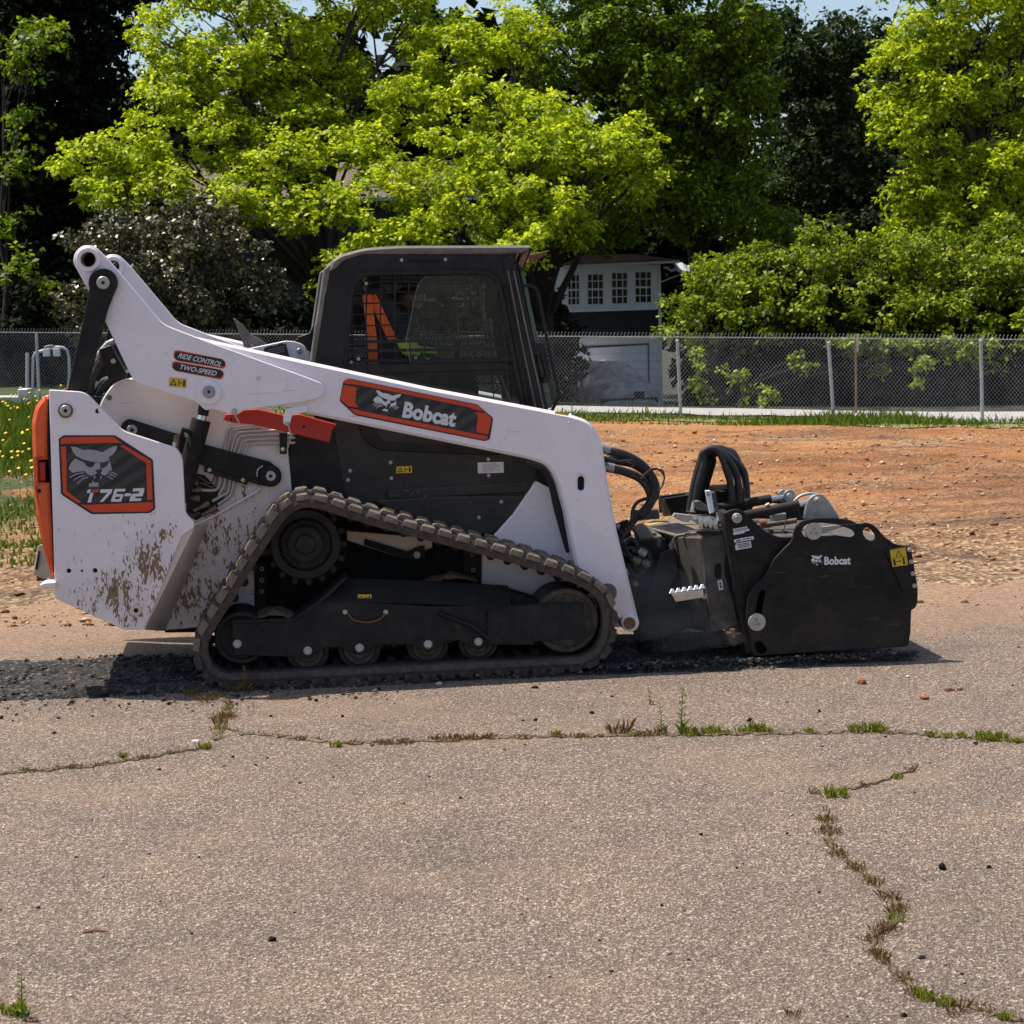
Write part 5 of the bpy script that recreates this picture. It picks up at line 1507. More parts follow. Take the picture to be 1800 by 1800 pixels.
# sprocket with teeth
spx, spy = 537, 957
teeth = []
for i in range(17):
    a = 2 * math.pi * i / 17
    for (da, r) in ((-.10, 62), (-.07, 73), (.07, 73), (.10, 62)):
        teeth.append((spx + r * math.cos(a + da), spy + r * math.sin(a + da)))
sp_ = pl('drive_sprocket', teeth, .18, .24, 'black_rough', b=.004)
dk('sprocket_ring', spx, spy, .165, .18, 62, 'black', sp_, hole=46, b=.004); dk('sprocket_hub', spx, spy, .14, .18, 44, 'black_rough', sp_, b=.01)
dk('motor_case', spx, spy, .11, .14, 34, 'black_rough', sp_, b=.012); dk('motor_cap', spx, spy, .10, .11, 18, 'black', sp_, b=.006)
for i in range(10):
    a = 2 * math.pi * i / 10 + .2
    bolt(spx + 40 * math.cos(a), spy + 40 * math.sin(a), .14, 3.6, sp_, 'black_rough')
# packed dirt on the frame
def mound(name, cx, cy, v0, v1, rx, h, seed, parent):
    us_ = np.linspace(-1, 1, 22); vs_ = np.linspace(0, 1, 12)
    U, V = np.meshgrid(us_, vs_)
    c0 = P(cx, cy, v0)
    z = h * np.clip(1 - U ** 2, 0, 1) * (0.55 + 0.45 * np.sin(np.pi * V)) * (0.75 + 0.6 * fbm(U * 3 + seed, V * 4, 3, seed))
    co = np.stack([c0.x + U * rx, v0 + (v1 - v0) * V, c0.z + z - .004], 2).reshape(-1, 3)
    i = (np.arange(11)[:, None] * 22 + np.arange(21)[None, :]).ravel()
    me = mesh_np(name, co, np.stack([i, i + 1, i + 23, i + 22], 1).ravel(), 4); me.polygons.foreach_set('use_smooth', [True] * len(me.polygons))
    return link(name, me, M['dirt_mound'], parent)
mound('packed_dirt', 480, 1090, .06, .34, .12, .055, 3, tf); mound('packed_dirt', 795, 1024, .18, .36, .13, .05, 5, tf); mound('packed_dirt', 660, 932, .3, .42, .12, .02, 6, loader)
# ------------------------------------------------------------------ milling attachment carried on the loader's front
M['guard_top'] = simple('dusty_guard_top', (0.15, 0.125, 0.10), 0.8, 0, 0.3, 9, 0.1, DUST, 0.5)
planer = empty('asphalt_planer', FL.o, THETA, 'black asphalt milling attachment with rounded side plate on the loader front', 'attachment')
def pp(name, pts, v0, v1, mat, parent=planer, holes=(), b=0.003): return pl(name, pts, v0, v1, mat, parent, holes, b)
def pd(name, px, py, v0, v1, r, mat, parent=planer, hole=0.0, b=0.003, seg=36): return dk(name, px, py, v0, v1, r, mat, parent, hole, b, seg)
PV = .05
k4 = 440 / 1800
def c4(p): return [((1200 + q[0] * k4, 740 + q[1] * k4) + ((q[2],) if len(q) > 2 else ())) for q in p]
outer = c4([(515, 1690, 4), (455, 1410, 8), (470, 1270, 8), (505, 1190, 6), (580, 1135, 4), (660, 990), (730, 915, 6), (790, 860, 10), (805, 770, 10), (850, 718, 10), (950, 699), (1100, 697), (1210, 715), (1265, 742, 4), (1330, 728, 10), (1385, 755, 8), (1450, 830), (1535, 893, 10), (1640, 897, 2), (1692, 1200), (1690, 1310, 4), (1675, 1345, 4), (1645, 1360, 3), (1640, 1520), (1622, 1622, 6)])
sp1 = pp('outer_side_plate', outer, PV, PV + .014, 'planer_black', holes=[
    c4([(855, 800, 4), (868, 760, 6), (910, 738, 4), (1000, 732), (1110, 745), (1225, 785, 5), (1245, 815, 5), (1215, 838, 5), (1100, 822), (990, 830), (880, 838, 4)]),
    c4([(1293, 795, 6), (1318, 762, 7), (1345, 770, 6), (1385, 815, 6), (1388, 850, 6), (1350, 866, 6), (1308, 838, 6)]),
    c4([(553, 1235, 4), (575, 1212, 4), (598, 1228, 4), (582, 1310), (568, 1400), (520, 1400), (535, 1310)]),
    c4([(512, 1595, 4), (560, 1580, 4), (605, 1640, 4), (603, 1668, 4), (560, 1680, 5), (525, 1650, 4)])], b=.003)
pp('slot_backing', c4([(520, 1180), (600, 1180), (620, 1400), (620, 1690), (500, 1690), (500, 1400)]), PV + .05, PV + .055, 'hole', b=0)
pd('clamp_disc', 1331, 1094, PV - .010, PV, 16, 'zinc', sp1)
for (x, y) in ((1330, 1089), (1326, 1097), (1334, 1097)): bolt(x, y, PV - .010, 3.4, sp1, 'grey_steel')
lever = pp('depth_lever', c4([(960, 765), (1100, 748), (1170, 757), (1100, 778), (1000, 812), (965, 820)]), PV + .02, PV + .035, 'grey_steel')
pd('clamp_disc', 1431, 934, PV - .004, PV + .02, 15.5, 'zinc', lever)
for (x, y) in ((1431, 929), (1426, 936), (1435, 937)): bolt(x, y, PV - .004, 2.8, lever, 'grey_steel')
print_flat(FL, 'warning_backing', [c4([(1487, 928), (1607, 907), (1624, 1037), (1506, 1053)])], PV - .0165, M['decal_black'], sp1)
sub = pp('corner_plate', c4([(1460, 935, 8), (1475, 925, 4), (1640, 899, 2), (1692, 1205), (1580, 1220, 4)]), PV - .015, PV, 'planer_black', sp1)
for (x, y) in ((1630, 925), (1643, 1012), (1655, 1098), (1668, 1185)):
    q = c4([(x, y)])[0]; bolt(q[0], q[1], PV - .015, 4.2, sp1)
_w = c4([(1490, 931), (1604, 910), (1620, 1034), (1509, 1050)])
warn(_w, PV - .0175, sp1, two=False)
_e0 = c4([(921, 962)])[0]
emblem('emblem', _e0, (20.0, 0.0), (0.6, 21.5), PV - .001, 'decal_white', sp1)
text_on(FL, 'brand_lettering', 'Bobcat', [c4([(1018, 1036)])[0], c4([(1208, 1032)])[0], c4([(1018, 977)])[0]], PV - .001, M['decal_white'], sp1, .045, 0, 1.04)
# inner side plate
sp2 = pp('inner_side_plate', [(1273, 903, 4), (1281, 898, 4), (1290, 895, 6), (1304, 896, 10), (1347, 936, 20), (1372, 945, 10), (1402, 944), (1402, 1150), (1318, 1150), (1300, 1050)], .10, .12, 'planer_black', b=.003)
pp('plate_flange', [(1272, 902), (1281, 899), (1328, 1150), (1312, 1150), (1292, 1040)], .096, .24, 'planer_black', sp2)
pd('cylinder_pin', 1296, 911, .085, .10, 9, 'zinc', sp2); pd('cylinder_pin_end', 1296, 911, .08, .085, 5, 'grey_steel', sp2)
k9 = 160 / 1800
def c9(p): return [(1260 + x * k9, 840 + y * k9) for x, y in p]
print_flat(FL, 'label', [c9(p) for p in ([(320, 1010), (600, 960), (605, 1010), (640, 1005), (645, 1045), (340, 1095)], [(305, 1090), (540, 1050), (548, 1090), (345, 1130)], [(315, 1225), (725, 1150), (735, 1215), (325, 1285)], [(335, 1305), (670, 1250), (688, 1375), (355, 1435)])], .0985, M['decal_white'], sp2)
_lt = print_flat(FL, 'label_text', [c9(p) for p in ([(345, 1028), (590, 985), (592, 995), (347, 1038)], [(350, 1050), (600, 1008), (602, 1018), (352, 1060)], [(380, 1236), (470, 1220), (474, 1245), (384, 1260)], [(500, 1215), (700, 1180), (703, 1195), (503, 1230)], [(410, 1315), (650, 1275), (653, 1290), (413, 1330)], [(415, 1345), (656, 1305), (659, 1320), (418, 1360)], [(420, 1375), (660, 1335), (663, 1350), (423, 1390)], [(345, 1330), (372, 1290), (395, 1322)])], .0975, M['decal_black'], sp2); tag(_lt, kind='stuff')
# drum housing and far plates
hs = pp('drum_housing', [(1300, 965), (1400, 952), (1540, 955), (1590, 1000), (1588, 1128), (1320, 1140)], .13, 1.05, 'planer_black', b=.01)
pp('housing_top', [(1310, 948), (1400, 944), (1560, 950), (1560, 958), (1310, 962)], .13, 1.05, 'guard_grey', hs, b=.003)
o = sp1.copy(); col.objects.link(o); o.parent = planer; o.location = (0, 1.05, 0)
o = sp2.copy(); col.objects.link(o); o.parent = planer; o.location = (0, .98, 0)
for (x, y) in ((1352, 938), (1377, 940)):
    tube('rubber_stop', [P(x, y + 6, .3), P(x + 3, y - 7, .3)], .016, M['rubber'], hs, 10)
tube('stop_wire', catmull([P(1350, 930, .3), P(1365, 936, .3), P(1378, 930, .3), P(1382, 905, .32)], 5), .003, M['rubber'], hs, 6)
pp('sensor_box', [(1358, 904), (1382, 902), (1382, 922), (1362, 925)], .34, .42, 'grey_steel', hs); pp('sensor_plug', [(1366, 920), (1379, 918), (1379, 923), (1367, 925)], .335, .36, 'zinc', hs)
tb('cross_shaft', [(1330, 925, .34), (1400, 915, .34)], 5, 'brass', hs); tb('shaft_collar', [(1335, 921, .33), (1346, 919, .33)], 8, 'rusty', hs)
# lift cylinders
cy = tube('depth_cylinder', [P(1303, 908, .17), P(1404, 887, .17)], 8.8 * MPX, M['black_rough'], planer, 22)
tb('cylinder_rod', [(1402, 887.5, .17), (1430, 881, .17)], 4.6, 'chrome', cy, 16); tb('cylinder_port', [(1346, 889, .165), (1352, 886, .165)], 3, 'zinc', cy)
cy = tube('depth_cylinder', [P(1262, 893, .52), P(1355, 877, .52)], 8.8 * MPX, M['black_rough'], planer, 22)
tb('cylinder_rod', [(1353, 877.4, .52), (1385, 872, .52)], 4.6, 'chrome', cy, 16)
bk = pp('pivot_bracket', [(1412, 912), (1420, 880, 5), (1430, 869, 8), (1446, 868, 8), (1455, 878, 4), (1476, 909), (1475, 913)], .135, .15, 'grey_steel')
pd('pivot_pin', 1438, 880, .125, .135, 7, 'zinc', bk); pd('pivot_pin_end', 1438, 880, .12, .125, 4.5, 'grey_steel', bk)
pp('pivot_bracket', [(1412, 912), (1418, 880, 5), (1428, 869, 8), (1444, 868, 8), (1476, 913)], .20, .215, 'grey_steel')
bk = pd('clevis', 1388, 872, .50, .512, 12, 'grey_steel'); pd('clevis', 1378, 871, .56, .575, 12, 'grey_steel'); pd('clevis_pin', 1388, 872, .49, .50, 5.5, 'zinc', bk)
pp('clevis_arm', [(1380, 872), (1398, 872), (1410, 915), (1376, 915)], .515, .55, 'planer_black')
tube('clevis_strap', catmull([P(1394, 884, .46), P(1405, 873, .46), P(1420, 868, .46), P(1432, 868, .46)], 5), .008, M['zinc'], planer, 8)
# main frame guard: rear-facing hood
ZT = P(1186, 940, .40).z
def at_z(px, py, dz=0.0):
    g = ground_point(px, py, FL.o.z + ZT) - FL.o
    return Vector((g.dot(FL.u), g.dot(FL.n), ZT + dz))
hood = hull('frame_guard', [P(1230, 945, .20), P(1273, 940, .20), P(1298, 1100, .20), P(1253, 1112, .20), at_z(1186, 940, -.012), P(1190, 1000, .42), P(1243, 1108, .42), at_z(1140, 920, -.012), at_z(1268, 912, -.012), P(1290, 1100, .9), P(1180, 1100, .9)], M['guard_grey'], planer, .006)
pp('guard_face', [(1231, 946, 3), (1273, 941, 3), (1278, 973), (1276, 1000), (1298, 1060), (1297, 1099, 4), (1255, 1111, 4)], .19, .20, 'guard_grey', hood)
pp('guard_slot', slot_px(1262, 996, 1262, 1011, 6), .188, .192, 'hole', hood, b=0)
pp('guard_gap', [(1276, 974), (1284, 972), (1298, 1062), (1292, 1066), (1275, 1010)], .17, .19, 'hole', hood, b=0)
print_flat(FL, 'guard_label', [[(1261, 1021), (1269, 1019), (1272, 1036), (1264, 1038)]], .1885, M['decal_white'], hood)
print_flat(FL, 'guard_label_text', [[(1264, 1024), (1267, 1023.4), (1268, 1028), (1265, 1028.6)], [(1265, 1030), (1269, 1029.3), (1269.7, 1033), (1265.7, 1033.7)]], .1875, M['decal_black'], hood)
tb('guard_weld', [(1233, 948, .198), (1241, 1030, .198), (1254, 1108, .198)], 1.2, 'cab_grey', hood, 6)
_tp = [(1186, 940), (1232, 944), (1275, 939), (1264, 911), (1180, 913), (1150, 914), (1127, 923)]
top = hull('guard_top', [at_z(x, y, 0.0) for x, y in _tp] + [at_z(x, y, -.011) for x, y in _tp], M['guard_top'], planer, .003)
def on_top(*pp_):
    zt = ZT + .002
    out = []
    for (x, y) in pp_:
        g = ground_point(x, y, FL.o.z + zt) - FL.o
        out.append((g.dot(FL.u), g.dot(FL.n), zt))
    return out
link('yellow_label', mesh_of('yellow_label', on_top((1131, 921.5), (1160, 917.5), (1167, 918.5), (1140, 923)), [(0, 1, 2, 3)]), M['decal_yellow'], top)
link('black_mat', mesh_of('black_mat', on_top((1140, 925), (1192, 919), (1225, 931), (1190, 938)), [(0, 1, 2, 3)]), M['decal_black'], top)
tube('hood_edge', catmull([P(1182, 988, .40), P(1183, 965, .40), P(1186, 945, .395), P(1200, 940, .36), P(1225, 937, .30)], 5), .006, M['cab_grey'], top, 8)
# mounting frame between loader and attachment
mf = hull('mount_frame', [P(1112, 950, .45), P(1170, 945, .45), P(1195, 1095, .45), P(1130, 1108, .45), P(1112, 950, 1.4), P(1170, 945, 1.4), P(1195, 1095, 1.4), P(1130, 1108, 1.4)], M['black_rough'], planer, .01)
hull('mount_rib', [P(1160, 972, .36), P(1186, 962, .36), P(1192, 1000, .36), P(1160, 1090, .36), P(1130, 1095, .36), P(1145, 1030, .36), P(1160, 972, .48), P(1186, 962, .48), P(1192, 1000, .48), P(1160, 1090, .48), P(1130, 1095, .48)], M['black'], mf, .006)
hull('lower_plate', [P(1162, 1080, .28), P(1212, 1071, .28), P(1216, 1102, .28), P(1160, 1124, .28), P(1162, 1080, .31), P(1212, 1071, .31), P(1216, 1102, .31), P(1160, 1124, .31)], M['black_rough'], mf, .003)
for (x, y) in ((1178, 1086), (1186, 1092), (1165, 1098), (1198, 1098), (1167, 1108)): pd('plate_hole', x, y, .277, .281, 1.8, 'hole', mf, b=0, seg=12)
hull('hood_bonnet', [P(1114, 924, .6), P(1128, 920, .6), P(1164, 942, .44), P(1161, 964, .44), P(1115, 948, .5), P(1128, 918, 1.1), P(1164, 940, 1.1), P(1115, 946, 1.1)], M['guard_grey'], mf, .005)
dk('bonnet_bolt', 1152, 940, .41, .45, 3, 'green_edge', mf, b=.001, seg=14); dk('mount_bolt', 1105, 931, .45, .5, 5, 'rusty', mf); dk('mount_eye', 1118, 1027, .40, .44, 6, 'rusty', mf); dk('mount_eye_pin', 1118, 1027, .39, .4, 3, 'zinc', mf, seg=14)
for pts, r in (([(1110, 968), (1128, 966), (1140, 975), (1146, 995)], .016), ([(1106, 975), (1122, 985), (1138, 984), (1150, 992)], .014), ([(1098, 960), (1108, 980), (1120, 1000), (1135, 1000)], .012), ([(1104, 990), (1112, 1010), (1132, 1004)], .012)):
    h_ = tube('coupler_hose', catmull([P(x, y, .42) for x, y in pts], 5), r, M['rubber'], mf)
for (x, y) in ((1116, 984), (1132, 990), (1126, 970)):
    tube('quick_coupler', [P(x - 4, y - 3, .40), P(x, y, .40), P(x + .5, y + .5, .40), P(x + 8, y + 5, .40)], [.018, .018, .023, .023], M['green_edge' if x != 1126 else 'grey_steel'], mf, 12)
tb('coupler_lever', [(1096, 952, .42), (1112, 943, .42)], 2, 'zinc', mf); tb('coupler_lever', [(1101, 1000, .42), (1106, 1010, .42)], 1.8, 'decal_white', mf); tb('coupler_lever', [(1128, 1010, .4), (1134, 1002, .4)], 1.5, 'cab_grey', mf)
# step
st = hull('step', [P(1180, 1044, .02), P(1236, 1036, .02), P(1237, 1050, .02), P(1188, 1058, .02), P(1178, 1040, .14), P(1240, 1032, .14), P(1240, 1048, .14), P(1186, 1055, .14)], M['steel'], planer, .002)
for i in range(6):
    x = 1181 + i * 10.5; y = 1040 - i * 1.6
    hull('step_tooth', [P(x - 4.5, y + 3, .03), P(x - 1, y - 5, .05), P(x + 3, y - 5.5, .05), P(x + 6.5, y + 2, .03), P(x - 4.5, y + 3, .13), P(x - 1, y - 5, .11), P(x + 3, y - 5.5, .11), P(x + 6.5, y + 2, .13)], M['steel'], st, .001)
bolt(1238, 1048, .10, 5, st)
# manifold block with caps and levers
mb = hull('valve_manifold', [P(1226, 911, .20), P(1263, 918, .20), P(1263, 931, .20), P(1228, 923, .20), P(1208, 903, .48), P(1268, 905, .42), P(1268, 922, .42), P(1208, 910, .48)], M['steel'], planer, .003)
for i in range(5):
    x = 1222 + i * 9.0; y = 909 + i * 2.2
    tube('valve_cap', [P(x, y + 2, .24), P(x, y + 1, .19)], .011, M['steel'], mb, 10)
for i in range(3): pp('manifold_slot', [(1236 + i * 8, 921 + i * 1.8), (1238 + i * 8, 921.5 + i * 1.8), (1239 + i * 8, 928 + i * 1.7), (1237 + i * 8, 927.5 + i * 1.7)], .194, .2, 'hole', mb, b=0)
tb('manifold_lever', [(1264, 924, .22), (1274, 925, .22)], 3, 'zinc', mb)
pp('manifold_plate', [(1268, 905), (1274, 903), (1276, 930), (1270, 932)], .18, .30, 'steel', mb)
pp('depth_gauge', [(1240, 862, 2), (1250, 862, 3), (1256, 900), (1248, 903)], .34, .36, 'decal_white', planer)
print_flat(FL, 'gauge_marks', [[(1242 + i * 2.2, 866), (1243 + i * 2.2, 866), (1243.5 + i * 2.2, 872), (1242.5 + i * 2.2, 872)] for i in range(3)], .3385, M['decal_black'], planer)
pp('gauge_guide', [(1250, 866), (1258, 864, 4), (1264, 905), (1255, 905)], .37, .42, 'guard_grey')
pp('gauge_foot', [(1222, 882, 3), (1230, 880, 3), (1250, 893), (1262, 896), (1262, 902), (1228, 896)], .36, .42, 'guard_grey')
# box behind the manifold
tr_ = pp('hose_tray', [(1168, 876), (1220, 868), (1228, 905), (1182, 908)], .86, .88, 'black_rough')
hull('tray_end', [P(1156, 874, .95), P(1170, 878, .86), P(1184, 906, .86), P(1166, 908, .95), P(1156, 874, .97), P(1170, 878, .88), P(1184, 906, .88), P(1166, 908, .97)], M['guard_grey'], tr_, .002)
pp('tray_back', [(1158, 872), (1222, 864), (1226, 892), (1160, 902)], 1.2, 1.22, 'black_rough')
pp('tower', [(1255, 862, 4), (1310, 858, 4), (1318, 905), (1258, 905)], .62, .9, 'planer_black', b=.01)
pp('tower_tab', [(1312, 848), (1324, 847), (1326, 851), (1312, 853)], .7, .74, 'cab_grey')
pp('valve_bracket', [(1186, 902), (1212, 905), (1212, 918), (1200, 917), (1182, 908)], .34, .36, 'zinc')
# hose arch: separate hoses side by side
r_ = random.Random(4)
for i in range(15):
    f = i / 14
    v = .46 + .50 * f
    lx = 1211 + 16 * f + (8 if i % 3 == 0 else 0); rx = 1288 + 38 * ((i * 5) % 15) / 14
    ap = 792 + r_.uniform(-4, 5)
    pts = [(lx, 898), (lx + 8 + 3 * f, 850), (lx + 18 + 4 * f, 815 + r_.uniform(-3, 3)), (1236 + 22 * f, ap + 4), (1258 + 28 * f, ap), (rx - 12, 822), (rx - 4, 850), (rx - 2, 884)]
    h_ = tube('hydraulic_hose', catmull([P(x, y, v) for x, y in pts], 6), .0145 + .004 * (i % 2), M['rubber'], planer, 10)
    if i < 3:
        tube('hose_end', [P(lx - 1, 900, v), P(lx + 2.5, 882, v)], .0145, M['zinc'], h_, 10)
for (x, y) in ((1218, 868), (1222, 872)): tube('hose_wrap', [P(x - 4, y + 5, .51), P(x + 4, y - 5, .51)], .02, M['rubber'], planer, 10)
# hoses from the arm end down to the mount
ah = empty('auxiliary_hoses', FL.o, THETA, 'black hydraulic hoses hanging from the arm front to the attachment', 'hoses')
for pts, r, v in (([(1068, 793), (1090, 797), (1112, 806), (1134, 822), (1150, 846), (1152, 868), (1138, 892), (1128, 905)], .021, .22), ([(1066, 822), (1086, 826), (1106, 832), (1126, 842), (1140, 860), (1144, 880), (1130, 900)], .021, .25), ([(1062, 806), (1085, 812), (1112, 818), (1136, 834), (1148, 858), (1146, 880), (1120, 905)], .014, .28), ([(1062, 810), (1092, 806), (1114, 812), (1140, 836), (1150, 868), (1136, 898), (1116, 912), (1105, 930)], .018, .32)):
    tube('hose', catmull([P(x, y, v + .012 * i) for i, (x, y) in enumerate(pts)], 6), r, M['rubber'], ah, 12)
for pts, v in (([(1058, 788), (1072, 792)], .22), ([(1062, 820), (1079, 823)], .25)):
    tube('hose_ferrule', [P(*p, v) for p in pts], .0225, M['grey_steel'], ah, 12)
tube('cable', catmull([P(x, y, .2) for x, y in ((1062, 806), (1080, 811), (1100, 809), (1112, 810), (1116, 816), (1110, 822))], 5), .005, M['rubber'], ah, 6)
tube('cable', catmull([P(x, y, .2) for x, y in ((1126, 842), (1140, 828), (1160, 825), (1167, 832), (1166, 850), (1158, 862))], 5), .004, M['rubber'], ah, 6)
tube('cable', catmull([P(x, y, .2) for x, y in ((1130, 838), (1146, 824), (1158, 826), (1168, 838), (1164, 852))], 5), .004, M['rubber'], ah, 6)
tube('cable', catmull([P(x, y, .3) for x, y in ((1145, 874), (1122, 882), (1112, 898), (1110, 925), (1098, 940), (1094, 950))], 5), .009, M['rubber'], ah, 8)
plate(FL, 'hose_guard', [(1111, 898, 3), (1158, 895, 3), (1160, 912), (1112, 916)], .40, .44, M['guard_grey'], ah)
hull('quick_attach_frame', [P(x, y, v) for v in (.48, 1.3) for (x, y) in ((1070, 925), (1104, 912), (1135, 1060), (1132, 1108), (1110, 1106))], M['black'], planer, .008)
rr_ = random.Random(8)
for i in range(9):
    x0 = 1084 + rr_.uniform(-4, 14); y0 = 925 + i * 17
    pts = [(x0, y0), (x0 + 12, y0 + rr_.uniform(-4, 14)), (x0 + 26, y0 + rr_.uniform(0, 26)), (x0 + 40, y0 + rr_.uniform(8, 30))]
    tube('coupler_hose', catmull([P(x, y, .40 + .01 * i) for x, y in pts], 5), rr_.uniform(.007, .015), M['rubber'], planer, 8)
    if i % 3 == 0: tube('hose_ferrule', [P(x0 - 3, y0 - 2, .40 + .01 * i), P(x0 + 4, y0 + 2, .40 + .01 * i)], .014, M['grey_steel'], planer, 8)
# bottom fitting
bf = pp('drain_fitting', [(1284, 1106), (1292, 1105), (1294, 1122), (1287, 1123)], .12, .15, 'brass'); tb('drain_plug', [(1276, 1113, .13), (1302, 1114, .13)], 3, 'brass', bf)
# ------------------------------------------------------------------ chain link fence
fence = empty('chain_link_fence', (FENCE_A.x, FENCE_A.y, 0), math.atan2(fd.y, fd.x), 'long galvanised chain link fence between the dirt lot and the trees', 'fence')
FH = 1.2
def fz(a): # ground height along the fence
    return FENCE_A.z + (FENCE_B.z - FENCE_A.z) * a / FENCE_LEN
def fpt(px, py):
    """fence-local (a, z) of a pixel on the fence plane"""
    fr = Frame((FENCE_A.x, FENCE_A.y, 0), math.atan2(fd.y, fd.x)); q = fr.P(px, py, 0); return q
def fence_build():
    pitch = .0525
    a0, a1 = -12.0, FENCE_LEN + 10
    verts, faces = [], []
    def wire(p, q, r=.0014):
        d = (q - p).normalized(); n1 = d.orthogonal().normalized(); n2 = d.cross(n1)
        b = len(verts)
        for e in (p, q):
            for k_ in range(3):
                t = 2 * math.pi * k_ / 3
                verts.append(e + (n1 * math.cos(t) + n2 * math.sin(t)) * r)
        for k_ in range(3):
            faces.append((b + k_, b + (k_ + 1) % 3, b + 3 + (k_ + 1) % 3, b + 3 + k_))
    nn_ = int((a1 - a0) / pitch)
    run = FH * .80       # horizontal run of a diagonal over the full height
    for i in range(nn_):
        a = a0 + i * pitch
        for s in (1, -1):
            wire(Vector((a, .002 * s, fz(a) + .03)), Vector((a + run * s, .002 * s, fz(a + run * s) + FH)))
        z = fz(a) + FH
        wire(Vector((a, 0, z - .01)), Vector((a + .008, 0, z + .03)), .0024)
        wire(Vector((a + .008, 0, z + .03)), Vector((a + .022, .004, z + .045)), .0022)
    me = mesh_of('wire_mesh', verts, faces, recalc=False)
    o = link('wire_mesh', me, M['galv'], fence); tag(o, kind='stuff')
    for zz, nm in ((FH - .02, 'top_wire'), (.04, 'tension_wire')):
        tube(nm, [(a0, .01, fz(a0) + zz), (a1, .01, fz(a1) + zz)], .004, M['galv'], fence, 6)
    for (x0, y0, x1, y1) in ((1190, 600, 1197, 748), (1456, 604, 1467, 752), (1724, 600, 1727, 747), (930, 596, 934, 742), (-170, 580, -168, 712)):
        A = fpt(x0, y0); B = fpt(x1, y1)
        A.y = B.y = .035
        pst = tube('post', [B - Vector((0, 0, .1)), A], .024, M['galv_post'], fence, 12)
        tube('post_cap', [A, A + Vector((0, 0, .012)), A + Vector((0, 0, .028))], [.029, .027, .008], M['galv_post'], pst, 12)
    for (x, y) in ((62, 585), (325, 588), (590, 592)):
        A = fpt(x, y); A.y = .035
        tube('post', [Vector((A.x, .035, fz(A.x) - .1)), A], .024, M['galv_post'], fence, 12)
fence_build()

# rusty sign post behind the fence
sg = empty('sign_post', at_depth(1505, 738, 30.6), 0, 'rusty steel sign post with a narrow white plate behind the fence', 'post')
_b = at_depth(1505, 738, 30.6); _t = at_depth(1505, 588, 30.6)
tube('post', [(0, 0, -.2), (0, 0, _t.z - _b.z)], .018, M['rusty'], sg, 6)
box('plate', (.008, -.03, _t.z - _b.z - .26), (.034, -.022, _t.z - _b.z + .01), M['galv_post'], sg)

# ------------------------------------------------------------------ white house behind the hedge
HY = 50.0
HO = at_depth(1100, 740, HY); HF = Frame((HO.x, HO.y, 0), math.radians(-2))
house = empty('house', (HO.x, HO.y, 0), math.radians(-2), 'small white house with paned upper windows and a dark navy band', 'house')
def hp(name, pts, v0, v1, mat, parent=house, holes=(), b=0.0): return plate(HF, name, pts, v0, v1, M[mat], parent, holes, b)
hp('lower_wall', [(975, 596), (1163, 592), (1167, 760), (975, 760)], 0, 4.6, 'house_white')
hp('navy_band', [(975, 547), (1157, 542), (1159, 591.5), (975, 595.5)], .03, 4.6, 'house_navy')
wins = [(1030.5, 479.5, 1062.5, 537.5), (1073, 477, 1105, 536), (1114, 475.5, 1147, 534), (996, 481, 1020.5, 538)]
uw = hp('upper_wall', [(975, 470), (1157, 465), (1160, 541.5), (975, 546.5)], 0, 4.6, 'house_white',
        holes=[[(a + 1.5, b_ + 1.5), (c - 1.5, b_ + 1), (c - 1, d - 1.5), (a + 1.5, d - 1)] for a, b_, c, d in wins])
hp('corner_board', [(1156, 465), (1161, 465), (1166, 755), (1160, 755)], -.03, .0, 'trim')
hp('band_trim', [(985, 545.5), (1162, 540), (1162, 544), (985, 549.5)], -.04, .0, 'trim'); hp('band_trim', [(985, 594), (1162, 590), (1162, 598), (985, 602)], -.04, .0, 'trim')
for (a, b_, c, d) in wins:
    w = hp('window', [(a, b_), (c, b_ - .5), (c + .6, d), (a + .4, d + .5)], -.025, .06, 'trim', holes=[[(a + 3, b_ + 3), (c - 3, b_ + 2.6), (c - 2.6, d - 3), (a + 3.2, d - 2.6)]])
    hp('pane', [(a + 3, b_ + 3), (c - 3, b_ + 2.6), (c - 2.6, d - 3), (a + 3.2, d - 2.6)], .02, .03, 'pane', w)
    for i in (1, 2):
        x = a + (c - a) * i / 3
        hp('glazing_bar', [(x - .8, b_ + 3), (x + .8, b_ + 3), (x + 1.1, d - 3), (x - .5, d - 3)], .0, .022, 'trim', w)
    for i in (1, 2, 3):
        y = b_ + (d - b_) * i / 4; t = 1.5 if i == 2 else .8
        hp('glazing_bar', [(a + 3, y - t + .3), (c - 3, y - t), (c - 3, y + t), (a + 3, y + t + .3)], .003, .02, 'trim', w)
hp('garage_door', [(1030, 612), (1137, 606), (1139, 745), (1030, 745)], -.02, .0, 'house_white'); hp('door_head', [(1022, 609), (1141, 603), (1141, 606.5), (1022, 612.5)], -.03, .0, 'roof_dark')
hp('downpipe', [(1139, 606), (1141, 606), (1143, 745), (1141, 745)], -.03, .0, 'roof_dark')
for i in range(9):
    y = 622 + i * 14
    hp('siding_groove', [(980, y + 1), (1165, y - 2), (1165, y - 1.2), (980, y + 1.8)], -.022, -.018, 'galv_post')
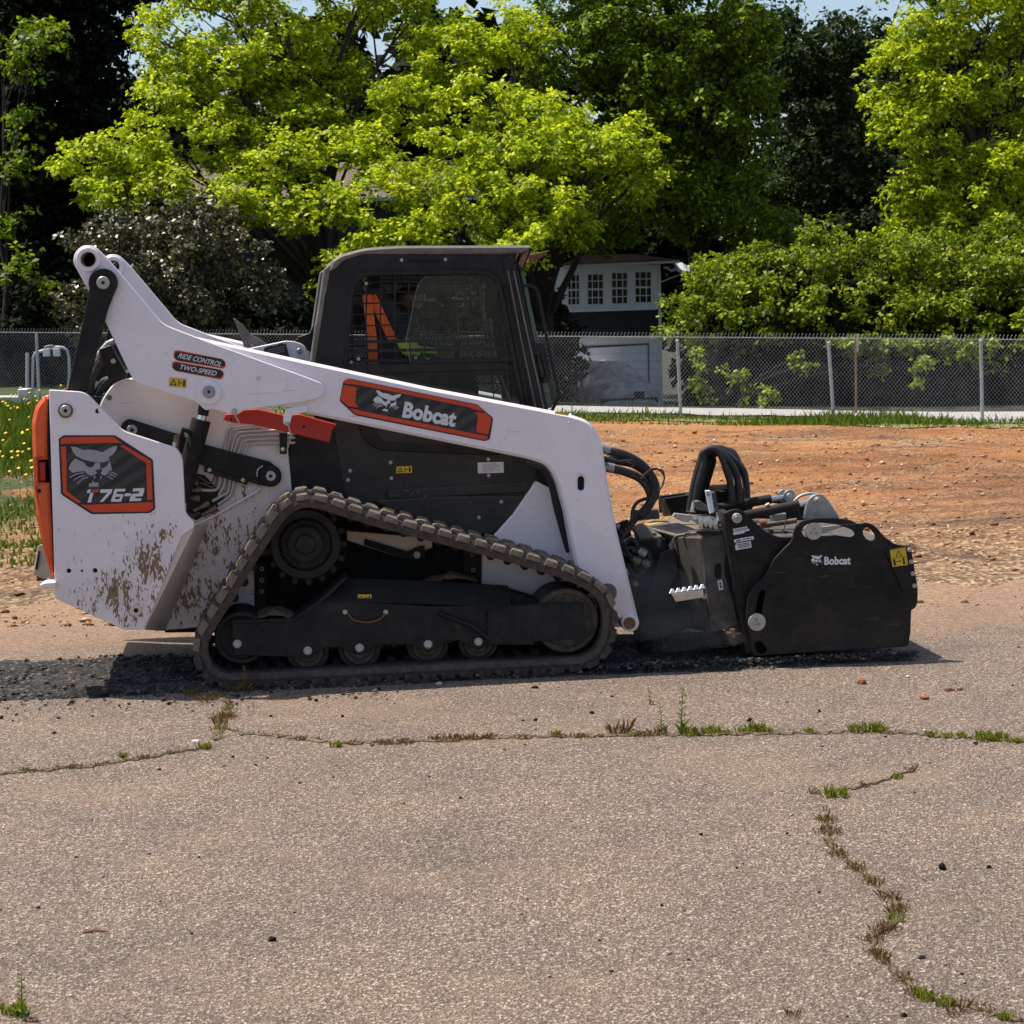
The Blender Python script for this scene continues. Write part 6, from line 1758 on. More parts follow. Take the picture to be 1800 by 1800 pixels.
# roof: eave board and low hipped roof
hp('eave', [(990, 466), (1194, 457), (1194, 461.5), (990, 471)], -.45, .0, 'trim')
A = [HF.P(985, 465, -.5), HF.P(1194, 457, -.5), HF.P(1194, 457, -.5) + Vector((0, 5.4, 0)), HF.P(985, 465, -.5) + Vector((0, 5.4, 0))]
R1 = HF.P(1030, 447, 0) + Vector((0, 2.3, .05)); R2 = HF.P(1120, 446, 0) + Vector((0, 2.3, .05))
link('roof', mesh_of('roof', A + [R1, R2], [(0, 1, 5, 4), (1, 2, 5), (2, 3, 4, 5), (3, 0, 4), (3, 2, 1, 0)]), M['roof_dark'], house)
aw = [HF.P(1163, 468, 0), HF.P(1196, 466, -.2), HF.P(1222, 478, -.2), HF.P(1222, 484, -.2), HF.P(1190, 474, 0)]
n_ = 12
vv, ff = [], []
for i in range(n_ + 1):
    f = i / n_
    a = HF.P(1166, 470, 0).lerp(HF.P(1220, 481, 0), f); a.z += .03 * math.sin(f * n_ * 1.6)
    vv += [a + Vector((0, -.25, 0)), a + Vector((0, 2.0, .25)), a + Vector((0, -.25, -.05)), a + Vector((0, 2.0, .2))]
for i in range(n_):
    b_ = i * 4
    ff += [(b_, b_ + 4, b_ + 5, b_ + 1), (b_ + 2, b_ + 3, b_ + 7, b_ + 6), (b_, b_ + 2, b_ + 6, b_ + 4)]
link('awning', mesh_of('awning', vv, ff), M['galv_post'], house)  # post grey instead of white imitates shade on the awning
tube('awning_strut', [HF.P(1161, 496, -.1), HF.P(1199, 481, -.1)], .015, M['trim'], house, 6)

# second house behind the tall trees, mostly its brown roof
h2o = at_depth(740, 560, 52); H2 = Frame((h2o.x, h2o.y, 0), 0)
house2 = empty('house', (h2o.x, h2o.y, 0), 0, 'brown shingled house roof showing through the bright tree', 'house')
plate(H2, 'wall', [(250, 352), (840, 345), (840, 640), (250, 640)], .4, 7, M['house_navy'], house2, b=0)
a, b_, c, d = H2.P(235, 356, 0), H2.P(855, 349, 0), H2.P(800, 282, 3.2), H2.P(300, 290, 3.2)
e, f = Vector((b_.x, 7.4, b_.z)), Vector((a.x, 7.4, a.z))
link('roof', mesh_of('roof', [a, b_, c, d, e, f], [(0, 1, 2, 3), (1, 4, 2), (4, 5, 3, 2), (5, 0, 3), (0, 5, 4, 1)]), M['roof'], house2)
plate(H2, 'fascia', [(235, 352), (855, 345), (855, 351), (235, 358)], -.03, .0, M['galv_post'], house2, b=0)
chm = H2.P(470, 290, 3.4)
box('chimney', (chm.x - .3, 3.1, chm.z - .4), (chm.x + .3, 3.7, chm.z + .5), M['rusty'], house2)

# ------------------------------------------------------------------ car under a silver tarp
def covered_car():
    base = at_depth(1108, 735, 46.0)
    root = empty('covered_car', base, math.radians(12), 'car under a wrinkled silver tarpaulin by the white house', 'car')
    nx, ny = 46, 60
    W, Lc, H = .86, 4.0, 1.22
    U, V = np.meshgrid(np.linspace(-1, 1, nx), np.linspace(0, 1, ny))
    y = V * Lc
    hood_ = 0.66 + 0.14 * sstep(V, 0.0, 0.12) + 0.0 * V
    cabin = (H - .80) * sstep(V, .26, .42) * (1 - sstep(V, .78, .97))
    top = (hood_ + cabin) * (sstep(V, -.02, .05) * .35 + .65)
    cross = (1 - np.abs(U) ** 5 * .50) 
    z = top * cross
    wl = W * (1 - .22 * np.clip((z - .7) / .6, 0, 1)) * (0.80 + 0.20 * sstep(V, 0, .10)) * (0.86 + .14 * (1 - sstep(V, .92, 1)))
    x = U * wl
    wr = fbm(x * 4 + 3, y * 3, 4, 91)
    z = z + .05 * wr + .03 * np.abs(fbm(x * 9, y * 2.5, 2, 93))
    skirt_z = .30 + .05 * fbm(x * 3, y * 2, 2, 95)
    co = np.stack([x, y, z], 2)
    # add a skirt ring all round
    ring = [(j, 0) for j in range(nx)] + [(nx - 1, i) for i in range(1, ny)] + [(j, ny - 1) for j in range(nx - 2, -1, -1)] + [(0, i) for i in range(ny - 2, 0, -1)]
    verts = [tuple(co[i, j]) for i in range(ny) for j in range(nx)]
    faces = [(i * nx + j, i * nx + j + 1, (i + 1) * nx + j + 1, (i + 1) * nx + j) for i in range(ny - 1) for j in range(nx - 1)]
    b = len(verts)
    for (j, i) in ring:
        p = co[i, j]; verts.append((p[0] * 1.06, p[1] + (-.06 if i == 0 else 0), float(skirt_z[i, j])))
    m = len(ring)
    for q in range(m):
        q2 = (q + 1) % m
        a = ring[q][1] * nx + ring[q][0]; c = ring[q2][1] * nx + ring[q2][0]
        faces.append((a, c, b + q2, b + q))
    me = mesh_of('tarp', verts, faces); smooth_angle(me, 60)
    link('tarp', me, M['tarp'], root)
    for (sx, yy) in ((-1, .75), (1, .75), (-1, 3.2), (1, 3.2)):
        x0 = sx * .62
        w = slab_mesh('wheel', [(yy + .31 * math.cos(2 * math.pi * i / 24), .31 + .31 * math.sin(2 * math.pi * i / 24)) for i in range(24)], [], x0 - .1, x0 + .1, .02, to3=lambda u, z, v: (v, u, z))
        link('wheel', w, M['tyre'], root)
    box('underbody', (-.7, .25, .16), (.7, 3.8, .5), M['hole'], root)
    box('bumper', (-.66, -.02, .28), (.66, .12, .46), M['tyre'], root, b=.03)
    box('number_plate_opening', (.08, -.085, .44), (.32, -.06, .6), M['hole'], root)
covered_car()

# ------------------------------------------------------------------ things in the yard on the left
mst = empty('meter_stand', at_depth(56, 700, 34.5), 0, 'grey pipe frame carrying two white utility boxes beyond the fence', 'utility stand')
o_ = at_depth(56, 700, 34.5)
g = lambda x, y, Y=34.5: at_depth(x, y, Y) - o_
tube('frame_pipe', catmull([g(57, 705), g(58, 640), g(60, 625), g(70, 618), g(118, 616), g(120, 700)], 5), .025, M['galv_post'], mst, 8)
tube('frame_pipe', [g(48, 705), g(48, 620)], .03, M['galv_post'], mst, 8)
for x in (76, 94):
    p = g(x, 616)
    box('utility_box', (p.x, -.05, p.z - .10), (p.x + .11, .05, p.z + .03), M['trim'], mst, b=.008)
tube('pipe', catmull([g(78, 611), g(90, 608), g(104, 612)], 4), .02, M['brass'], mst, 8)
wo = at_depth(20, 722, 33.4); WF = Frame((wo.x, wo.y, 0), 0)
bw = empty('block_wall', (wo.x, wo.y, 0), 0, 'low white block wall with a taller end beyond the fence', 'wall')
plate(WF, 'wall', [(-80, 697), (31, 697), (31, 684), (48, 684), (48, 724), (-80, 724)], 0, .4, M['trim'], bw, b=.01)
cb = ground_point(78, 1018); CF = Frame(cb, math.radians(-20))
cbk = empty('concrete_block', cb, math.radians(-20), 'tapered concrete block with a slot standing behind the tailgate', 'block')
hull('block', [CF.P(x, y, 0) for x, y in ((58, 1010), (76, 1018), (110, 1018), (66, 960), (72, 957), (104, 957))] + [CF.P(x, y, .2) for x, y in ((62, 1006), (110, 1014), (72, 958), (104, 956))], M['concrete'], cbk, .006)
print_flat(CF, 'block_slot', [[(62, 1000), (66, 1002), (71, 970), (68, 968)]], -.012, M['hole'], cbk)

# ------------------------------------------------------------------ trees and shrubs
def leaves_np(centers, radii, n_per, size, rng, flat=0.55, up=0.5):
    """leaves in small sprays inside clumps; centres (k,3), radii (k,3)"""
    k_ = len(centers); LS = 7
    ns = int(n_per * k_ / LS)
    idx = rng.integers(0, k_, ns)
    d = rng.normal(0, 1, (ns, 3)); d[:, 2] += 0.35; d /= np.linalg.norm(d, axis=1)[:, None]
    rad = rng.uniform(0, 1, ns) ** 0.38 * rng.uniform(.8, 1.25, ns)
    pos = centers[idx] + d * rad[:, None] * radii[idx]
    ax = d * 0.5 + np.array([0, 0, up]) + rng.normal(0, .30 * flat / .55, (ns, 3)); ax /= np.linalg.norm(ax, axis=1)[:, None]
    pos = np.repeat(pos, LS, 0); ax = np.repeat(ax, LS, 0); tot = len(pos)
    t = np.cross(ax, rng.normal(0, 1, (tot, 3))); t /= np.linalg.norm(t, axis=1)[:, None]
    t = t + ax * rng.uniform(-.55, .45, tot)[:, None]; t /= np.linalg.norm(t, axis=1)[:, None]
    nrm = ax + rng.normal(0, flat * .6, (tot, 3)); nrm -= t * (nrm * t).sum(1)[:, None]; nrm /= np.linalg.norm(nrm, axis=1)[:, None]
    b = np.cross(nrm, t)
    s = size * rng.uniform(0.65, 1.35, tot)[:, None]
    base = pos + t * s * rng.uniform(.1, .5, tot)[:, None]
    co = np.zeros((tot, 4, 3))
    co[:, 0] = base
    co[:, 1] = base + t * s * 0.5 + b * s * 0.34 - nrm * s * 0.05
    co[:, 2] = base + t * s * 1.05 - nrm * s * 0.16
    co[:, 3] = base + t * s * 0.5 - b * s * 0.34 - nrm * s * 0.05
    return co.reshape(-1, 3)

def crown_mesh(name, blobs, clumps_per, n_per, size, seed, clump_r=(.45, .8), shell=0.55, flat=.55, up=.5):
    rng = np.random.default_rng(seed)
    C, R = [], []
    for (c, r) in blobs:
        vol = (r[0] * r[1] * r[2]) ** (2 / 3)
        m = max(4, int(clumps_per * vol))
        d = rng.normal(0, 1, (m, 3)); d /= np.linalg.norm(d, axis=1)[:, None]
        rad = shell + (1 - shell) * rng.uniform(0, 1, m) ** 0.6
        rad *= rng.uniform(.75, 1.12, m)
        C.append(np.array(c) + d * rad[:, None] * np.array(r))
        cr = rng.uniform(*clump_r, m)
        R.append(np.stack([cr, cr, cr * rng.uniform(.45, .95, m)], 1))
    co = leaves_np(np.concatenate(C), np.concatenate(R), n_per, size, rng, flat, up)
    return mesh_np(name, co, np.arange(len(co)), 4)

def px_blobs(lst):
    out = []
    for (x, y, Y, rx, ry, rd) in lst:
        s = F_PX / Y
        out.append((tuple(at_depth(x, y, Y)), (rx / s, rd, ry / s)))
    return out

def tree(name, label, cat, group, trunk_px, Y, blobs_px, mat, bark, clumps, n_per, size, seed, trunk_r=.22, limbs=True, clump_r=(.45, .8), shell=.55, up=.5, flat=.55):
    blobs = px_blobs(blobs_px)
    bx = at_depth(trunk_px, 700, Y)
    gz = float(terrain(np.array([bx.x]), np.array([Y]))[0])
    base = Vector((bx.x, Y, gz))
    root = empty(name, base, 0, label, cat, group)
    me = crown_mesh('crown', blobs, clumps, n_per, size, seed, clump_r, shell, flat, up)
    o = link('crown', me, M[mat], root); o.location = -base
    if limbs:
        r = random.Random(seed)
        V, F_ = [], []
        top = (max(c[2] + q[2] * .3 for c, q in blobs) - gz) * .85
        mid = sum((Vector(c) for c, q in blobs), Vector()) / len(blobs) - base
        n = 9
        tr = [Vector((mid.x * (i / (n - 1)) ** 1.5 * .5 + r.uniform(-.12, .12), mid.y * .4 * i / (n - 1) + r.uniform(-.12, .12), -.1 + top * i / (n - 1))) for i in range(n)]
        v, f = tube_data(tr, [trunk_r * max(.12, 1.25 - 1.35 * i / (n - 1)) for i in range(n)], 10)
        F_ += [tuple(q + len(V) for q in g_) for g_ in f]; V += v
        for c, q in blobs:
            if c[1] > Y + 3.5 or (seed == 103 and c[2] - gz < 5.5): continue
            tgt = Vector(c) - base
            h0 = max(.15, min(.8, (tgt.z * .55) / max(top, .1)))
            i0 = int(h0 * (n - 1)); st_ = tr[i0]
            d = tgt - st_
            pts = [st_, st_ + d * .3 + Vector((0, 0, d.length * .06)), st_ + d * .65 + Vector((r.uniform(-.15, .15), r.uniform(-.15, .15), d.length * .08)), tgt]
            pts = catmull(pts, 3)
            m = len(pts)
            v, f = tube_data(pts, [trunk_r * .36 * (1 - .85 * i / (m - 1)) for i in range(m)], 6)
            F_ += [tuple(q_ + len(V) for q_ in g_) for g_ in f]; V += v
            for _ in range(4):
                a = pts[r.randrange(m // 2, m)]
                e_ = tgt + Vector((r.uniform(-1, 1) * q[0], r.uniform(-1, 1) * q[1], r.uniform(-.7, 1) * q[2]))
                v, f = tube_data([a, a.lerp(e_, .5) + Vector((0, 0, .08)), e_], [trunk_r * .10, trunk_r * .07, trunk_r * .03], 5)
                F_ += [tuple(q_ + len(V) for q_ in g_) for g_ in f]; V += v
        me = mesh_of('trunk', V, F_, recalc=False); smooth_angle(me, 60)
        link('trunk', me, M[bark], root)
    return root

# bright spreading tree on the left
tree('maple_tree', 'bright yellow-green spreading tree left of the cab, behind the loader', 'tree', None, 590, 40.5, [
    (160, 285, 38.5, 62, 42, .9), (250, 250, 38.5, 70, 55, 1.0), (190, 345, 38, 55, 30, .8), (300, 330, 38, 75, 45, 1.0), (290, 150, 40, 62, 50, 1.1), (300, 60, 40.5, 65, 55, 1.1), (390, 110, 40, 75, 60, 1.2),
    (400, 250, 39, 85, 60, 1.2), (400, 20, 41, 80, 50, 1.2), (500, 60, 41, 80, 50, 1.2), (500, 180, 40.5, 75, 55, 1.1), (500, 290, 38.5, 85, 55, 1.2), (420, 345, 37.8, 70, 40, .9), (560, 370, 37.5, 75, 45, 1.0), (620, 270, 39, 75, 50, 1.1),
    (620, 150, 41.5, 60, 45, 1.0), (620, 20, 42, 80, 40, 1.1), (720, 40, 42, 70, 60, 1.2), (450, -60, 41.5, 150, 50, 1.5), (670, -70, 42, 140, 50, 1.5), (350, 190, 39.5, 70, 50, 1.1), (450, 130, 40.5, 65, 45, 1.0), (560, 230, 40, 60, 45, 1.0), (220, 320, 38.2, 60, 35, .8), (500, 380, 37.6, 60, 35, .8), (570, 100, 41.5, 60, 50, 1.0)],
    'leaf_bright', 'bark_dark', 44, 115, .088, 101, .26, clump_r=(.16, .42), up=.75)
tree('maple_tree', 'bright leafy tree rising straight behind the loader cab', 'tree', None, 960, 40, [
    (720, 190, 40, 80, 55, 1.1), (790, 100, 41, 80, 60, 1.2), (880, 60, 41, 85, 55, 1.2), (860, 180, 39.5, 85, 55, 1.2), (800, 265, 38.5, 85, 45, 1.1), (700, 330, 37.6, 75, 45, 1.0), (660, 420, 37, 60, 35, .8), (740, 400, 37, 70, 45, 1.0),
    (830, 350, 37.5, 85, 45, 1.1), (900, 300, 38, 80, 50, 1.1), (960, 230, 38.5, 85, 50, 1.1), (1040, 270, 38, 75, 45, 1.0), (1100, 250, 38.5, 60, 45, .9), (960, 370, 37.5, 70, 55, 1.0), (900, 430, 37, 80, 45, 1.0), (1000, 405, 37.8, 45, 35, .8), (1120, 320, 38.5, 55, 40, .8), (600, 480, 36.8, 40, 50, .6)],
    'leaf_bright', 'bark_dark', 46, 115, .088, 102, .25, clump_r=(.16, .42), up=.75)
tree('oak_tree', 'darker green tree filling the sky above the white house', 'tree', None, 1245, 43, [
    (980, 80, 42.5, 90, 70, 1.4), (1080, 40, 42.5, 95, 65, 1.4), (1090, 150, 42, 90, 65, 1.3), (1190, 90, 42, 95, 75, 1.4), (1280, 60, 42, 85, 60, 1.3), (1320, 140, 42, 55, 60, 1.0), (1220, 210, 42, 100, 65, 1.4), (1310, 250, 42.5, 60, 55, 1.0), (1170, 320, 42, 85, 60, 1.3),
    (1270, 350, 42, 85, 55, 1.3), (1220, 385, 42, 80, 30, 1.2), (1330, 400, 42.5, 60, 45, 1.0), (1090, -40, 42.5, 160, 50, 1.6), (1250, -40, 42.5, 120, 50, 1.5), (1080, 375, 42.5, 80, 30, 1.1), (1000, 300, 47.5, 120, 70, 1.8), (1090, 300, 47.5, 120, 70, 1.8), (1010, 400, 48, 110, 50, 1.6), (1120, 360, 48.5, 90, 45, 1.6), (930, 330, 47, 110, 70, 1.6), (960, 260, 47, 130, 70, 1.6), (900, 400, 46.6, 90, 50, 1.5)],  # farthest clumps are unseen foliage added to shade the car and house
    'leaf_mid', 'bark_dark', 40, 110, .100, 103, .3, clump_r=(.2, .5), up=.55)  # leaf colour kept darker to imitate shade on this crown
tree('locust_tree', 'tall bright green tree at the right edge above the hedge', 'tree', None, 1740, 40, [
    (1570, 130, 39, 60, 60, 1.0), (1640, 60, 39.5, 75, 60, 1.1), (1740, 40, 39.5, 85, 60, 1.2), (1830, 60, 40, 80, 70, 1.2), (1600, 230, 38.6, 60, 45, .9), (1680, 170, 38.8, 80, 55, 1.1), (1780, 170, 39, 80, 60, 1.1), (1660, 290, 38.5, 75, 50, 1.0), (1760, 290, 38.5, 80, 55, 1.1),
    (1620, 350, 38.5, 60, 40, .9), (1700, 380, 38.2, 75, 45, 1.0), (1800, 390, 38.5, 75, 50, 1.1), (1590, 420, 38.5, 45, 30, .7), (1680, -40, 40, 140, 50, 1.4), (1820, -30, 40, 120, 60, 1.4), (1860, 250, 39, 70, 90, 1.2)],
    'leaf_bright', 'bark', 46, 115, .088, 104, .24, clump_r=(.16, .42), up=.7)
# dark trees
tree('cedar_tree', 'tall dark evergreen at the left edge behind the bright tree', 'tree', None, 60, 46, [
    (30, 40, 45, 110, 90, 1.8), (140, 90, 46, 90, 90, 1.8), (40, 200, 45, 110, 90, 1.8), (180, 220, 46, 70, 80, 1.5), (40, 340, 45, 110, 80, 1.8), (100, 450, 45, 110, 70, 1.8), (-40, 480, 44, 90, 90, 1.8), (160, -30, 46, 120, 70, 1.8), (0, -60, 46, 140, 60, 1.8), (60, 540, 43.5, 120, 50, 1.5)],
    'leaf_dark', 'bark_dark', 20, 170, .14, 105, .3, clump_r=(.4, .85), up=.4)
tree('sapling_tree', 'pale green sapling against the dark evergreen on the left edge', 'tree', None, 8, 41, [
    (20, 70, 41, 45, 30, .7), (60, 75, 41, 35, 20, .5), (20, 200, 41, 40, 40, .7), (10, 290, 41, 35, 40, .6), (30, 130, 41.3, 30, 22, .5), (90, 60, 41.5, 40, 18, .5), (70, 480, 40, 45, 50, .6), (20, 400, 41, 35, 40, .6)],
    'leaf_mid', 'bark_dark', 13, 80, .11, 106, .07, clump_r=(.25, .5), up=.6)
tree('pine_tree', 'dark open tree against the sky between the two bright crowns', 'tree', None, 1440, 52, [
    (1380, 110, 51, 70, 55, 1.4), (1450, 90, 51, 75, 45, 1.4), (1500, 150, 51, 60, 60, 1.3), (1420, 190, 51, 80, 55, 1.5), (1480, 260, 51, 90, 60, 1.5), (1390, 300, 50, 80, 60, 1.5), (1450, 370, 50, 90, 60, 1.6), (1540, 330, 50, 70, 80, 1.3), (1380, 420, 49, 90, 50, 1.5), (1510, 430, 49, 90, 45, 1.5), (1360, 40, 51.5, 30, 40, .9), (1520, 60, 51.5, 35, 45, .9)],
    'leaf_pine', 'bark_dark', 18, 130, .12, 107, .24, clump_r=(.35, .75), up=.4)
tree('purple_shrub', 'big rounded purple-brown leaved shrub behind the loader rear', 'shrub', None, 320, 36.5, [
    (180, 440, 36.3, 55, 55, .9), (260, 410, 36.3, 75, 50, 1.1), (350, 400, 36.3, 80, 45, 1.1), (220, 500, 36, 75, 50, 1.0), (310, 470, 35.8, 90, 60, 1.3), (410, 450, 36.2, 75, 55, 1.1), (150, 545, 36, 40, 45, .7), (400, 530, 36, 80, 50, 1.0), (300, 560, 36, 110, 50, 1.0), (470, 510, 36.4, 40, 50, .8)],
    'leaf_purple', 'bark_dark', 26, 170, .080, 108, .14, clump_r=(.22, .45), up=.45, flat=.8)
# hedge on the right, as separate bushes
for (lab, tx, seed, bl) in (
    ('rounded vine-covered bush beside the white house', 1260, 111, [(1210, 560, 35.2, 50, 60, .9), (1270, 495, 35.4, 70, 50, 1.1), (1340, 480, 35.5, 75, 50, 1.1), (1300, 530, 35, 80, 50, 1.0), (1310, 580, 34.8, 80, 60, 1.1)]),
    ('tall bush covered in vines in the middle of the right hedge', 1440, 112, [(1400, 465, 35.5, 70, 50, 1.1), (1460, 435, 35.6, 65, 45, 1.0), (1530, 450, 36, 70, 45, 1.0), (1440, 550, 34.8, 90, 60, 1.1), (1520, 520, 35.2, 70, 50, 1.0), (1550, 600, 34.6, 70, 60, .9)]),
    ('wide bush at the right end of the hedge', 1690, 113, [(1600, 465, 35.6, 70, 50, 1.1), (1670, 450, 35.6, 75, 45, 1.1), (1760, 440, 36, 80, 50, 1.1), (1680, 520, 35, 80, 50, 1.0), (1740, 500, 35.2, 75, 55, 1.1), (1810, 480, 35.2, 70, 60, 1.1), (1640, 580, 34.6, 90, 60, 1.0), (1760, 600, 34.4, 90, 60, 1.0), (1860, 600, 34.2, 70, 80, 1.0)])):
    tree('hedge_bush', lab, 'bush', None, tx, 35.2, bl, 'leaf_hedge', 'bark_dark', 46, 95, .075, seed, .09, clump_r=(.12, .34), up=.55, flat=.7)
tree('fence_vine', 'bright leafy vine sprigs low behind the fence on the right', 'vine', None, 1300, 33.2, [(1235, 625, 33, 30, 30, .4), (1225, 690, 32.8, 35, 25, .4), (1290, 665, 33, 25, 30, .4), (1330, 700, 32.8, 30, 18, .3), (1405, 640, 33, 18, 22, .3), (1485, 605, 33, 30, 14, .3), (1615, 650, 33, 14, 35, .3), (1690, 615, 33, 22, 14, .3)], 'leaf_hedge', 'bark_dark', 46, 60, .075, 131, .03, clump_r=(.08, .2), up=.55, flat=.7)
# dark ivy on the house corner, dark understorey
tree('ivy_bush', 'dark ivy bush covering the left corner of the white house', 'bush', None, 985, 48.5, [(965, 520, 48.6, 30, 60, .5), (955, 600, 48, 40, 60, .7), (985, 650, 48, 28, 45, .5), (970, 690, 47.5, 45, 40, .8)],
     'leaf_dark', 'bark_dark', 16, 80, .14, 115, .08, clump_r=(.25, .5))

# far wood: one dark mass closing the view between the trees
def far_wood():
    rng = np.random.default_rng(77)
    blobs = []
    for i in range(95):
        x = rng.uniform(-150, 1950); y = rng.uniform(90, 600)
        if 560 < x < 720 and y < 230: continue
        if 1330 < x < 1560 and y < 130: continue
        blobs.append((x, y, rng.uniform(56, 64), rng.uniform(90, 150), rng.uniform(60, 100), 2.2))
    for i in range(60):
        x = rng.uniform(200, 1700); x = -x if i % 2 else 1800 + x
        blobs.append((x, rng.uniform(60, 600), rng.uniform(52, 64), rng.uniform(100, 170), rng.uniform(70, 110), 2.2))
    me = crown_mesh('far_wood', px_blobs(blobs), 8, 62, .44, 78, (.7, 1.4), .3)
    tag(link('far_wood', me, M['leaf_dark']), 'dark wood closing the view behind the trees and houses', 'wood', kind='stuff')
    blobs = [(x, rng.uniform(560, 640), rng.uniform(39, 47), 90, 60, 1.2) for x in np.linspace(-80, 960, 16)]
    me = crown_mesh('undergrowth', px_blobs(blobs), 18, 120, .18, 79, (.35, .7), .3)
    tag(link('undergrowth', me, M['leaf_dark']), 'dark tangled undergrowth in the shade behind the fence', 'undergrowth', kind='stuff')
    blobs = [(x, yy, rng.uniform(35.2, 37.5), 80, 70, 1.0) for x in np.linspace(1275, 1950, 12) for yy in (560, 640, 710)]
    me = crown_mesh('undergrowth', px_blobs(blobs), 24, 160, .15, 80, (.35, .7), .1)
    tag(link('undergrowth', me, M['leaf_dark']), 'dark undergrowth filling the inside of the right hedge', 'undergrowth', kind='stuff')  # dark leaf colour imitates the shaded lower part of the hedge
far_wood()
# ------------------------------------------------------------------ weeds in the cracks
def weed_mesh(name, n, h, w, spread, seed, tall=0):
    r = np.random.default_rng(seed)
    verts, faces = [], []
    for i in range(n):
        a = r.uniform(0, 2 * math.pi); rr = spread * math.sqrt(r.uniform(0, 1)); hh = h * r.uniform(.4, 1.2)
        b = Vector((math.cos(a) * rr, math.sin(a) * rr, 0)); la = r.uniform(0, 2 * math.pi); lean = hh * r.uniform(.2, .9)
        s = Vector((math.cos(la + 1.57), math.sin(la + 1.57), 0)) * w * .5 * r.uniform(.6, 1.3)
        d = Vector((math.cos(la), math.sin(la), 0))
        m_ = b + d * lean * .4 + Vector((0, 0, hh * .65)); t = b + d * lean + Vector((0, 0, hh))
        k_ = len(verts); verts += [b - s * .5, b + s * .5, m_ + s, t, m_ - s]; faces.append(tuple(range(k_, k_ + 5)))
    for q in range(tall):
        a = r.uniform(0, 2 * math.pi); b = Vector((math.cos(a), math.sin(a), 0)) * spread * .4; H = h * r.uniform(2.6, 3.6)
        dx = r.uniform(-.12, .12)
        v, f = tube_data([b, b + Vector((dx * H * .4, 0, H * .5)), b + Vector((dx * H, .01, H))], [.003, .0025, .0012], 5)
        k_ = len(verts); verts += v; faces += [tuple(x + k_ for x in g_) for g_ in f]
        for j in range(26):
            z = H * (.12 + .86 * j / 26); c = b + Vector((dx * z, 0, z)); la = j * 2.4
            d = Vector((math.cos(la), math.sin(la), .55)).normalized(); s = d.orthogonal().normalized() * .004
            L_ = .03 * (1 - .5 * j / 26)
            k_ = len(verts); verts += [c, c + d * L_ * .5 + s, c + d * L_, c + d * L_ * .5 - s]; faces.append((k_, k_ + 1, k_ + 2, k_ + 3))
    return mesh_of(name, verts, faces, recalc=False)
WM = [weed_mesh('weed', 40, .030, .008, .030, 1), weed_mesh('weed', 30, .024, .008, .032, 2), weed_mesh('weed', 60, .036, .008, .045, 3), weed_mesh('dry_weed', 30, .034, .003, .03, 4), weed_mesh('dry_weed', 60, .020, .004, .04, 5)]
for i, m_ in enumerate(WM): m_.materials.append(M['weed_green'] if i < 3 else M['weed_brown'])
rw = random.Random(21)
WEEDS = []
def weed(px, py, kind, s, label=None):
    g_ = ground_point(px, py)
    o = bpy.data.objects.new('weed_tuft' if kind < 3 else 'dry_weed_tuft', WM[kind]); col.objects.link(o)
    o.location = g_ + Vector((0, 0, .004)); o.rotation_euler = (0, 0, rw.uniform(0, 6.28)); o.scale = (s * rw.uniform(.8, 1.2), s * rw.uniform(.8, 1.2), s)
    if label: tag(o, label, 'weed')
    else: WEEDS.append((px, py, kind < 3, o))
    return o
for (x, y, k_, s) in [(975, 1295, 0, .8), (1215, 1293, 2, 1.0), (1250, 1292, 2, .95), (1275, 1292, 1, .9), (1305, 1288, 1, 1.0), (1330, 1288, 2, 1.1), (1352, 1289, 1, .9), (1425, 1291, 0, .9), (1505, 1288, 2, .9), (1535, 1287, 2, 1.05), (1548, 1289, 0, .9), (1640, 1297, 0, .9), (1665, 1298, 1, .9), (1690, 1298, 0, .8), (1730, 1302, 2, 1.0), (1755, 1303, 2, .9), (1785, 1308, 0, .8), (1467, 1402, 2, .95), (1578, 1371, 0, .7),
                      (1572, 1618, 1, .8), (1625, 1758, 2, .75), (1660, 1770, 0, .8), (1770, 1795, 0, .7), (385, 1285, 1, 1.0), (398, 1252, 0, .8), (360, 1318, 0, .9), (300, 1327, 0, .5), (215, 1332, 0, .7), (155, 1222, 0, .6), (590, 1314, 0, .8), (25, 1784, 0, 1.0), (890, 1299, 1, .5), (1420, 1070, 0, .4), (1055, 1297, 0, .5), (330, 1222, 0, .8), (560, 1303, 0, .5), (40, 1357, 0, .5), (1110, 1296, 0, .55)]:
    weed(x, y, k_, s)
for (x, y, k_, s) in [(365, 1235, 3, 1.3), (340, 1225, 3, 1.2), (420, 1215, 3, 1.3), (405, 1210, 3, 1.0), (395, 1265, 4, 1.5), (385, 1275, 3, 1.2), (1092, 1290, 3, 1.5), (1085, 1293, 3, 1.2), (1130, 1296, 4, 1.2), (920, 1300, 4, .9), (680, 1310, 4, 1.1), (710, 1308, 4, 1.1), (770, 1304, 4, 1.2), (800, 1302, 4, 1.3), (830, 1301, 4, 1.2), (860, 1300, 4, 1.1), (620, 1310, 4, .8), (530, 1302, 4, .8), (255, 1335, 4, .8), (130, 1352, 4, .8), (60, 1358, 4, .6), (1452, 1445, 4, 1.1), (1455, 1465, 4, 1.1), (1475, 1505, 4, .9), (1505, 1530, 4, .9), (1535, 1556, 4, .9), (1565, 1585, 3, .8), (1580, 1600, 4, .8), (1577, 1612, 3, .8), (1560, 1635, 4, 1.0), (1548, 1645, 3, .9), (1532, 1655, 4, .9), (1540, 1680, 4, .8), (1550, 1692, 3, .8), (1590, 1728, 4, .8), (1608, 1748, 4, .8), (1680, 1785, 3, .9), (1020, 1298, 4, .9), (985, 1298, 4, .9), (1160, 1293, 3, 1.0), (1603, 1358, 3, .7), (1522, 1386, 3, .6), (1430, 1398, 3, .6), (1395, 1790, 3, .6)]:
    weed(x, y, k_, s)
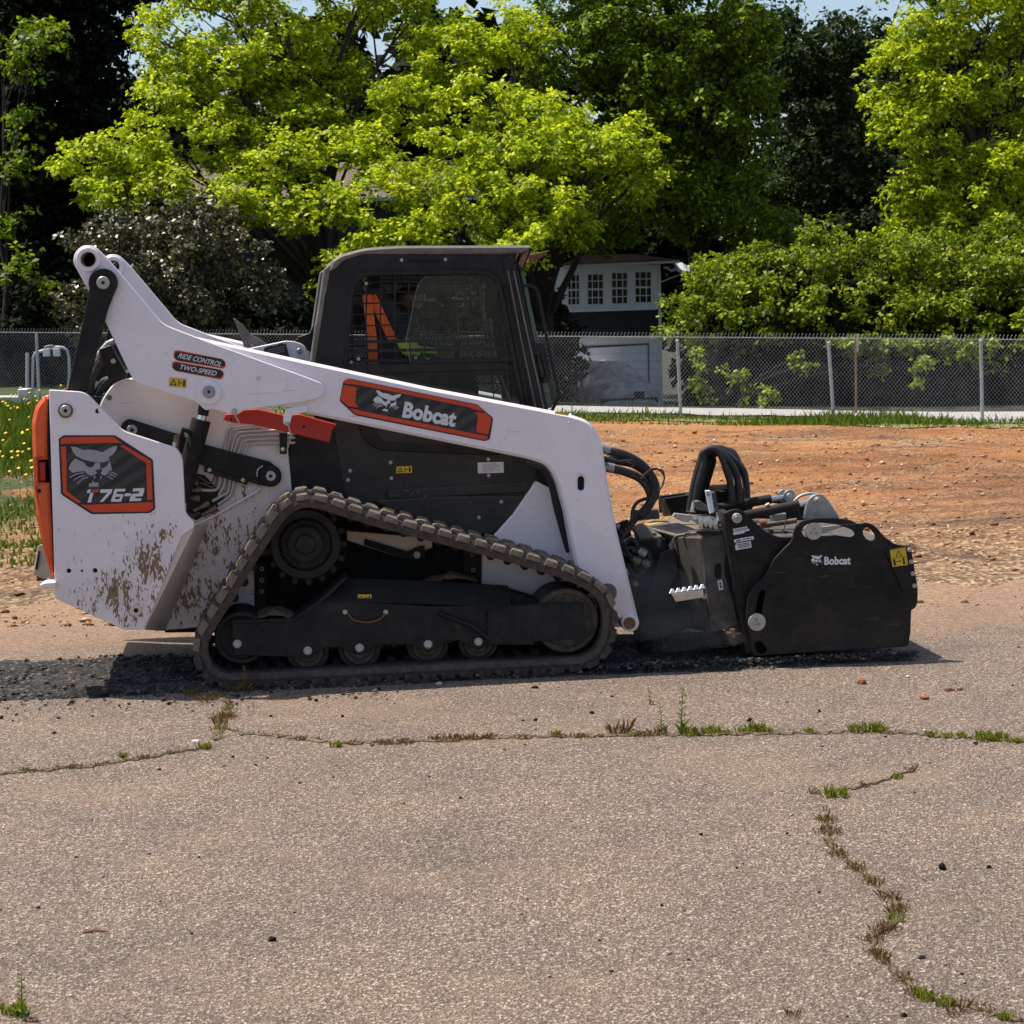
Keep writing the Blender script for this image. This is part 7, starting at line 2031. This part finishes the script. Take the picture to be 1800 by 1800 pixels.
def name_weeds():
    W_ = ['first', 'second', 'third', 'fourth', 'fifth', 'sixth', 'seventh', 'eighth', 'ninth', 'tenth', 'eleventh', 'twelfth', 'thirteenth', 'fourteenth', 'fifteenth', 'sixteenth', 'seventeenth', 'eighteenth', 'nineteenth', 'twentieth', 'twenty-first', 'twenty-second', 'twenty-third', 'twenty-fourth', 'twenty-fifth', 'twenty-sixth', 'twenty-seventh', 'twenty-eighth', 'twenty-ninth', 'thirtieth']
    where = lambda x, y: 'winding crack at lower right' if x > 1350 and y > 1340 else ('soil patch behind the track' if y < 1280 and x < 500 else ('left end crack' if x < 420 else 'long crack across the asphalt'))
    sets = {}
    for (x, y, green, o) in WEEDS: sets.setdefault((where(x, y), green), []).append((x, y, o))
    for (w, green), lst in sets.items():
        down = w.startswith('winding')
        lst.sort(key=lambda t: t[1] if down else t[0])
        for i, (x, y, o) in enumerate(lst):
            tag(o, '%s %s weed tuft from the %s along the %s' % (W_[i], 'green' if green else 'brown dried', 'top' if down else 'left', w), 'weed', ('green' if green else 'dried') + ' weeds in the cracks')
name_weeds()
for (px, py, s, lab, sd) in ((1198, 1292, 1.05, 'tallest thin weed stalk standing in the long crack', 31), (1166, 1292, .75, 'shorter thin weed stalk beside the tallest one in the long crack', 32), (42, 1792, .75, 'thin green weed stalk at the bottom left corner', 33), (433, 1216, .85, 'single thin stalk standing against the lower track', 34), (1145, 1240, .5, 'small dry weed sprig on the asphalt below the planer mount', 35)):
    me = weed_mesh('tall_weed', 10, .055, .008, .03, sd, 1); me.materials.append(M['grass'] if sd < 34 else M['weed_brown'])
    o = link('tall_weed', me, None, None, ground_point(px, py)); o.scale = (s,) * 3
    tag(o, lab, 'weed')
# ------------------------------------------------------------------ loose stones and bits on the asphalt
def stone_mesh(name, seed, mat):
    bm = bmesh.new(); bmesh.ops.create_icosphere(bm, subdivisions=1, radius=1.0)
    r = random.Random(seed)
    ax = [Vector((r.uniform(-1, 1), r.uniform(-1, 1), r.uniform(-1, 1))).normalized() for _ in range(6)]
    for v in bm.verts:
        d = v.co.normalized(); f = 1.0
        for a in ax: f = min(f, .72 / max(d.dot(a), .01)) if d.dot(a) > .6 else f
        v.co = d * f * (1 + r.uniform(-.22, .18))
    me = bpy.data.meshes.new(name); bm.to_mesh(me); bm.free(); me.materials.append(mat); return me
M['st_black'] = simple('asphalt_chip', (0.020, 0.017, 0.015), 1.0, 0, .3, 30, .4, spec=0.05); M['st_red'] = simple('red_clay', (0.26, 0.075, 0.030), .95, 0, .3, 30, .5); M['st_pale'] = simple('pale_stone', (0.50, 0.46, 0.41), .9, 0, .2, 20, .3)
SM = {('st_black', i): stone_mesh('asphalt_chip', 40 + i, M['st_black']) for i in range(3)}
SM.update({('st_red', i): stone_mesh('clay_clod', 50 + i, M['st_red']) for i in range(2)}); SM.update({('st_pale', i): stone_mesh('pale_stone', 60 + i, M['st_pale']) for i in range(2)})
STONES = []
def stone(px, py, r_px, kind, i, name, label, cat, group=None, flat=.6):
    g_ = ground_point(px, py); s = r_px * g_.y / F_PX
    o = bpy.data.objects.new(name, SM[(kind, i)]); col.objects.link(o)
    STONES.append((px, py, group, o))
    o.location = g_ + Vector((0, 0, s * flat * .6 + .003)); o.scale = (s * 1.15, s, s * flat); o.rotation_euler = (0, 0, rw.uniform(0, 6.28)); tag(o, label, cat, group)
stone(1515, 1203, 9, 'st_red', 0, 'clay_clod', 'rounded red clay clod on the asphalt near the planer', 'clod', None, .85)
stone(1626, 1229, 11, 'st_red', 1, 'clay_clod', 'flat crumbled red clay clod right of the rounded one', 'clod', None, .35)
stone(478, 1656, 9, 'st_black', 1, 'asphalt_chip', 'largest black asphalt chip in the left foreground', 'stone', None, .7)
stone(1620, 1687, 9, 'st_black', 2, 'asphalt_chip', 'flat dark pebble right of the lower crack', 'stone', None, .45)
stone(1657, 1530, 7, 'st_black', 0, 'asphalt_chip', 'pointed dark stone standing at the right above the lower crack', 'stone', None, 1.2)
stone(1596, 1192, 5, 'st_pale', 0, 'pebble', 'small blue-grey pebble near the planer corner', 'stone'); stone(344, 1307, 8, 'st_pale', 1, 'pebble', 'white stone beside the crack at left', 'stone', None, .6)
stone(940, 1211, 8, 'st_black', 1, 'asphalt_chip', 'flat dark chip below the front of the track', 'stone', None, .4); stone(588 + 184, 1205, 8, 'st_pale', 0, 'pebble', 'pale pebble below the middle of the track', 'stone', None, .5)
stone(1317, 1269, 5, 'st_black', 2, 'asphalt_chip', 'dark pebble just above the long crack', 'stone', None, .9); stone(1715, 1310, 6, 'st_black', 1, 'asphalt_chip', 'dark pebble just below the long crack at right', 'stone', None, .6)
for (x, y, r_) in ((1041, 1256, 5), (941, 1269, 5), (920, 1270, 4), (1590, 1790, 7), (1490, 1792, 4), (66, 1599, 6), (134, 1510, 4), (337, 1645, 4), (809, 1406, 5), (586, 1368, 3), (409, 1333, 4), (450, 1347, 4), (280, 1355, 4), (470, 1334, 3), (1163, 1594, 4), (1440, 1571, 4), (1385, 1468, 4), (1738, 1527, 5), (1232, 1469, 4), (602, 1262, 4), (476, 1262, 4), (556, 1235, 5), (95, 1291, 5), (1440, 1192 + 60, 4), (1075, 1712, 5), (283, 1588, 3), (518, 1607, 3), (350, 1510, 3), (1295, 1528, 3), (1052, 1402, 3), (710, 1415, 3), (1690, 1716, 5), (1608, 1396, 3), (755, 1368, 3), (1076, 1227, 4), (1780, 1207, 3)):
    stone(x, y, r_, 'st_black', rw.randrange(3), 'asphalt_chip', 'small black asphalt chip lying loose on the grey asphalt', 'stone', 'black chips on the asphalt', rw.uniform(.5, .9))
for (x, y, r_) in ((953, 1251, 3), (1331, 1471, 4), (124, 1753, 4), (1703, 1669, 3), (1000, 1690 - 30, 3), (1370, 1782, 4)):
    stone(x, y, r_, 'st_pale', rw.randrange(2), 'pebble', 'tiny pale pebble lying loose on the grey asphalt', 'stone', 'pale pebbles on the asphalt', .7)
def name_stones():
    W_ = ['first', 'second', 'third', 'fourth', 'fifth', 'sixth', 'seventh', 'eighth', 'ninth', 'tenth', 'eleventh', 'twelfth', 'thirteenth', 'fourteenth', 'fifteenth', 'sixteenth', 'seventeenth', 'eighteenth', 'nineteenth', 'twentieth']
    sets = {}
    for (x, y, gr, o) in STONES:
        if gr: sets.setdefault((gr, 'between machine and long crack' if y < 1300 else ('below the long crack' if y < 1420 else ('in the middle foreground' if y < 1600 else 'along the bottom of the picture'))), []).append((x, o))
    for (gr, w), lst in sets.items():
        lst.sort(key=lambda t: t[0])
        for i, (x, o) in enumerate(lst):
            o['label'] = ('%s small black chip from the left on the asphalt %s' if gr.startswith('black') else '%s tiny pale pebble from the left on the asphalt %s') % (W_[i], w)
name_stones()
# a twig and two bark bits
def stick(name, a, b_, r, label):
    A = ground_point(*a); B = ground_point(*b_); o_ = empty(name, A, 0, label, 'twig')
    bpy.data.objects.remove(o_)
    v, f = tube_data([Vector((0, 0, .006)), (B - A) * .5 + Vector((0, .004, .010)), (B - A) + Vector((0, 0, .006))], [r, r * .9, r * .5], 6)
    o = link(name, mesh_of(name, v, f), M['rusty'], None, A); tag(o, label, 'twig')
stick('twig', (145, 1643), (188, 1640), .004, 'thin brown twig lying in the left foreground')
stick('bark_bit', (1662, 1216), (1678, 1215), .010, 'left one of two brown bark bits on the asphalt at right'); stick('bark_bit', (1684, 1215), (1697, 1214), .008, 'right one of two brown bark bits on the asphalt at right')
# long low step in the asphalt: two shallow scars
k = NB('asphalt_scar'); M['scar'] = k.fin(k.ramp(k.noise(60, 5), [(0.3, (0.05, 0.042, 0.036)), (0.7, (0.15, 0.12, 0.10))]), .95)

# ------------------------------------------------------------------ dust drifting at the planer's mount
def dust():
    k = NB('dust'); k.t.nodes.remove(k.b)
    v = k.n('ShaderNodeVolumePrincipled'); v.inputs['Color'].default_value = (0.75, 0.68, 0.60, 1); v.inputs['Density'].default_value = 1.0
    k.l(v.outputs[0], k.out.inputs['Volume'])
    for (px, py, vv, ru, rv, rz, lab) in ((1150, 1060, .30, .26, .20, .20, 'thin pale dust drifting around the planer mount'), (1215, 1110, .22, .30, .16, .10, 'low pale dust puffing out below the planer frame')):
        bm = bmesh.new(); bmesh.ops.create_icosphere(bm, subdivisions=3, radius=1.0)
        r = random.Random(int(px))
        for q in bm.verts:
            d = q.co.normalized(); f = 1 + .22 * math.sin(3 * d.x + r.random()) * math.cos(4 * d.z + 1) + .1 * math.sin(7 * d.y)
            q.co = Vector((d.x * ru * f, d.y * rv * f, d.z * rz * f))
        me = bpy.data.meshes.new('dust_puff'); bm.to_mesh(me); bm.free(); me.materials.append(k.m)
        p = P(px, py, vv)
        o = link('dust_puff', me, None, None, FL.o + FL.u * p.x + FL.n * p.y + Vector((0, 0, p.z))); o.rotation_euler = (0, 0, THETA)
        tag(o, lab, 'dust', kind='stuff')
dust()
